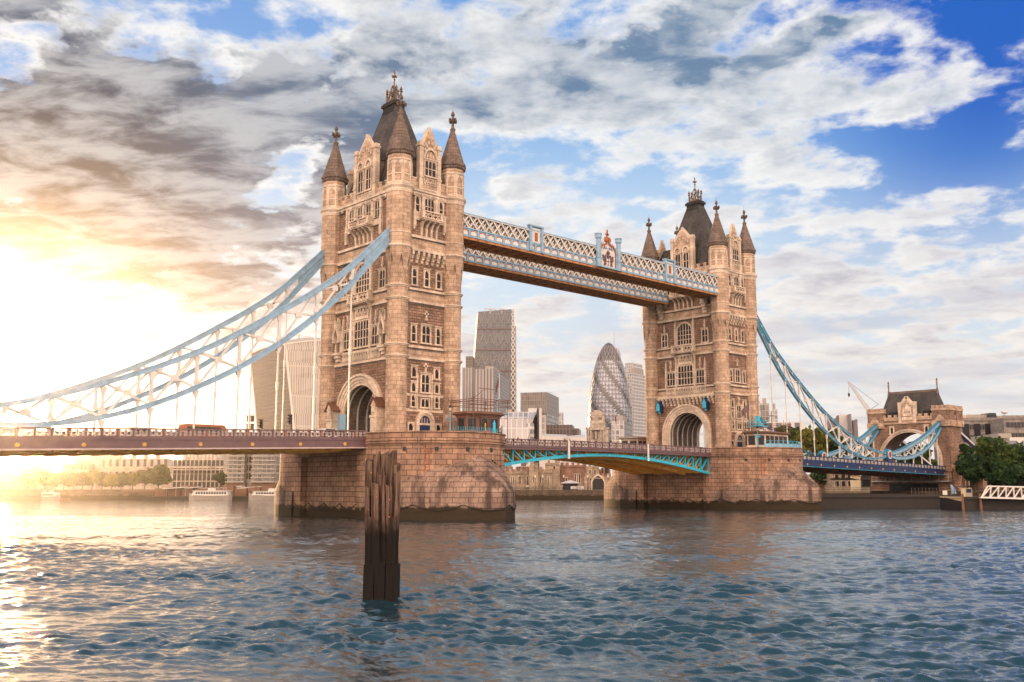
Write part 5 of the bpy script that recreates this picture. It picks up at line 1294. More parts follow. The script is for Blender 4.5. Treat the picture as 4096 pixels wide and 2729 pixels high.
# ---------------------------------------------------------------- vehicles, signals, people
def vehicle(name, label, cat, x, y, z, L, W, H, col, van=False, yaw=0, bar=False):
    t = thing(name, label, cat, (x, y, z), 'road vehicles on the bridge'); mb = MB(); h = L/2
    pr = [(-h, .35), (h, .35), (h, H*.62), (h*.92, H*.66), (h*.80, H*.97), (h*.7, H), (-h*.96, H), (-h, H*.9)] if van else [(-h, .3), (h, .3), (h, .85), (h*.55, .98), (h*.25, H), (-h*.5, H), (-h*.85, 1.0), (-h, .95)]
    F = (np.array([x, y-W/2, z]), np.array([1., 0, 0]), np.array([0, -1., 0])); mb.fprism(F, pr, -W, 0); link('body', mb, col, t)
    g = MB()
    for s, o in ((1, F), (-1, (np.array([x, y+W/2, z]), np.array([1., 0, 0]), np.array([0, 1., 0])))):
        if van: g.fbox(o, -h*.9, h*.62, H*.56, H*.86, 0, .02)
        else: g.fprism(o, [(-h*.62, 1.0), (h*.42, 1.0), (h*.2, H-.08), (-h*.45, H-.08)], 0, .02)
    g.hexa([(x+h*.93, y-W*.42, z+H*.64), (x+h*.93, y+W*.42, z+H*.64), (x+h*.93+.02, y+W*.42, z+H*.64), (x+h*.93+.02, y-W*.42, z+H*.64), (x+h*.81, y-W*.42, z+H*.94), (x+h*.81, y+W*.42, z+H*.94), (x+h*.83, y+W*.42, z+H*.94), (x+h*.83, y-W*.42, z+H*.94)])
    link('window', g, M['glass'], t)
    for sx in (-.62, .62):
        for sy in (-1, 1):
            w = MB(); w.tube((x+sx*h, y+sy*W/2-.12, z+.33), (x+sx*h, y+sy*W/2+.12, z+.33), .33, n=12); link('wheel', w, M['tyre'], t)
    if bar: b = MB(); b.box(x-1.6, x+1.7, y-.6, y+.6, z+H+.12, z+H+.2); b.tube((x-.6, y, z+H+.1), (x-.6, y, z+H+1.3), .03, n=4); link('roof_rack', b, M['steel'], t)
vehicle('minibus', 'rust red minibus with dark windows crossing the deck left of the nearer tower', 'minibus', -29.6, 1.5, zL(-29.6)-1.25, 6.3, 2.1, 2.3, M['rust'], True)
vehicle('car', 'pale car roof showing over the parapet beside the nearer tower', 'car', -14.2, -5.6, zL(-14.2)-1.25, 4.4, 1.8, 1.62, M['white'])
vehicle('van', 'car with a roof rack showing over the parapet at far left of the deck', 'car', -39.2, -1.0, zL(-39.2)-1.25, 4.2, 1.8, 1.55, M['cream'], False, 0, True)
vehicle('car', 'small grey car by the farther tower arch', 'car', 73.2, -5.4, zB(73.2)-1.2, 4.2, 1.8, 1.6, M['steel'])
def signal(x, y, z, label):
    t = thing('traffic_light', label, 'traffic light', (x, y, z), 'traffic lights by the nearer tower'); mb = MB(); mb.tube((x, y, z), (x, y, z+3.3), .07, n=6); link('post', mb, M['black'], t)
    mb = MB(); mb.box(x-.3, x+.02, y-.2, y+.2, z+2.1, z+3.4)
    for k in range(3): mb.hexa([(x-.62, y-.15, z+2.42+.42*k), (x-.3, y-.15, z+2.35+.42*k), (x-.3, y+.15, z+2.35+.42*k), (x-.62, y+.15, z+2.42+.42*k), (x-.55, y-.17, z+2.5+.42*k), (x-.3, y-.17, z+2.5+.42*k), (x-.3, y+.17, z+2.5+.42*k), (x-.55, y+.17, z+2.5+.42*k)])
    link('signal_head', mb, M['black'], t)
signal(-18.7, 5.5, zL(-18.7)-1.2, 'traffic light on the farther kerb, left one of the two'); signal(-20.8, -6.5, zL(-20.8)-1.2, 'traffic light nearer the tower arch, right one of the two')

def person(x, y, z, rz, label, top, legs, walk=.25, name='people walking on the bridge'):
    me = bpy.data.meshes.new('person'); H = 1.72
    V = [(0, 0, .95), (0, 0, 1.15), (0, .0, 1.38), (0, .01, 1.50), (0, .02, 1.62), (0, .01, 1.72),
         (.11, 0, .90), (.12, walk, .50), (.12, walk*.9-.05, .07), (.12, walk*.9+.12, .03), (-.11, 0, .90), (-.12, -walk*.6, .50), (-.12, -walk*1.5, .09), (-.12, -walk*1.5+.15, .03),
         (.20, 0, 1.40), (.26, -walk*.5, 1.12), (.25, -walk*.2+.08, .88), (-.20, 0, 1.40), (-.26, walk*.4, 1.12), (-.25, walk*.8+.05, .90)]
    E_ = [(0, 1), (1, 2), (2, 3), (3, 4), (4, 5), (0, 6), (6, 7), (7, 8), (8, 9), (0, 10), (10, 11), (11, 12), (12, 13), (2, 14), (14, 15), (15, 16), (2, 17), (17, 18), (18, 19)]
    rad = [.15, .14, .16, .055, .10, .07, .095, .065, .045, .035, .095, .065, .045, .035, .065, .048, .035, .065, .048, .035]
    me.from_pydata(V, E_, []); o = bpy.data.objects.new('person', me); COL.objects.link(o)
    md = o.modifiers.new('skin', 'SKIN'); sv = me.skin_vertices[0].data if me.skin_vertices else None
    if sv is None:
        return
    for i, r_ in enumerate(rad): sv[i].radius = (r_, r_*.85)
    sv[0].use_root = True
    o.modifiers.new('sub', 'SUBSURF').levels = 1; o.modifiers['sub'].render_levels = 1
    dg = bpy.context.evaluated_depsgraph_get(); ev = o.evaluated_get(dg); m2 = bpy.data.meshes.new_from_object(ev)
    o.modifiers.clear(); o.data = m2
    m2.materials.clear()
    for m in (M['skin'], M[top], M[legs], M['black']): m2.materials.append(m)
    for p in m2.polygons:
        c = p.center; p.material_index = 0 if c.z > 1.47 and not c.z > 1.66 else 3 if c.z > 1.66 or c.z < .09 else 2 if c.z < .92 and abs(c.x) < .2 else 0 if c.z < .93 else 1
        p.use_smooth = True
    o.location = (x, y, z); o.rotation_euler = (0, 0, rz)
    tag(o, label, 'person', name)
zb_ = lambda x: zB(x)-1.2
for x, top, legs, lab, w in ((20.2, 'red', 'navy', 'person in a red top on the drawbridge just right of the nearer pier', .25), (31.3, 'black', 'black', 'person in dark clothes on the drawbridge beside the left white fender post', .2), (32.5, 'plum', 'black', 'person in a brown coat right of the left white fender post', .28), (38.4, 'white', 'navy', 'person in a white shirt at the middle of the drawbridge', .1), (39.3, 'black', 'navy', 'person in black at the middle of the drawbridge beside the white shirt', .15)):
    person(x, -8.3, zb_(x), -math.pi/2, lab, top, legs, w)

# ---------------------------------------------------------------- city behind: helpers
def Fc(u, v): return at(u, v, 100)
M['f_dark'] = facade('bronze_curtain_wall', (.050, .035, .032), (.13, .095, .085), 2.2, 3.9, .30, .25, var=.5)
M['f_darkside'] = facade('bronze_side_wall', (.16, .15, .15), (.10, .08, .075), 3.2, 3.9, .35, .2)
M['f_silver'] = facade('silver_curtain_wall', (.28, .28, .30), (.46, .45, .45), 3.0, 3.8, .45, .25)
M['f_fins'] = facade('vertical_fin_wall', (.17, .165, .175), (.40, .37, .34), 2.4, 30., .75, .3)
M['f_pin'] = facade('striped_stone_wall', (.10, .085, .095), (.33, .305, .305), 3.4, 300., 1.0, .4)
M['f_wedge'] = facade('glass_wedge_wall', (.055, .060, .080), (.13, .13, .15), 3.5, 3.6, .5, .3, var=.5)
M['f_glasstop'] = facade('shaded_glass_wall', (.10, .085, .085), (.20, .17, .155), 1.6, 4.0, .35, .3, var=.7)
M['f_white'] = facade('white_grid_wall', (.14, .15, .18), (.55, .54, .53), 4.2, 4.4, .8, .3)
M['f_flat'] = facade('apartment_glass', (.17, .155, .14), (.40, .37, .34), 1.6, 3.1, .22, .15, var=.7)
M['f_brick'] = masonry('red_brick', (.19, .085, .06), (.15, .07, .05), (.16, .12, .10), .8, .3, .02, .2)
M['port'] = masonry('pale_portland_stone', (.45, .38, .32), (.40, .34, .285), (.30, .25, .21), 1.4, .6, .02, .2, stain=.25)
M['office'] = masonry('office_stone', (.26, .235, .215), (.23, .205, .19), (.13, .12, .11), 2.6, 1.6, .06, .2, stain=.3)
M['tol'] = masonry('rubble_wall', (.42, .335, .255), (.31, .235, .175), (.22, .17, .13), .8, .42, .05, .9, stain=.25, coarse=.8)
M['tolred'] = masonry('reddish_rubble_wall', (.30, .17, .125), (.23, .13, .10), (.16, .11, .09), .8, .42, .05, .9, stain=.3, coarse=.8)
M['roofwhite'] = paint('pale_roof_sheet', (.50, .48, .47), .5)
M['glassroof'] = facade('sloping_glass_roof', (.42, .40, .40), (.55, .53, .52), 3.2, 7.0, .25, .25, var=.12)

def two_face(uc, u0, u1, dep, alpha):
    k0, kc, k1 = (u0-2048)/FPX, (uc-2048)/FPX, (u1-2048)/FPX; l0 = kc*dep; a = R(alpha)
    L = (l0-k0*dep)/(math.cos(a)+k0*math.sin(a)); W = (k1*dep-l0)/max(.05, math.sin(a)-k1*math.cos(a))
    W = min(W, 260); g = lambda l, d: tuple((CAM+_r*l+HF*d)[:2])
    c = (l0, dep); l = (l0-L*math.cos(a), dep+L*math.sin(a)); r_ = (l0+W*math.sin(a), dep+W*math.cos(a)); b = (l[0]+r_[0]-c[0], l[1]+r_[1]-c[1])
    return [g(*l), g(*c), g(*r_), g(*b)], L, W
def faceF(p, q):
    d = np.array(q)-np.array(p); L = np.linalg.norm(d); T = np.array([*(d/L), 0]); return (np.array([*p, 0.]), T, np.array([T[1], -T[0], 0])), L
def block(name, label, uc, u0, u1, vt, dep, alpha, ml, mr, mroof=None, z0=0.1, group='city buildings beyond the far bank', cat='building', cap=None, plant=True):
    P, L, W = two_face(uc, u0, u1, dep, alpha); zt = zat(vt, dep)
    t = thing(name, label, cat, (*np.mean(np.array(P), 0), z0), group)
    mb = MB()
    mb.mat(0).poly((*P[0], z0), (*P[1], z0), (*P[1], zt), (*P[0], zt)); mb.mat(1).poly((*P[1], z0), (*P[2], z0), (*P[2], zt), (*P[1], zt))
    mb.mat(0).poly((*P[2], z0), (*P[3], z0), (*P[3], zt), (*P[2], zt)); mb.mat(1).poly((*P[3], z0), (*P[0], z0), (*P[0], zt), (*P[3], zt))
    mb.mat(2).poly(*[(*p, zt) for p in P])
    link('wall', mb, [ml, mr, mroof or M['concrete']], t)
    c = np.mean(np.array(P), 0)
    if cap:                                   # solid plant storey on top
        h, m = cap; k = MB(); k.prism([tuple(np.array(p)+(np.array(p)-c)*.012) for p in P], zt-h, zt+.5); link('top_storey', k, m, t)
    if plant:
        k = MB(); Q = [tuple(c+(np.array(p)-c)*.45) for p in P]; k.prism(Q, zt, zt+.012*dep*.55); link('roof_plant', k, M['concrete'], t)
    return t, P, zt
def windows(par, P, Q, z0, rows, rh, n, w, h, frame=None, a0=.04, a1=.96, mat='glass'):
    F, L = faceF(P, Q); st = L*(a1-a0)/n
    for r_ in range(rows):
        for i in range(n):
            a = L*a0+st*(i+.5); z = z0+rh*r_
            f = MB(); f.fbox(F, a-w/2-.12, a+w/2+.12, z-.15, z, 0, .16); f.fbox(F, a-w/2-.12, a+w/2+.12, z+h, z+h+.15, 0, .12)
            for s in (-1, 1): f.fbox(F, a+s*(w/2+.06)-.06, a+s*(w/2+.06)+.06, z, z+h, 0, .10)
            o = link('window', f, frame or M['trim'], par)
            g = MB(); g.fbox(F, a-w/2, a+w/2, z, z+h, -.05, .03); g.v = g.v; link('pane', g, M[mat], o)
X2 = lambda x: 1800+x*.561
Y2 = lambda y: 1200+y*.561
# dark bronze office block
t, P, zt = block('office_block', 'dark bronze flat topped office block left of the rounded glass skyscraper', X2(690), X2(505), X2(775), Y2(662), 800, 14, M['f_dark'], M['f_darkside'], cap=(17, M['f_glasstop']), plant=False)
# striped slab, its neighbours and the round shouldered tower
block('striped_tower', 'pale vertically striped slab in front of the glass wedge skyscraper', X2(312), X2(176), X2(424), Y2(490), 1000, 8, M['f_pin'], M['f_wedge'])
block('office_tower', 'narrow ribbed tower with a raised dark core, left of the glass wedge skyscraper', X2(160), X2(84), X2(180), Y2(482), 1120, 6, M['f_pin'], M['f_pin'], plant=False)
block('office_tower', 'dark core tower rising between the ribbed tower and the glass wedge', X2(160), X2(110), X2(172), Y2(402), 1160, 6, M['f_dark'], M['f_dark'], plant=False)
block('office_block', 'tiny pale block right of the dark bronze office block', X2(800), X2(776), X2(809), Y2(802), 1000, 10, M['f_silver'], M['f_silver'], plant=False)
# glass wedge
def wedge():
    dep = 1200; pts = [(128, 1010), (430, 1010), (440, 66), (201, 84)]
    A = [at(X2(x), Y2(y), dep) for x, y in pts]; B = [p+HF*48-_r*4 for p in A]
    t = thing('glass_wedge_tower', 'tall wedge shaped glass skyscraper with a sloping left side', 'skyscraper', (*((A[0]+A[1])/2)[:2], 0))
    mb = MB(); mb.mat(0).poly(*A); mb.poly(*B[::-1])
    for i in range(4): mb.poly(A[i], B[i], B[(i+1) % 4], A[(i+1) % 4])
    link('wall', mb, [M['f_wedge']], t)
    k = MB(); lp = lambda v: at(X2(430+10*(1010-v)/944), Y2(v), dep-.6); lq = lambda v: at(X2(201-(v-84)*73/926), Y2(v), dep-.6)
    for v in (205, 355, 505): k.beam(lq(v), lp(v), 1.0, 1.6)
    link('mega_floor', k, M['plum'], t)
    k = MB()
    for i in range(7):
        v0, v1 = 90+i*75, 165+i*75; n = 5
        for j in range(n):
            p = lambda v, q: lq(v)*(1-q)+lp(v)*q
            k.beam(p(v0, (j+(i % 2)*.5)/n), p(v1, (j+.5-(i % 2)*.5+0)/n), .5); k.beam(p(v1, (j+.5-(i % 2)*.5)/n), p(v0, min(1, (j+1-(i % 2)*.5)/n)), .5)
    link('diagonal_bracing', k, M['concrete'], t)
    s = MB(); a = at(X2(441), Y2(66), dep); b = at(X2(457), Y2(66), dep); c = at(X2(430), Y2(1010), dep); d = at(X2(470), Y2(1010), dep)
    s.hexa([c, d, d+HF*30, c+HF*30, a, b, b+HF*30, a+HF*30]); o = link('lift_core', s, M['f_dark'], t)
    s = MB()
    for i in range(22):
        q0, q1 = i/22, (i+1)/22; s.beam((a*(1-q0)+c*q0)-HF*.8, (b*(1-q1)+d*q1)-HF*.8, 1.0); s.beam((b*(1-q0)+d*q0)-HF*.8, (a*(1-q1)+c*q1)-HF*.8, 1.0)
    link('ladder_frame', s, M['white'], o)
    s = MB(); s.hexa([at(X2(458), Y2(1010), dep+5), at(X2(474), Y2(1010), dep+5), at(X2(474), Y2(1010), dep+40), at(X2(458), Y2(1010), dep+40), at(X2(458), Y2(186), dep+5), at(X2(472), Y2(186), dep+5), at(X2(472), Y2(186), dep+40), at(X2(458), Y2(186), dep+40)])
    link('side_shaft', s, M['f_silver'], t)
    for x0, x1, y in ((245, 330, 62), (348, 392, 62)):
        s = MB(); p, q = at(X2(x0), Y2(y), dep), at(X2(x1), Y2(y+6), dep); s.beam(p, q, 1.4); s.beam((p+q)/2-np.array([0, 0, 6]), (p+q)/2, 1.2); link('roof_crane', s, M['steel'], t)
wedge()
# rounded glass skyscraper
def gherkin():
    dep = 1160; c = at(X2(1141), Y2(1000), dep); z0 = zat(Y2(1005), dep); px = .561*dep/FPX
    pr = [(0.4, 302), (14, 308), (29, 320), (46, 342), (62, 370), (78, 405), (92, 445), (104, 490), (116, 540), (127, 600), (137, 660), (145, 720), (151, 780), (155, 840), (156, 890), (153, 950), (148, 1010)]
    rr = [p[0]*px for p in pr]; zz = [zat(Y2(p[1]), dep) for p in pr]
    t = thing('rounded_glass_tower', 'bullet shaped glass skyscraper with dark spiral bands', 'skyscraper', (c[0], c[1], z0))
    nr, nc = 46, 36; zs = np.linspace(zz[-1], zz[0], nr+1); rs = np.interp(zs, zz[::-1], rr[::-1])
    mb = MB(); fr = MB(); tw = lambda i: i*(math.pi/nc)
    for i in range(nr):
        for j in range(nc):
            a = lambda jj, ii: 2*math.pi*jj/nc+tw(ii)
            P = lambda jj, ii: (c[0]+rs[ii]*math.cos(a(jj, ii)), c[1]+rs[ii]*math.sin(a(jj, ii)), zs[ii])
            band = ((j+i) % 12) < 2 or i > nr*.80 and False
            band2 = ((j+i) % 6) < 2
            for k, tri in enumerate(((P(j, i), P(j+1, i), P(j, i+1)), (P(j+1, i), P(j+1, i+1), P(j, i+1)))):
                if i > nr*.80: mi = 1 if i < nr*.86 else (2 if (k == 0) else 1)
                else: mi = 1 if ((j+i) % 6) < 2 else (0 if (k == 0) == (i % 2 == 0) else 3)
                mb.mat(mi).poly(*tri)
    mk = lambda n, col, r_, me=0.0: paint(n, col, r_, me, .15, .05, .9)
    link('glazing', mb, [mk('bright_glass', (.27, .295, .36), .3, .2), mk('dark_glass', (.020, .020, .036), .3), mk('purple_glass', (.085, .075, .11), .3), mk('mid_glass', (.10, .11, .155), .3, .1)], t)
    for s in (1, -1):
        for j in range(0, nc, 2):
            for i in range(0, nr, 2):
                if s == 1: p, q = (j, i), (j, i+2)
                else: p, q = (j, i), (j-2, i+2)
                A = lambda q_: (c[0]+(rs[q_[1]]+.15)*math.cos(2*math.pi*q_[0]/nc+tw(q_[1])), c[1]+(rs[q_[1]]+.15)*math.sin(2*math.pi*q_[0]/nc+tw(q_[1])), zs[q_[1]])
                a_, b_ = np.array(A(p)), np.array(A(q))
                if (a_-c)@HF < rs[p[1]]*.2: fr.beam(a_, b_, .38, .3)
    link('diagonal_frame', fr, M['concrete'], t)
gherkin()
block('office_tower', 'stepped tower peeping out right behind the rounded glass skyscraper', X2(1215), X2(1180), X2(1256), Y2(405), 1350, 10, M['f_silver'], M['f_silver'], plant=False)
block('office_tower', 'higher stub of the stepped tower behind the rounded glass skyscraper', X2(1205), X2(1170), X2(1224), Y2(342), 1400, 10, M['f_silver'], M['f_silver'], plant=False)
mb = MB(); p = at(X2(1170), Y2(450), 1390); q = at(X2(1170), Y2(215), 1390); mb.tube(p, q, 1.0, .35, 6); tag(link('mast', mb, M['steel']), 'thin mast above the stepped tower', 'mast')
block('office_tower', 'light glass tower with a solid left side, right of the rounded glass skyscraper', X2(1303), X2(1240), X2(1440), Y2(520), 1230, 35, M['f_silver'], M['f_white'])
block('office_tower', 'taller back slab of the light glass tower', X2(1312), X2(1256), X2(1380), Y2(446), 1270, 35, M['f_silver'], M['f_white'], plant=False)
# curved roof skyscraper left of the nearer tower
def curved_tower():
    dep = 950; UL = lambda x: x*.7652; VL = lambda y: 850+y*.7652
    lv = [(1160, 1348, 1538, 1745), (1050, 1341, 1528, 1742), (950, 1334, 1518, 1745), (860, 1326, 1508, 1752), (780, 1319, 1500, 1762), (720, 1314, 1494, 1772), (690, 1312, 1490, 1778)]
    t = thing('curved_roof_tower', 'top heavy glass skyscraper with a curved roof, left of the nearer stone tower', 'skyscraper', (*at(UL(1500), 1950, dep)[:2], 0))
    rows = []
    for y, a, b, c in lv:
        z = zat(VL(y), dep); P = [at(UL(a), VL(y), dep+70)+0, at(UL(b), VL(y), dep), at(UL(c), VL(y), dep+25)]
        for p in P: p[2] = z
        rows.append([P[0], P[1], P[2], P[2]+(P[0]-P[1])*.9])
    mb = MB()
    for A, B in zip(rows, rows[1:]):
        for k, m in ((0, 0), (1, 1), (2, 0), (3, 1)): mb.mat(m).poly(A[k], A[(k+1) % 4], B[(k+1) % 4], B[k])
    top = rows[-1]; n = 10; mb.mat(1)
    # barrel roof: arch from the left face over to the right
    def arch(q):
        L = top[0]*(1-q)+top[1]*q; Rr = top[3]*(1-q)+top[2]*q
        return L, Rr
    h = 17.0
    g = []
    for i in range(n+1):
        q = i/n; zz = h*math.sin(math.pi*(.08+.84*q))*1.0
        row = []
        for k in range(n+1):
            s = k/n; p = (top[0]*(1-q)+top[1]*q)*(1-s)+(top[3]*(1-q)+top[2]*q)*s
            row.append(p+np.array([0, 0, h*(math.sin(math.pi*min(1, .10+.55*s)))*(.55+.45*math.sin(math.pi*q))-3]))
        g.append(row)
    for i in range(n):
        for k in range(n): mb.poly(g[i][k], g[i+1][k], g[i+1][k+1], g[i][k+1])
    mb.mat(1)
    for k in range(n): mb.poly(top[1]*(1-k/n)+top[2]*k/n, top[1]*(1-(k+1)/n)+top[2]*(k+1)/n, g[n][k+1], g[n][k])
    mb.mat(0)
    for i in range(n): mb.poly(top[0]*(1-i/n)+top[1]*i/n, top[0]*(1-(i+1)/n)+top[1]*(i+1)/n, g[i+1][0], g[i][0])
    link('wall', mb, [M['f_dark'], M['f_fins']], t)
    e = MB()
    for A, B in zip(rows, rows[1:]): e.beam(A[1], B[1], 1.6); e.beam(A[0], B[0], 1.4)
    for i in range(n): e.beam(g[i][0], g[i+1][0], 1.5)
    for k in range(n): e.beam(g[n][k], g[n][k+1], 1.2)
    link('edge_trim', e, M['white'], t)
    s = MB(); p = g[6][5]; s.beam(p+np.array([0, 0, 4.])-_r*9, p+np.array([0, 0, 1.])+_r*12, .8); s.beam(p-np.array([0, 0, 3.]), p+np.array([0, 0, 4.]), 1.2); link('roof_crane', s, M['steel'], t)
curved_tower()
# sloped glass roof building and neighbours on the shore
def sloped():
    dep = 560; t = thing('sloped_roof_building', 'white building with a big sloping glass roof behind the drawbridge', 'building', (*at(X2(470), Y2(1000), dep)[:2], 0), 'city buildings beyond the far bank')
    mb = MB(); f = lambda x, y, d: at(X2(x), Y2(y), dep+d)
    lo = [f(345, 1020, 0), f(545, 1020, 0)]; m_ = [f(345, 850, 10), f(597, 845, 10)]; hi = [f(420, 798, 22), f(622, 798, 22)]
    mb.mat(0).poly(lo[0], lo[1], m_[1], m_[0]); mb.mat(2).poly(m_[0], m_[1], hi[1], hi[0])
    bk = [f(345, 1020, 60), f(640, 1020, 60), f(640, 798, 60), f(420, 798, 60)]
    mb.mat(1).poly(hi[0], hi[1], bk[2], bk[3]); mb.poly(lo[1], bk[1], bk[2], hi[1], m_[1])
    link('sloping_roof', mb, [M['glassroof'], M['roofwhite'], M['f_silver']], t)
    for x0, x1, y, d, m in ((560, 622, 772, 30, M['roofwhite']), (622, 636, 775, 4, M['glass']), (636, 655, 772, 2, M['roofwhite']), (655, 686, 820, 8, M['f_silver']), (400, 440, 782, 40, M['concrete']), (548, 600, 880, 6, M['f_white'])):
        mb = MB(); a, b = f(x0, 1020, d), f(x1, 1020, d); z = zat(Y2(y), dep+d); mb.prism([tuple(a[:2]), tuple(b[:2]), tuple((b+HF*25)[:2]), tuple((a+HF*25)[:2])], 0, z); link('stair_tower', mb, m, t)
sloped()
block('office_block', 'low brown office block below the dark bronze one', X2(870), X2(658), X2(886), Y2(890), 640, 8, M['f_dark'], M['f_dark'], plant=False)
block('office_block', 'lower brown wing right of the low brown office block', X2(915), X2(884), X2(932), Y2(916), 650, 8, M['f_dark'], M['f_dark'], plant=False)
mb = MB(); f = lambda x, y, d: at(X2(x), Y2(y), 470+d)
for x0, x1, y0, y1 in ((640, 840, 958, 962), (800, 968, 975, 960)):
    a, b, c, d = f(x0, y0+8, 0), f(x1, y1+18, 0), f(x1-8, y1, 18), f(x0+20, y0-4, 18); mb.poly(a, b, c, d)
    mb.poly((a[0], a[1], 0), (b[0], b[1], 0), b, a); mb.poly((c[0], c[1], 0), (d[0], d[1], 0), d, c)
tag(link('low_pavilion', mb, M['roofwhite']), 'low white roofed pavilion seen just above the drawbridge parapet', 'pavilion')
block('office_block', 'grey stepped office block at the foot of the rounded glass skyscraper', X2(1240), X2(1150), X2(1300), Y2(860), 700, 15, M['f_silver'], M['f_dark'])
def monument():
    dep = 600; t = thing('stone_monument_building', 'stepped pale stone tower with an arched statue niche before the rounded glass skyscraper', 'stone tower', (*at(X2(1055), Y2(1010), dep)[:2], 0))
    cc = at(X2(1055), Y2(1010), dep+12); px = .561*dep/FPX
    def tier(w, y0, y1, m, e=0):
        mb = MB(); h = w*px/2; z0, z1 = zat(Y2(y0), dep), zat(Y2(y1), dep); g = lambda a, b: tuple((cc+_r*a+HF*b)[:2]); P = [g(-h, -h*.8), g(h*.72, -h), g(h, h*.6), g(-h*.8, h)]
        mb.prism(P, z0, z1); Q = [tuple(np.array(cc[:2])+(np.array(p)-cc[:2])*1.06) for p in P]; mb.prism(Q, z1-.9, z1-.1); return link('tier', mb, m, t)
    tier(176, 1040, 905, M['port']); tier(122, 905, 868, M['port']); tier(112, 868, 805, M['port'])
    for i, w in enumerate((100, 84, 66, 46)): tier(w, 806-i*7, 798-i*7, M['port'])
    n = HF*-1; a = cc-HF*176*px/2*.97-_r*2; Fm = (np.array([a[0], a[1], 0.]), _r, -HF); zz = lambda y: zat(Y2(y), dep)
    mb = MB()
    for s in (-4.6, -3.2, 3.2, 4.6): mb.fbox(Fm, s-.4, s+.4, zz(1010), zz(925), 0, 1.0)
    mb.fbox(Fm, -5.4, 5.4, zz(925), zz(912), 0, 1.3); mb.fbox(Fm, -2.4, 2.4, zz(912), zz(885), 0, .7)
    link('column', mb, M['port'], t)
    mb = MB(); mb.fprism(Fm, [(-1.4, zz(990)), (1.4, zz(990))]+arc(0, 1.4, 0, math.pi, 9, zz(930)), 0, .25); o = link('niche', mb, M['sooty'], t)
    mb = MB(); mb.lathe(tuple((a-HF*.7)[:2]), [(.5, zz(990)), (.45, zz(970)), (.6, zz(955)), (.35, zz(945)), (.3, zz(938)), (.05, zz(932))], 8); link('statue', mb, M['port'], o)
    a = cc-HF*112*px/2*.95-_r*1; Fm = (np.array([a[0], a[1], 0.]), _r, -HF)
    for x in (-3.2, 2.2):
        mb = MB()
        for k in (-.8, 0, .8): mb.fbox(Fm, x+k-.2, x+k+.2, zz(850), zz(830), 0, .2)
        link('belfry_opening', mb, M['sooty'], t)
monument()

# ---------------------------------------------------------------- old fortress on the far bank
def crenel(mb, P, Q, z, h=1.0, w=1.0, th=.6):
    F, L = faceF(P, Q); n = max(2, int(L/(2*w)))
    for i in range(n): a = (i+.5)*L/n; mb.fbox(F, a-w/2, a+w/2, z, z+h, -th, .06)
def fort(name, label, x0, x1, yt, dep, mat, thick=4.0, slits=(), yb=1362, cren=True, group='fortress walls and towers on the far bank', cat='fortress wall', da=0):
    a, b = at(X2(x0), 1950, dep), at(X2(x1), 1950, dep+da); zt = zat(Y2(yt), dep); P = [tuple(a[:2]), tuple(b[:2]), tuple((b+HF*thick)[:2]), tuple((a+HF*thick)[:2])]
    t = thing(name, label, cat, (*np.mean(np.array(P), 0), LZ), group); mb = MB(); mb.prism(P, LZ-.5, zt-1.0); 
    mb.prism([tuple(np.array(p)+(0 if i > 1 else 1)*-HF[:2]*.25) for i, p in enumerate(P)], zt-1.9, zt-1.55)
    link('wall', mb, mat, t)
    if cren:
        k = MB(); crenel(k, P[0], P[1], zt-1.0); crenel(k, P[1], P[2], zt-1.0); link('battlement', k, mat, t)
    F, L = faceF(P[0], P[1])
    for sx, sy, w, h in slits:
        aa = (X2(sx)-X2(x0))/(X2(x1)-X2(x0))*L; z = zat(Y2(sy), dep); s = MB(); s.fbox(F, aa-w/2, aa+w/2, z-h/2, z+h/2, 0, .05); o = link('window', s, M['pane'], t)
        s = MB(); s.fbox(F, aa-w/2-.18, aa-w/2, z-h/2, z+h/2, 0, .12); s.fbox(F, aa+w/2, aa+w/2+.18, z-h/2, z+h/2, 0, .12); s.fbox(F, aa-w/2-.18, aa+w/2+.18, z+h/2, z+h/2+.2, 0, .14); link('frame', s, M['trim'], o)
    return t, P, F
fort('fortress_wall', 'pale rubble curtain wall with slit windows, left of the square wall tower', 330, 568, 1205, 378, M['tol'], 4, [(440, 1285, .35, 2.6), (452, 1285, .35, 2.6), (492, 1285, .35, 3.0), (502, 1285, .35, 3.0), (553, 1285, .4, 3.2)])
fort('wall_tower', 'square pale wall tower with battlements, left of the two under the drawbridge', 566, 630, 1160, 374, M['tol'], 8, [(598, 1280, .4, 2.4)], cat='fortress tower')
fort('fortress_wall', 'short pale curtain wall between the two square wall towers', 628, 728, 1200, 378, M['tol'], 4, [(645, 1282, .4, 2.5), (700, 1282, .4, 2.5)])
fort('wall_tower', 'taller square wall tower with battlements, right of the two under the drawbridge', 680, 784, 1143, 380, M['tol'], 9, [(745, 1195, .8, 1.2)], cat='fortress tower')
fort('fortress_wall', 'reddish high wall with triple arched windows under the drawbridge', 780, 975, 1160, 382, M['tolred'], 6, [(895, 1275, .7, 3.6), (908, 1275, .7, 3.6), (921, 1275, .7, 3.6), (832, 1285, .5, 2)])
fort('fortress_wall', 'low dark topped outer wall in front of the reddish high wall', 755, 962, 1302, 370, M['tol'], 2, cren=True)
t, P, F = fort('gate_wall', 'stepped rubble wall with a pointed gateway beside the farther pier', 958, 1150, 1238, 368, M['tol'], 4, [(1002, 1278, .5, 1.0)])
L = np.linalg.norm(np.array(P[1])-np.array(P[0])); aa = (1057-958)/(1150-958)*L
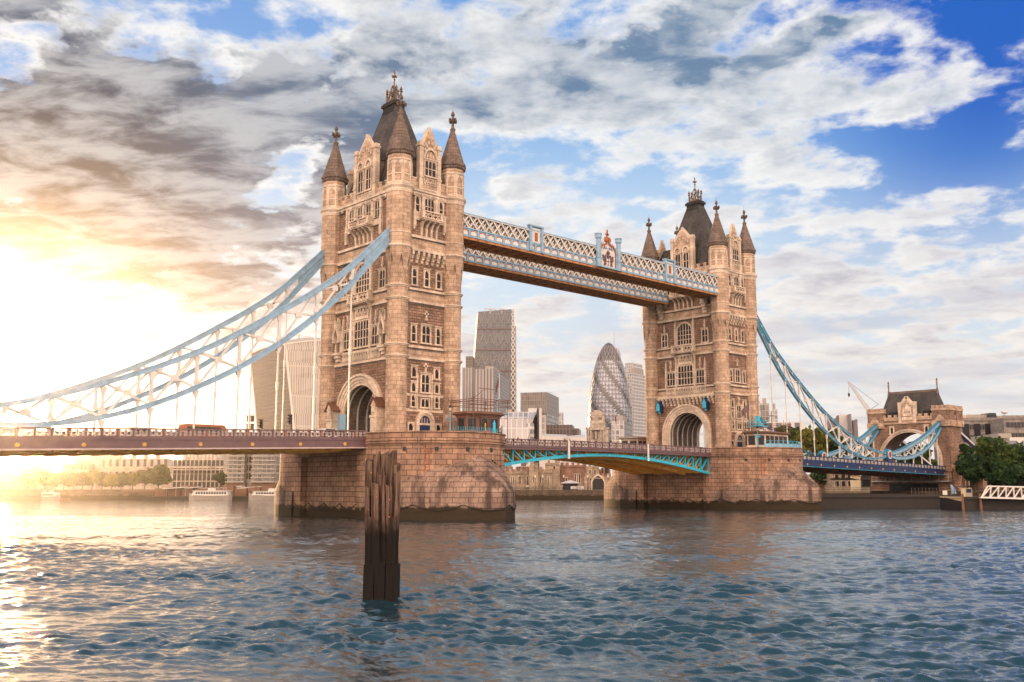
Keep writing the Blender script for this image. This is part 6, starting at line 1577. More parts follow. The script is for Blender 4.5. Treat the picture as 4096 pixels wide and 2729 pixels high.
mb = MB(); mb.fprism(F, [(aa-2.7, LZ), (aa-2.7, 3.0), (aa-1.9, 4.9), (aa, 6.2), (aa+1.9, 4.9), (aa+2.7, 3.0), (aa+2.7, LZ), (aa+2.2, LZ), (aa+2.2, 3.0), (aa+1.4, 4.5), (aa, 5.5), (aa-1.4, 4.5), (aa-2.2, 3.0), (aa-2.2, LZ)], 0, .25); o = link('gateway', mb, M['trim'], t)
mb = MB(); mb.fprism(F, [(aa-2.2, LZ), (aa+2.2, LZ), (aa+2.2, 3.0), (aa+1.4, 4.5), (aa, 5.5), (aa-1.4, 4.5), (aa-2.2, 3.0)], -.2, .06); link('gate', mb, M['black'], o)
fort('fortress_building', 'dark red brick house with chimneys behind the curtain wall', 478, 572, 1172, 430, M['f_brick'], 8, [(500, 1200, .9, 1.4), (520, 1200, .9, 1.4), (540, 1200, .9, 1.4)], cren=False, cat='house')
fort('fortress_building', 'timbered dark house behind the gateway wall', 1060, 1145, 1190, 420, M['f_brick'], 8, [(1090, 1215, 1.2, 2), (1118, 1215, 2.2, 2)], cren=False, cat='house')
fort('inner_tower', 'grey stone tower rising behind the reddish high wall', 975, 1065, 1168, 410, M['tol'], 8, [(1000, 1225, .6, 1.8), (1035, 1225, .6, 1.8)], cat='fortress tower')
fort('inner_wall', 'inner rubble wall with battlements behind the left curtain wall', 390, 700, 1190, 420, M['tolred'], 3)
for i, (x, lab) in enumerate(((608, 'left'), (662, 'second from left'), (812, 'third from left'), (983, 'fourth from left'), (1128, 'rightmost'))):
    p = at(X2(x), 1950, 352); t = thing('street_lamp', f'black lamp on the fortress wharf, {lab} of the row', 'street lamp', (p[0], p[1], LZ), 'lamps along the fortress wharf')
    mb = MB(); mb.lathe((p[0], p[1]), [(.2, LZ), (.12, LZ+.5), (.07, LZ+3.6), (.07, LZ+4.3)], 6); link('post', mb, M['black'], t); mb = MB(); mb.lathe((p[0], p[1]), [(.12, LZ+4.3), (.3, LZ+4.9), (.1, LZ+5.2), (.02, LZ+5.4)], 6); link('lantern', mb, M['lampglass'], t)
p = at(X2(858), 1950, 350); t = thing('kiosk', 'dark kiosk with a pale pyramid roof on the fortress wharf', 'kiosk', (p[0], p[1], LZ)); mb = MB(); mb.box(p[0]-1.9, p[0]+1.9, p[1]-1.9, p[1]+1.9, LZ, LZ+2.3); link('wall', mb, M['black'], t)
mb = MB(); mb.lathe((p[0], p[1]), [(3.5, LZ+2.3), (3.5, LZ+2.5), (.2, LZ+3.5)], 4, math.pi/4); link('roof', mb, M['roofwhite'], t)
for i in range(4):
    p = at(X2(877+i*20), 1950, 345); F = (np.array([p[0], p[1], 0.]), _r, -HF); mb = MB(); mb.fbox(F, -.8, .8, LZ+.3, LZ+1.3, 0, .06); t = link('barrier_banner', mb, M['white']); tag(t, 'white crowd barrier banner on the wharf before the pale roofed kiosk', 'barrier', 'barrier banners on the wharf')
mb = MB(); n = 60
for i in range(n):
    p = at(X2(440)+i*(X2(1100)-X2(440))/n, 1950, 341.5); mb.tube((p[0], p[1], LZ), (p[0], p[1], LZ+1.1), .06, n=4)
a, b = at(X2(440), 1950, 341.5), at(X2(1100), 1950, 341.5)
for z in (.6, 1.1): mb.beam((a[0], a[1], LZ+z), (b[0], b[1], LZ+z), .07)
tag(link('wharf_railing', mb, M['black']), 'black railing along the edge of the fortress wharf', 'railing')
for x, top, lab in ((545, 'blue', 'person in blue on the fortress wharf'), (556, 'black', 'person in black on the fortress wharf, left of a pair'), (562, 'plum', 'person in brown on the fortress wharf, right of a pair')):
    p = at(X2(x), 1950, 346); person(p[0], p[1], LZ, 1.0, lab, top, 'black', .15, 'people on the wharf')
# ---------------------------------------------------------------- right of the farther tower
XR = lambda x: 2950+x*.5612
YR = lambda y: 1200+y*.5612
block('apartment_tower', 'narrow modern tower just right of the farther stone tower', XR(165), XR(120), XR(182), YR(722), 480, 15, M['f_silver'], M['f_dark'])
block('apartment_tower', 'modern block with a glass bay, second right of the farther stone tower', XR(228), XR(170), XR(244), YR(738), 500, 12, M['f_flat'], M['f_dark'])
block('office_tower', 'pale distant tower with an open frame, behind the chain hangers', XR(285), XR(256), XR(296), YR(778), 760, 10, M['f_silver'], M['f_dark'])
block('low_office', 'low white building with grid windows behind the teal chain', XR(470), XR(140), XR(490), YR(868), 440, 5, M['f_white'], M['f_white'], plant=False)
block('white_tower', 'white faced tower block left of the squat gate tower', XR(808), XR(722), XR(812), YR(820), 700, 5, M['roofwhite'], M['f_dark'], plant=False)
block('dark_tower', 'dark glass tower block with white stripes, left of the squat gate tower', XR(812), XR(806), XR(851), YR(812), 690, 5, M['f_pin'], M['f_pin'], plant=False)
block('dark_tower', 'shorter right half of the dark glass tower block', XR(852), XR(846), XR(882), YR(850), 680, 5, M['f_dark'], M['f_pin'], plant=False)
def office():
    t, P, zt = block('stone_office', 'long grey stone office building with square windows behind the right trees', XR(1890), XR(1560), XR(1900), YR(858), 430, 4, M['office'], M['office'], z0=LZ)
    windows(t, P[0], P[1], 8, 5, 4.6, 12, 1.9, 2.2, M['office'], .10)
    m = MB(); F, L = faceF(P[0], P[1])
    for k in range(4): a = L*(.18+.24*k); m.fbox(F, a-1.3, a+1.3, 2, zt-1.5, 0, .35)
    link('stair_glazing', m, M['pane'], t)
    m = MB(); m.fbox(F, -.5, L+.5, zt-.3, zt+1.2, -.8, .4); link('cornice', m, M['office'], t)
    t, P, zt = block('stone_office', 'taller right wing of the grey stone office building', XR(2230), XR(1892), XR(2300), YR(842), 415, 4, M['office'], M['office'], z0=LZ)
    windows(t, P[0], P[1], 8, 5, 4.6, 12, 1.9, 2.2, M['office'], .06)
    m = MB(); F, L = faceF(P[0], P[1]); m.fbox(F, -.5, L+.5, zt-.3, zt+1.2, -.8, .4); link('cornice', m, M['office'], t)
    p = at(XR(1905), YR(845), 425); d = MB(); d.tube(p, p+np.array([0, 0, 2.4]), .25, n=6); d.lathe((p[0], p[1]), [(.3, p[2]+1.8), (1.5, p[2]+2.6), (1.2, p[2]+3.2)], 10); d.beam(p+np.array([0, 0, 2.8]), p+np.array([0, 0, 4.4])+_r*2.2, .2); link('satellite_dish', d, M['white'], t)
    a = at(XR(1787), YR(860), 432); m = MB(); b = at(XR(1855), YR(860), 432); z = a[2]
    m.hexa([(*a[:2], z), (*b[:2], z), (*(b+HF*8)[:2], z), (*(a+HF*8)[:2], z), (*(a+_r*.6)[:2], z+3.4), (*(b-_r*.6)[:2], z+3.4), (*(b+HF*7)[:2], z+3.4), (*(a+HF*7)[:2], z+3.4)]); link('roof_plant', m, M['glass'], t)
office()
block('brick_annex', 'small pale brick annex in front of the grey stone office', XR(2140), XR(1925), XR(2200), YR(978), 330, 5, M['f_white'], M['port'], z0=LZ)
def crane():
    p0 = at(XR(985), YR(900), 600); t = thing('construction_crane', 'lattice crane jib leaning up left of the squat gate tower', 'crane', (p0[0], p0[1], LZ))
    a, b = at(XR(935), YR(788), 600), at(XR(790), YR(583), 600); d = b-a; n = 26; mb = MB(); N = np.cross(d, HF); N /= np.linalg.norm(N)
    for s, q in ((1, 0), (-1, 0), (0, 1.6)):
        mb.beam(a+N*s*1.3+HF*q, b+N*s*.5+HF*q, .26)
    for i in range(n):
        p, q = a+d*i/n, a+d*(i+1)/n; w = 1.3-.8*i/n; mb.beam(p+N*w, q-N*w, .16); mb.beam(p-N*w, q+N*w, .16); mb.beam(p+N*w, p-N*w, .14)
    link('jib', mb, M['steel'], t)
    mb = MB(); mb.tube((p0[0], p0[1], LZ), (a[0], a[1], a[2]), 1.0, .9, 6); link('mast', mb, M['steel'], t)
    mb = MB(); c = at(XR(1003), YR(745), 600); mb.tube(b, c, .1, n=4); mb.tube(c, a, .12, n=4); h = at(XR(794), YR(672), 600); mb.tube(at(XR(794), YR(588), 600), h, .1, n=4); mb.lathe((h[0], h[1]), [(.1, h[2]+1.0), (.7, h[2]), (.5, h[2]-1.2), (.1, h[2]-1.8)], 6); link('hoist_cable', mb, M['lead'], t)
crane()

# ---------------------------------------------------------------- trees
def leafmat(name, a, b):
    m, nt, bs = newmat(name); o = nt.nodes.new('ShaderNodeTexCoord').outputs['Object']; n = noise(nt, o, .35, 3).sst(.35, .65); n2 = noise(nt, o, 3.0, 2).sst(.3, .7)
    c = mixc(nt, n, a, b); c = mixc(nt, n2*.5, c, tuple(x*.55 for x in a)); nt.links.new(c, bs.inputs['Base Color']); bs.inputs['Roughness'].default_value = .6; bs.inputs['Specular IOR Level'].default_value = .25
    tr = nt.nodes.new('ShaderNodeBsdfTranslucent'); nt.links.new(c, tr.inputs[0]); mx = nt.nodes.new('ShaderNodeMixShader'); mx.inputs[0].default_value = .38
    out = nt.nodes['Material Output']; nt.links.new(bs.outputs[0], mx.inputs[1]); nt.links.new(tr.outputs[0], mx.inputs[2]); nt.links.new(mx.outputs[0], out.inputs[0]); return m
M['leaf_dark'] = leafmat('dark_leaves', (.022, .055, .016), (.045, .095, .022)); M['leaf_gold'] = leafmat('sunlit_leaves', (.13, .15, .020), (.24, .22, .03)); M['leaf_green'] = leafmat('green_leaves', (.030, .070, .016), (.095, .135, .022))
M['bark'] = paint('bark', (.06, .042, .03), .9)
def tree(label, x, y, z0, h, w, mat, n=2600, leaf=.55, seed=0, group='trees along the far bank', trunk=.28):
    t = thing('tree', label, 'tree', (x, y, z0), group); rg = np.random.default_rng(seed); mb = MB(); th = h*trunk
    mb.tube((x, y, z0-.5), (x+.1, y, z0+th), h*.028, h*.020, 8)
    cl = []
    for i in range(13):
        a = rg.random()*6.28; q = rg.random()**.6; zz = z0+h*(.36+.50*rg.random()); r_ = w*.5*q*(1-.55*abs((zz-z0)/h-.55)*1.6)
        p = np.array([x+r_*math.cos(a), y+r_*math.sin(a), zz]); cl.append((p, w*(.16+.12*rg.random())))
        mb.tube((x+.1, y, z0+th*(.75+.25*rg.random())), p, h*.011, h*.004, 5)
    cl.append((np.array([x, y, z0+h*.80]), w*.24)); cl.append((np.array([x, y, z0+h*.58]), w*.30))
    link('trunk', mb, M['bark'], t)
    C_ = np.array([c for c, _ in cl]); Rd = np.array([r_ for _, r_ in cl]); pk = rg.choice(len(cl), n, p=Rd**2/np.sum(Rd**2))
    d = rg.normal(size=(n, 3)); d /= np.linalg.norm(d, axis=1, keepdims=True); rr = Rd[pk]*(.50+.55*rg.random(n)**.6+.28*(rg.random(n) > .88)); c = C_[pk]+d*rr[:, None]*np.array([1, 1, .85])
    nn = d+rg.normal(size=(n, 3))*.6; nn /= np.linalg.norm(nn, axis=1, keepdims=True); u_ = np.cross(nn, rg.normal(size=(n, 3))); u_ /= np.linalg.norm(u_, axis=1, keepdims=True); v_ = np.cross(nn, u_)
    s = (leaf*(.6+.8*rg.random(n)))[:, None]
    V = np.stack([c-u_*s-v_*s*.5, c+u_*s*.2-v_*s*.8, c+u_*s+v_*s*.35, c-u_*s*.1+v_*s*.8], 1).reshape(-1, 3)
    g = MB(); g.v = V.tolist(); g.f = [(4*i, 4*i+1, 4*i+2, 4*i+3) for i in range(n)]; g.m = [0]*n
    link('crown', g, mat, t); return t
def tpx(label, u, vt, dep, wpx, mat, seed, n=2600, leaf=.55, z0=LZ, **k):
    p = at(u, 1950, dep); h = zat(vt, dep)-z0; tree(label, p[0], p[1], z0, h, wpx*dep/FPX, mat, n, leaf, seed, **k)
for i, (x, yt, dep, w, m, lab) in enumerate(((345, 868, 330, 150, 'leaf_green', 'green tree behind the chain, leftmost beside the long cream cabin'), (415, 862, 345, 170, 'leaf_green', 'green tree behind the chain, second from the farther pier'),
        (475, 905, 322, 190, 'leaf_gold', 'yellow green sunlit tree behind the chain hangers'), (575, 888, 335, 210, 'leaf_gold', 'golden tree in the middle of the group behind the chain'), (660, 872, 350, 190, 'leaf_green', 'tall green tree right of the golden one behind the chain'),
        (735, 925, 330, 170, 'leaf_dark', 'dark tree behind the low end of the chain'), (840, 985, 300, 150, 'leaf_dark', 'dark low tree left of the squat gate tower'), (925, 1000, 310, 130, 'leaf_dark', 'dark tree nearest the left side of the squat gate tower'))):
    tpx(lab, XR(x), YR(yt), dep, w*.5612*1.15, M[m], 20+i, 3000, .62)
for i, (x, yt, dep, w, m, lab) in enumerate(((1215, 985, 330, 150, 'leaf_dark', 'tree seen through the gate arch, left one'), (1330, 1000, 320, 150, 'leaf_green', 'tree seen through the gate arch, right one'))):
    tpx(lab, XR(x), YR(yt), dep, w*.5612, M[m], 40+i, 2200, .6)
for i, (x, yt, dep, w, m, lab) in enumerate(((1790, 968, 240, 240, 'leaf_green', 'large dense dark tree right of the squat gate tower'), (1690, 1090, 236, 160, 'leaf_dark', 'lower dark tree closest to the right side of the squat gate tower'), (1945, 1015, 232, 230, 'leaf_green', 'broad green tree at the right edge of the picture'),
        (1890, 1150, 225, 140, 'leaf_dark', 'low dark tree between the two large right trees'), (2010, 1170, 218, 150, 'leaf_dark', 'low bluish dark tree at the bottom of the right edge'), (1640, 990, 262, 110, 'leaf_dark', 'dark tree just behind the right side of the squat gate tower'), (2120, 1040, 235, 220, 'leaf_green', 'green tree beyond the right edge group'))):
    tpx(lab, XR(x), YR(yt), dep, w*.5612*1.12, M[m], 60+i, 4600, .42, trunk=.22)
tpx('dark tree standing beside the fortress wall under the right deck', XR(645), YR(1140), 300, 120, M['leaf_dark'], 81, 1800, .5, trunk=.5)
mb = MB(); p = at(X2(322), Y2(1195), 132)
g = np.random.default_rng(9)
for i in range(60):
    c = np.array([3.3, -21.2, 4.3])+g.normal(size=3)*np.array([.3, .25, .35]); u_ = g.normal(size=3)*.16; v_ = g.normal(size=3)*.16; mb.poly(c-u_, c+v_, c+u_, c-v_)
tag(link('shrub', mb, M['leaf_green']), 'small shrub sprouting from the nearer pier above its cutwater', 'shrub')

# ---------------------------------------------------------------- buildings under the right deck, pontoons, gangway
def simple(name, label, x0, x1, yt, dep, mat, cat, thick=8, z0=LZ, rows=0, cols=0, ww=1.2, wh=1.6, group='buildings beside the right river wall'):
    a, b = at(XR(x0), 1950, dep), at(XR(x1), 1950, dep); zt = zat(YR(yt), dep); P = [tuple(a[:2]), tuple(b[:2]), tuple((b+HF*thick)[:2]), tuple((a+HF*thick)[:2])]
    t = thing(name, label, cat, (*np.mean(np.array(P), 0), z0), group); mb = MB(); mb.prism(P, z0, zt); Q = [tuple(np.array(p)+(-HF[:2]*.3 if i < 2 else 0)) for i, p in enumerate(P)]; mb.prism(Q, zt-.25, zt+.1); link('wall', mb, mat, t)
    if rows: windows(t, P[0], P[1], z0+1.2, rows, (zt-z0-1.2)/rows, cols, ww, wh)
    return t, P
simple('stone_house', 'pale stone house under the right deck left of the gate tower', 680, 880, 1235, 292, M['tol'], 'house', rows=2, cols=4)
simple('concrete_store', 'grey concrete store with a dark doorway beside the gate tower plinth', 880, 955, 1255, 262, M['concrete'], 'building', rows=1, cols=1, ww=2.2, wh=2.0)
simple('promenade_wall', 'old dark wall behind the railing under the right deck', 480, 700, 1262, 300, M['tolred'], 'wall', 2)
for i, x in enumerate((705, 790)):
    p = at(XR(x), 1950, 255); t = thing('parasol', 'pale flat canopy parasol on the promenade under the right deck', 'parasol', (p[0], p[1], LZ), 'parasols on the promenade'); mb = MB(); mb.tube((p[0], p[1], LZ), (p[0], p[1], LZ+3), .06, n=5); link('pole', mb, M['steel'], t); mb = MB(); mb.lathe((p[0], p[1]), [(3.4, LZ+2.9), (3.3, LZ+3.0), (.1, LZ+3.6)], 8); link('canopy', mb, M['cream'], t)
mb = MB(); a, b = at(XR(630), 1950, 240), at(XR(950), 1950, 240)
for i in range(40): p = a+(b-a)*i/40; mb.tube((p[0], p[1], -.2), (p[0], p[1], LZ+1.1), .05, n=4)
for z in (.6, 1.1): mb.beam((a[0], a[1], LZ+z), (b[0], b[1], LZ+z), .08)
tag(link('promenade_railing', mb, M['black']), 'dark railing along the promenade under the right deck', 'railing')
def hull(label, u0, u1, vt, dep, thick, name='pontoon', mat='black', extra=None):
    a, b = at(u0, 1950, dep), at(u1, 1950, dep); zt = zat(vt, dep); P = [tuple(a[:2]), tuple(b[:2]), tuple((b+HF*thick)[:2]), tuple((a+HF*thick)[:2])]; t = thing(name, label, name, (*np.mean(np.array(P), 0), ZW), 'floating pontoons'); mb = MB(); mb.prism(P, ZW-1, zt); Q = [tuple(np.array(p)+(-HF[:2]*.3 if i < 2 else 0)) for i, p in enumerate(P)]; mb.prism(Q, zt-.5, zt-.2); link('hull', mb, mat, t); return t, P, zt
M['tar'] = paint('tarred_hull', (.020, .016, .014), .7, grime=.4)
t, P, zt = hull('long low dark pontoon moored right of the farther pier', XR(590), XR(1595), YR(1392), 205, 9, mat=M['tar'])
mb = MB(); F, L = faceF(P[0], P[1])
for i in range(14): a = L*(.66+.33*i/13); mb.fbox(F, a-.04, a+.04, zt, zt+1.5, -1, -.9)
for z in (.8, 1.45): mb.fbox(F, L*.66, L*.99, zt+z, zt+z+.08, -1, -.9)
link('handrail', mb, M['lead'], t)
mb = MB(); mb.fbox(F, L*.87, L*.90, zt+.05, zt+.95, -.2, -.1); link('notice_board', mb, M['white'], t)
mb = MB(); mb.fbox(F, L*.0, L*.62, zt-.6, zt+.25, -3, -.5); link('raised_deck', mb, M['tar'], t)
p = at(XR(1522), 1950, 207); mb = MB(); mb.tube((p[0], p[1], zt), (p[0], p[1], zt+2.3), .05, n=5); mb.poly(tuple(p[:2])+(zt+.3,), tuple((p+_r*1.1)[:2])+(zt+.3,), tuple((p+_r*.8)[:2])+(zt+1.5,), tuple(p[:2])+(zt+2.3,)); tag(link('feather_banner', mb, M['blue']), 'blue feather banner on the long dark pontoon', 'banner')
t, P, zt = hull('dark pontoon under the white truss gangway at right', XR(1596), XR(2300), YR(1404), 190, 10, mat=M['tar'])
for i, u in enumerate((1598, 1726)):
    p = at(XR(u), 1950, 189.3); mb = MB(); mb.tube((p[0], p[1], ZW-1), (p[0], p[1], 0.1), .28, n=8); tag(link('mooring_pile', mb, M['wood']), f'rusty mooring pile on the dark pontoon, {"left" if i == 0 else "right"} one', 'mooring pile', 'mooring piles on the pontoon')
p = at(XR(1645), 1950, 193); t = thing('ticket_kiosk', 'white kiosk with a curved dark roof on the right pontoon', 'kiosk', (p[0], p[1], zt)); g = lambda a, b: tuple((p+_r*a+HF*b)[:2]); mb = MB(); mb.prism([g(-.6, 0), g(.7, 0), g(.7, 2), g(-.6, 2)], zt, zt+1.7); link('wall', mb, M['concrete'], t)
mb = MB(); n = 8
for i in range(n):
    q0, q1 = i/n, (i+1)/n; f = lambda q: (-.9+1.8*q, zt+1.7+.35*math.sin(math.pi*(.12+.7*q))); (a0, z0), (a1, z1) = f(q0), f(q1); mb.hexa([(*g(a0, -.5), z0), (*g(a1, -.5), z1), (*g(a1, 2.3), z1), (*g(a0, 2.3), z0), (*g(a0, -.5), z0+.15), (*g(a1, -.5), z1+.15), (*g(a1, 2.3), z1+.15), (*g(a0, 2.3), z0+.15)])
link('roof', mb, M['lead'], t); mb = MB(); mb.prism([g(-.45, -.04), g(.55, -.04), g(.55, 0), g(-.45, 0)], zt+.8, zt+1.5); link('window', mb, M['glass'], t)
def gangway():
    dep = 188; P = lambda x, y, d=0: at(XR(x), YR(y), dep+d); t = thing('gangway', 'white steel truss gangway at the right edge', 'gangway', tuple(P(1900, 1410)))
    for d in (0, 2.4):
        mb = MB(); n = 9; x0, x1 = 1742, 2260
        tp = lambda q: P(x0+40+(x1-x0-40)*q, 1328+10*q, d); bt = lambda q: P(x0+(x1-x0)*q, 1408+14*q, d)
        mb.beam(tp(0), tp(1), .26); mb.beam(bt(0), bt(1), .32); mb.beam(bt(0), tp(0), .26)
        for i in range(n): mb.beam(bt((i+.0)/n), tp((i+.5)/n), .2); mb.beam(tp((i+.5)/n), bt((i+1)/n), .2)
        link('truss', mb, M['white'], t)
    mb = MB(); a, b = P(1742, 1414), P(2260, 1428); mb.hexa([a, b, b+HF*2.4, a+HF*2.4, a+np.array([0, 0, .15]), b+np.array([0, 0, .15]), b+HF*2.4+np.array([0, 0, .15]), a+HF*2.4+np.array([0, 0, .15])]); link('walkway_floor', mb, M['steel'], t)
gangway()

# ---------------------------------------------------------------- left bank seen under the deck
UL = lambda x: x*.7652
L3 = lambda x, y: (x*.2549, 1780+y*.2549)
L4 = lambda x, y: (600+x*.2336, 1780+y*.2336)
def flat(name, label, u0, u1, vt, dep, mat, cat, thick=20, z0=LZ, rows=(), n=10, ww=1.0, group='buildings on the left bank', roof=None, cornice=True):
    a, b = at(u0, 1950, dep), at(u1, 1950, dep); zt = zat(vt, dep); P = [tuple(a[:2]), tuple(b[:2]), tuple((b+HF*thick)[:2]), tuple((a+HF*thick)[:2])]
    t = thing(name, label, cat, (*np.mean(np.array(P), 0), z0), group); mb = MB(); mb.prism(P, z0, zt); link('wall', mb, mat, t)
    F, L = faceF(P[0], P[1])
    if cornice: mb = MB(); mb.fbox(F, -.4, L+.4, zt-.5, zt+.1, -.5, .6); mb.fbox(F, -.2, L+.2, zt-1.4, zt-.9, 0, .25); link('cornice', mb, mat, t)
    for vz, wh in rows: windows(t, P[0], P[1], zat(vz, dep), 1, 1, n, ww, wh, mat)
    if roof:
        rv, inset, rm = roof; zr = zat(rv, dep); Q = [tuple(np.array(P[0])+_r[:2]*inset+HF[:2]*6), tuple(np.array(P[1])-_r[:2]*inset+HF[:2]*6), tuple(np.array(P[2])-_r[:2]*inset-HF[:2]*6), tuple(np.array(P[3])+_r[:2]*inset-HF[:2]*6)]
        mb = MB()
        for i in range(4): mb.poly((*P[i], zt+.1), (*P[(i+1) % 4], zt+.1), (*Q[(i+1) % 4], zr), (*Q[i], zr))
        mb.poly(*[(*q, zr) for q in Q]); o = link('roof', mb, rm, t)
        for k in range(4): q = (np.array(Q[0])*(1-(k+.5)/4)+np.array(Q[1])*(k+.5)/4); c = MB(); c.box(q[0]-.7, q[0]+.7, q[1]-.7, q[1]+.7, zr-.5, zr+1.8); link('chimney', c, mat, o)
    return t, P, F, L, zt
v4 = lambda y: 1780+y*.2336
v3 = lambda y: 1780+y*.2549
flat('customs_building', 'right wing of the long pale classical riverside building', L4(340, 0)[0], L4(1290, 0)[0], v4(378), 425, M['port'], 'building', rows=((v4(365), 2.6), (v4(495), 3.2), (v4(612), 4.6), (v4(735), 2.6)), n=12, ww=1.4, roof=(v4(275), 3, M['concrete']))
t, P, F, L, zt = flat('customs_building', 'central portico block of the long pale classical riverside building', L3(1500, 0)[0], L4(360, 0)[0], v3(345), 432, M['port'], 'building', rows=((v3(350), 3.4), (v3(560), 4.0)), n=10, ww=1.3, roof=(v3(205), 6, M['concrete']))
mb = MB()
for i in range(6): mb.tube((*(F[0]+F[1]*(6+i*5.4)+F[2]*1.5)[:2], zat(v3(500), 430)), (*(F[0]+F[1]*(6+i*5.4)+F[2]*1.5)[:2], zat(v3(418), 430)), .75, .65, 8)
mb.fbox(F, 3, 36, zat(v3(418), 430), zat(v3(395), 430), 0, 2.4); mb.fbox(F, 3, 36, zat(v3(520), 430), zat(v3(500), 430), 0, 2.6); link('portico', mb, M['port'], t)
flat('customs_building', 'left wing of the long pale classical riverside building', L3(955, 0)[0], L3(1505, 0)[0], v3(395), 430, M['port'], 'building', rows=((v3(390), 2.4), (v3(640), 4.0)), n=8, ww=1.3, roof=(v3(315), 4, M['concrete']))
flat('office_block', 'pale office with narrow upright windows behind the classical building', L4(540, 0)[0], L4(1200, 0)[0], v4(150), 620, M['f_fins'], 'building', cornice=False)
flat('office_block', 'flat roofed glass office behind the central portico block', L3(1150, 0)[0], L3(1700, 0)[0], v3(160), 640, M['f_glasstop'], 'building', cornice=False)
flat('office_block', 'large plain block rising above the tree row at far left', L3(480, 0)[0], L3(1160, 0)[0], v3(130), 700, M['f_silver'], 'building', cornice=False)
flat('office_block', 'dark block behind the arcaded building at far left', -120, L3(300, 0)[0], v3(250), 640, M['f_dark'], 'building', cornice=False)
flat('office_block', 'plain pale slab between the classical building and the apartments', L4(1195, 0)[0], L4(1320, 0)[0], v4(90), 640, M['roofwhite'], 'building', cornice=False)
t, P, F, L, zt = flat('arcaded_building', 'old arcaded market hall with dormers at far left', -160, L3(205, 0)[0], v3(512), 410, M['ashlar'], 'building', rows=((v3(610), 4.5),), n=12, ww=1.4, roof=(v3(430), 2, M['slate']))
mb = MB()
for i in range(9): a = L*(.04+.11*i); mb.fprism(F, [(a-1.6, LZ), (a+1.6, LZ)]+arc(a, 1.6, 0, math.pi, 9, 7.2), -.2, .08)
link('arcade', mb, M['sooty'], t)
flat('arcaded_building', 'taller end pavilion of the old arcaded market hall', L3(205, 0)[0], L3(470, 0)[0], v3(430), 405, M['ashlar'], 'building', rows=((v3(510), 3.6), (v3(605), 4), (v3(755), 4)), n=6, ww=1.3, roof=(v3(330), 2.5, M['slate']))
def flats(label, u0, u1, vt, dep, bal):
    t, P, F, L, zt = flat('apartment_block', label, u0, u1, vt, dep, M['f_flat'], 'apartment block', cornice=False, z0=2.5)
    n = 11
    for k in range(n):
        mb = MB(); z = 3.0+k*(zt-3.5)/n; mb.fbox(F, -.4, L+.4, z-.22, z+.22, 0, bal); 
        if bal > 1: mb.fbox(F, -.4, L+.4, z+.9, z+1.0, bal-.1, bal)
        link('balcony_slab', mb, M['concrete'], t)
    mb = MB(); mb.fbox(F, -.5, L+.5, LZ, 2.6, -3, .2); link('plinth', mb, M['wood'], t)
flats('glass apartment block with white balconies left of the nearer pier, leftmost bay', L4(1315, 0)[0], L4(1600, 0)[0], 1735, 352, 1.3)
t, P, F, L, zt = flat('apartment_block', 'plain pale bay between the two glazed apartment bays', L4(1600, 0)[0], L4(1750, 0)[0], 1735, 356, M['roofwhite'], 'apartment block', cornice=False)
windows(t, P[0], P[1], 4, 8, 3.0, 2, 1.2, 2.2)
flats('glass apartment block with white balconies left of the nearer pier, middle bay', L4(1750, 0)[0], L4(2115, 0)[0], 1735, 350, 1.3)
flats('glass apartment block with white balconies left of the nearer pier, bay beside the pier', L4(2115, 0)[0], L4(2360, 0)[0], 1740, 362, 1.0)
xs = [420, 560, 700, 850, 1000, 1150, 1290, 1440, 1600, 1750, 1900, 2080, 2270]
tops = [450, 430, 425, 440, 420, 425, 432, 382, 440, 465, 450, 432, 400]
names = ['leftmost', 'second', 'third', 'fourth', 'fifth', 'sixth', 'seventh', 'eighth', 'ninth', 'tenth', 'eleventh', 'twelfth', 'thirteenth']
for i, (x, v) in enumerate(zip(xs, tops)):
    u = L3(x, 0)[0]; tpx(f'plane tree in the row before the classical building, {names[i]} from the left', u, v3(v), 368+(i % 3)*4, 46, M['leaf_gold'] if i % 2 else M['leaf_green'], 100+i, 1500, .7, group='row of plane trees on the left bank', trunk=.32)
tpx('tallest round tree at the right end of the plane tree row', L4(140, 0)[0], v4(338), 366, 86, M['leaf_green'], 130, 3000, .7, group='row of plane trees on the left bank', trunk=.22)
tpx('dark bushy tree between the classical building and the apartments', L4(1215, 0)[0], v4(455), 372, 46, M['leaf_dark'], 131, 1600, .6, group='row of plane trees on the left bank', trunk=.15)
# pier canopies and boats
mb = MB()
for x0, x1, y, d in ((205, 620, 745, 330), (580, 820, 742, 331), (820, 1330, 748, 333), (1330, 1560, 728, 335), (1480, 1790, 742, 332), (1800, 2060, 722, 336)):
    a, b = at(L4(x0, 0)[0], v4(y+12), d), at(L4(x1, 0)[0], v4(y-14), d); up = np.array([0, 0, .3]); mb.mat(0).hexa([a, b, b+HF*5, a+HF*5, a+up, b+up, b+HF*5+up, a+HF*5+up])
    for q in (.1, .5, .9): p = a+(b-a)*q+HF*2; mb.mat(1).tube((p[0], p[1], ZW+1), p, .14, n=5)
tag(link('pier_canopy', mb, [M['roofwhite'], M['steel']]), 'row of tilted white canopies on the passenger pier at left', 'canopy')
t, P, zt = hull('dark landing pontoon below the tilted white canopies', L4(-100, 0)[0], L4(2200, 0)[0], v4(880), 328, 10, mat=M['tar'])
mb = MB(); F, L = faceF(P[0], P[1])
for i in range(50): mb.fbox(F, L*i/50-.06, L*i/50+.06, zt, zt+2.0, -3, -2.9)
for z in (1.0, 2.0): mb.fbox(F, 0, L, zt+z, zt+z+.12, -3, -2.9)
for i in range(9): mb.fbox(F, L*(.05+.1*i), L*(.05+.1*i)+4, zt, zt+2.6+(i % 3)*.5, -8, -4)
link('railing', mb, M['wood'], t)
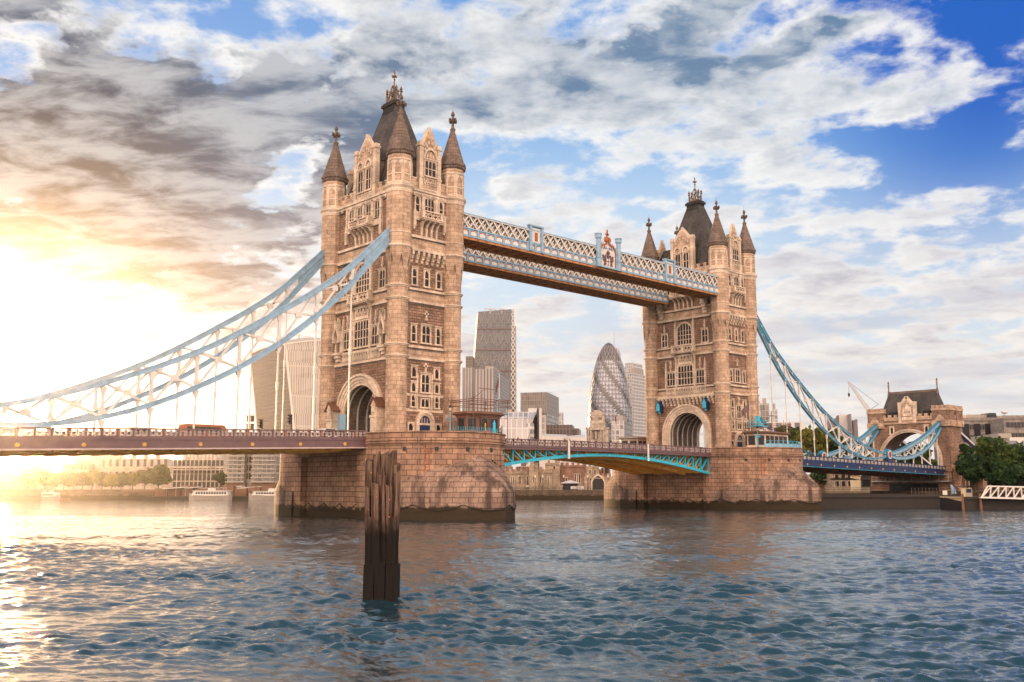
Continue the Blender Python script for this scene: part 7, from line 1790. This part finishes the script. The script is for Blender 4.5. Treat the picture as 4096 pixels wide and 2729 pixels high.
def boat(label, u0, u1, dep, v_deck, v_roof, v_top, bow=-1):
    a, b = at(u0, 1950, dep), at(u1, 1950, dep); L = np.linalg.norm((b-a)[:2]); T = (b-a)/L; T[2] = 0; c = (a+b)/2; t = thing('river_boat', label, 'boat', (c[0], c[1], ZW), 'passenger boats at the left bank')
    F = (np.array([a[0], a[1], 0.]), T, -HF); zd, zr, zt = zat(v_deck, dep), zat(v_roof, dep), zat(v_top, dep)
    if bow > 0: F = (np.array([b[0], b[1], 0.]), -T, -HF)
    mb = MB(); W = 5.0
    st = [(0, .0, zd+.9), (.06, .55, zd+.5), (.18, .95, zd+.2), (.5, 1, zd), (.9, .95, zd+.1), (1, .8, zd+.3)]
    R_ = []
    for q, w, z in st:
        f = lambda l, zz: F[0]+F[1]*L*q+F[2]*(l*W/2-W/2)+np.array([0, 0, zz]); R_.append([f(-w, z), f(-w*.7, ZW-.3), f(w*.7, ZW-.3), f(w, z)])
    for A, B in zip(R_, R_[1:]):
        for k in range(4): mb.poly(A[k], A[(k+1) % 4], B[(k+1) % 4], B[k])
    mb.poly(*R_[-1]); link('hull', mb, M['concrete'], t)
    mb = MB(); mb.fprism(F, [(L*.10, zd), (L*.14, zr-.2), (L*.16, zr), (L*.96, zr), (L*.96, zd)], -W*.9, -W*.1); mb.fbox(F, L*.12, L*.99, zr, zr+.15, -W*.95, -W*.05); link('cabin', mb, M['white'], t)
    g = MB()
    for i in range(12): q = .2+.062*i; g.fbox(F, L*q, L*(q+.045), zd+.32*(zr-zd), zd+.78*(zr-zd), -W*.12, -W*.1+.03)
    link('window', g, M['glass'], t)
    mb = MB(); mb.fprism(F, [(L*.46, zr+.1), (L*.49, zt), (L*.60, zt), (L*.62, zr+.1)], -W*.75, -W*.25); o = link('wheelhouse', mb, M['white'], t); g = MB(); g.fbox(F, L*.49, L*.59, zr+.6, zt-.4, -W*.26, -W*.25+.04); link('pane', g, M['glass'], o)
    mb = MB()
    for i in range(9): mb.fbox(F, L*(.64+.037*i), L*(.64+.037*i)+.08, zr, zr+1.1, -W*.12, -W*.1)
    mb.fbox(F, L*.64, L*.94, zr+1.0, zr+1.1, -W*.12, -W*.1); link('railing', mb, M['steel'], t)
boat('white two deck passenger boat moored below the classical building', L4(632, 0)[0], L4(1352, 0)[0], 318, v4(870), v4(790), v4(735))
boat('sleek white passenger boat half hidden behind the nearer pier', L4(1660, 0)[0], L4(2400, 0)[0], 312, v4(868), v4(800), v4(745))
boat('small white work boat at the far left bank', L3(640, 0)[0], L3(885, 0)[0], 322, v3(815), v3(755), v3(715), 1)
for i, (x0, x1, y, lab) in enumerate(((-200, 330, 835, 'low brown barge at the far left edge'), (330, 1000, 838, 'low brown barge behind the small white work boat'))):
    hull(lab, L3(x0, 0)[0], L3(x1, 0)[0], v3(y), 326, 6, 'barge', M['wood'])
flat('wharf_deck', 'timber wharf on stilts before the classical building', L3(1900, 0)[0], L4(200, 0)[0], v3(735), 337, M['wood'], 'wharf', 3, cornice=False)

# ---------------------------------------------------------------- haze over the river
def haze():
    mb = MB(); c = at(2048, 1944, 700); w = 1500
    A = [CAM-_r*900-HF*260, CAM+_r*900-HF*260, CAM+_r*1400+HF*1750, CAM-_r*1400+HF*1750]
    mb.prism([tuple(p[:2]) for p in A], ZW-12, 238)
    m = bpy.data.materials.new('haze_volume'); m.use_nodes = True; nt = m.node_tree; nt.nodes.clear()
    o = nt.nodes.new('ShaderNodeOutputMaterial'); v = nt.nodes.new('ShaderNodeVolumePrincipled'); v.inputs['Color'].default_value = (.96, .93, .90, 1)
    v.inputs['Density'].default_value = HAZE_D; v.inputs['Anisotropy'].default_value = HAZE_G; nt.links.new(v.outputs[0], o.inputs['Volume'])
    h = link('haze', mb, m); tag(h, None, None, None, 'stuff')
HAZE_D, HAZE_G = .00010, .945
haze()
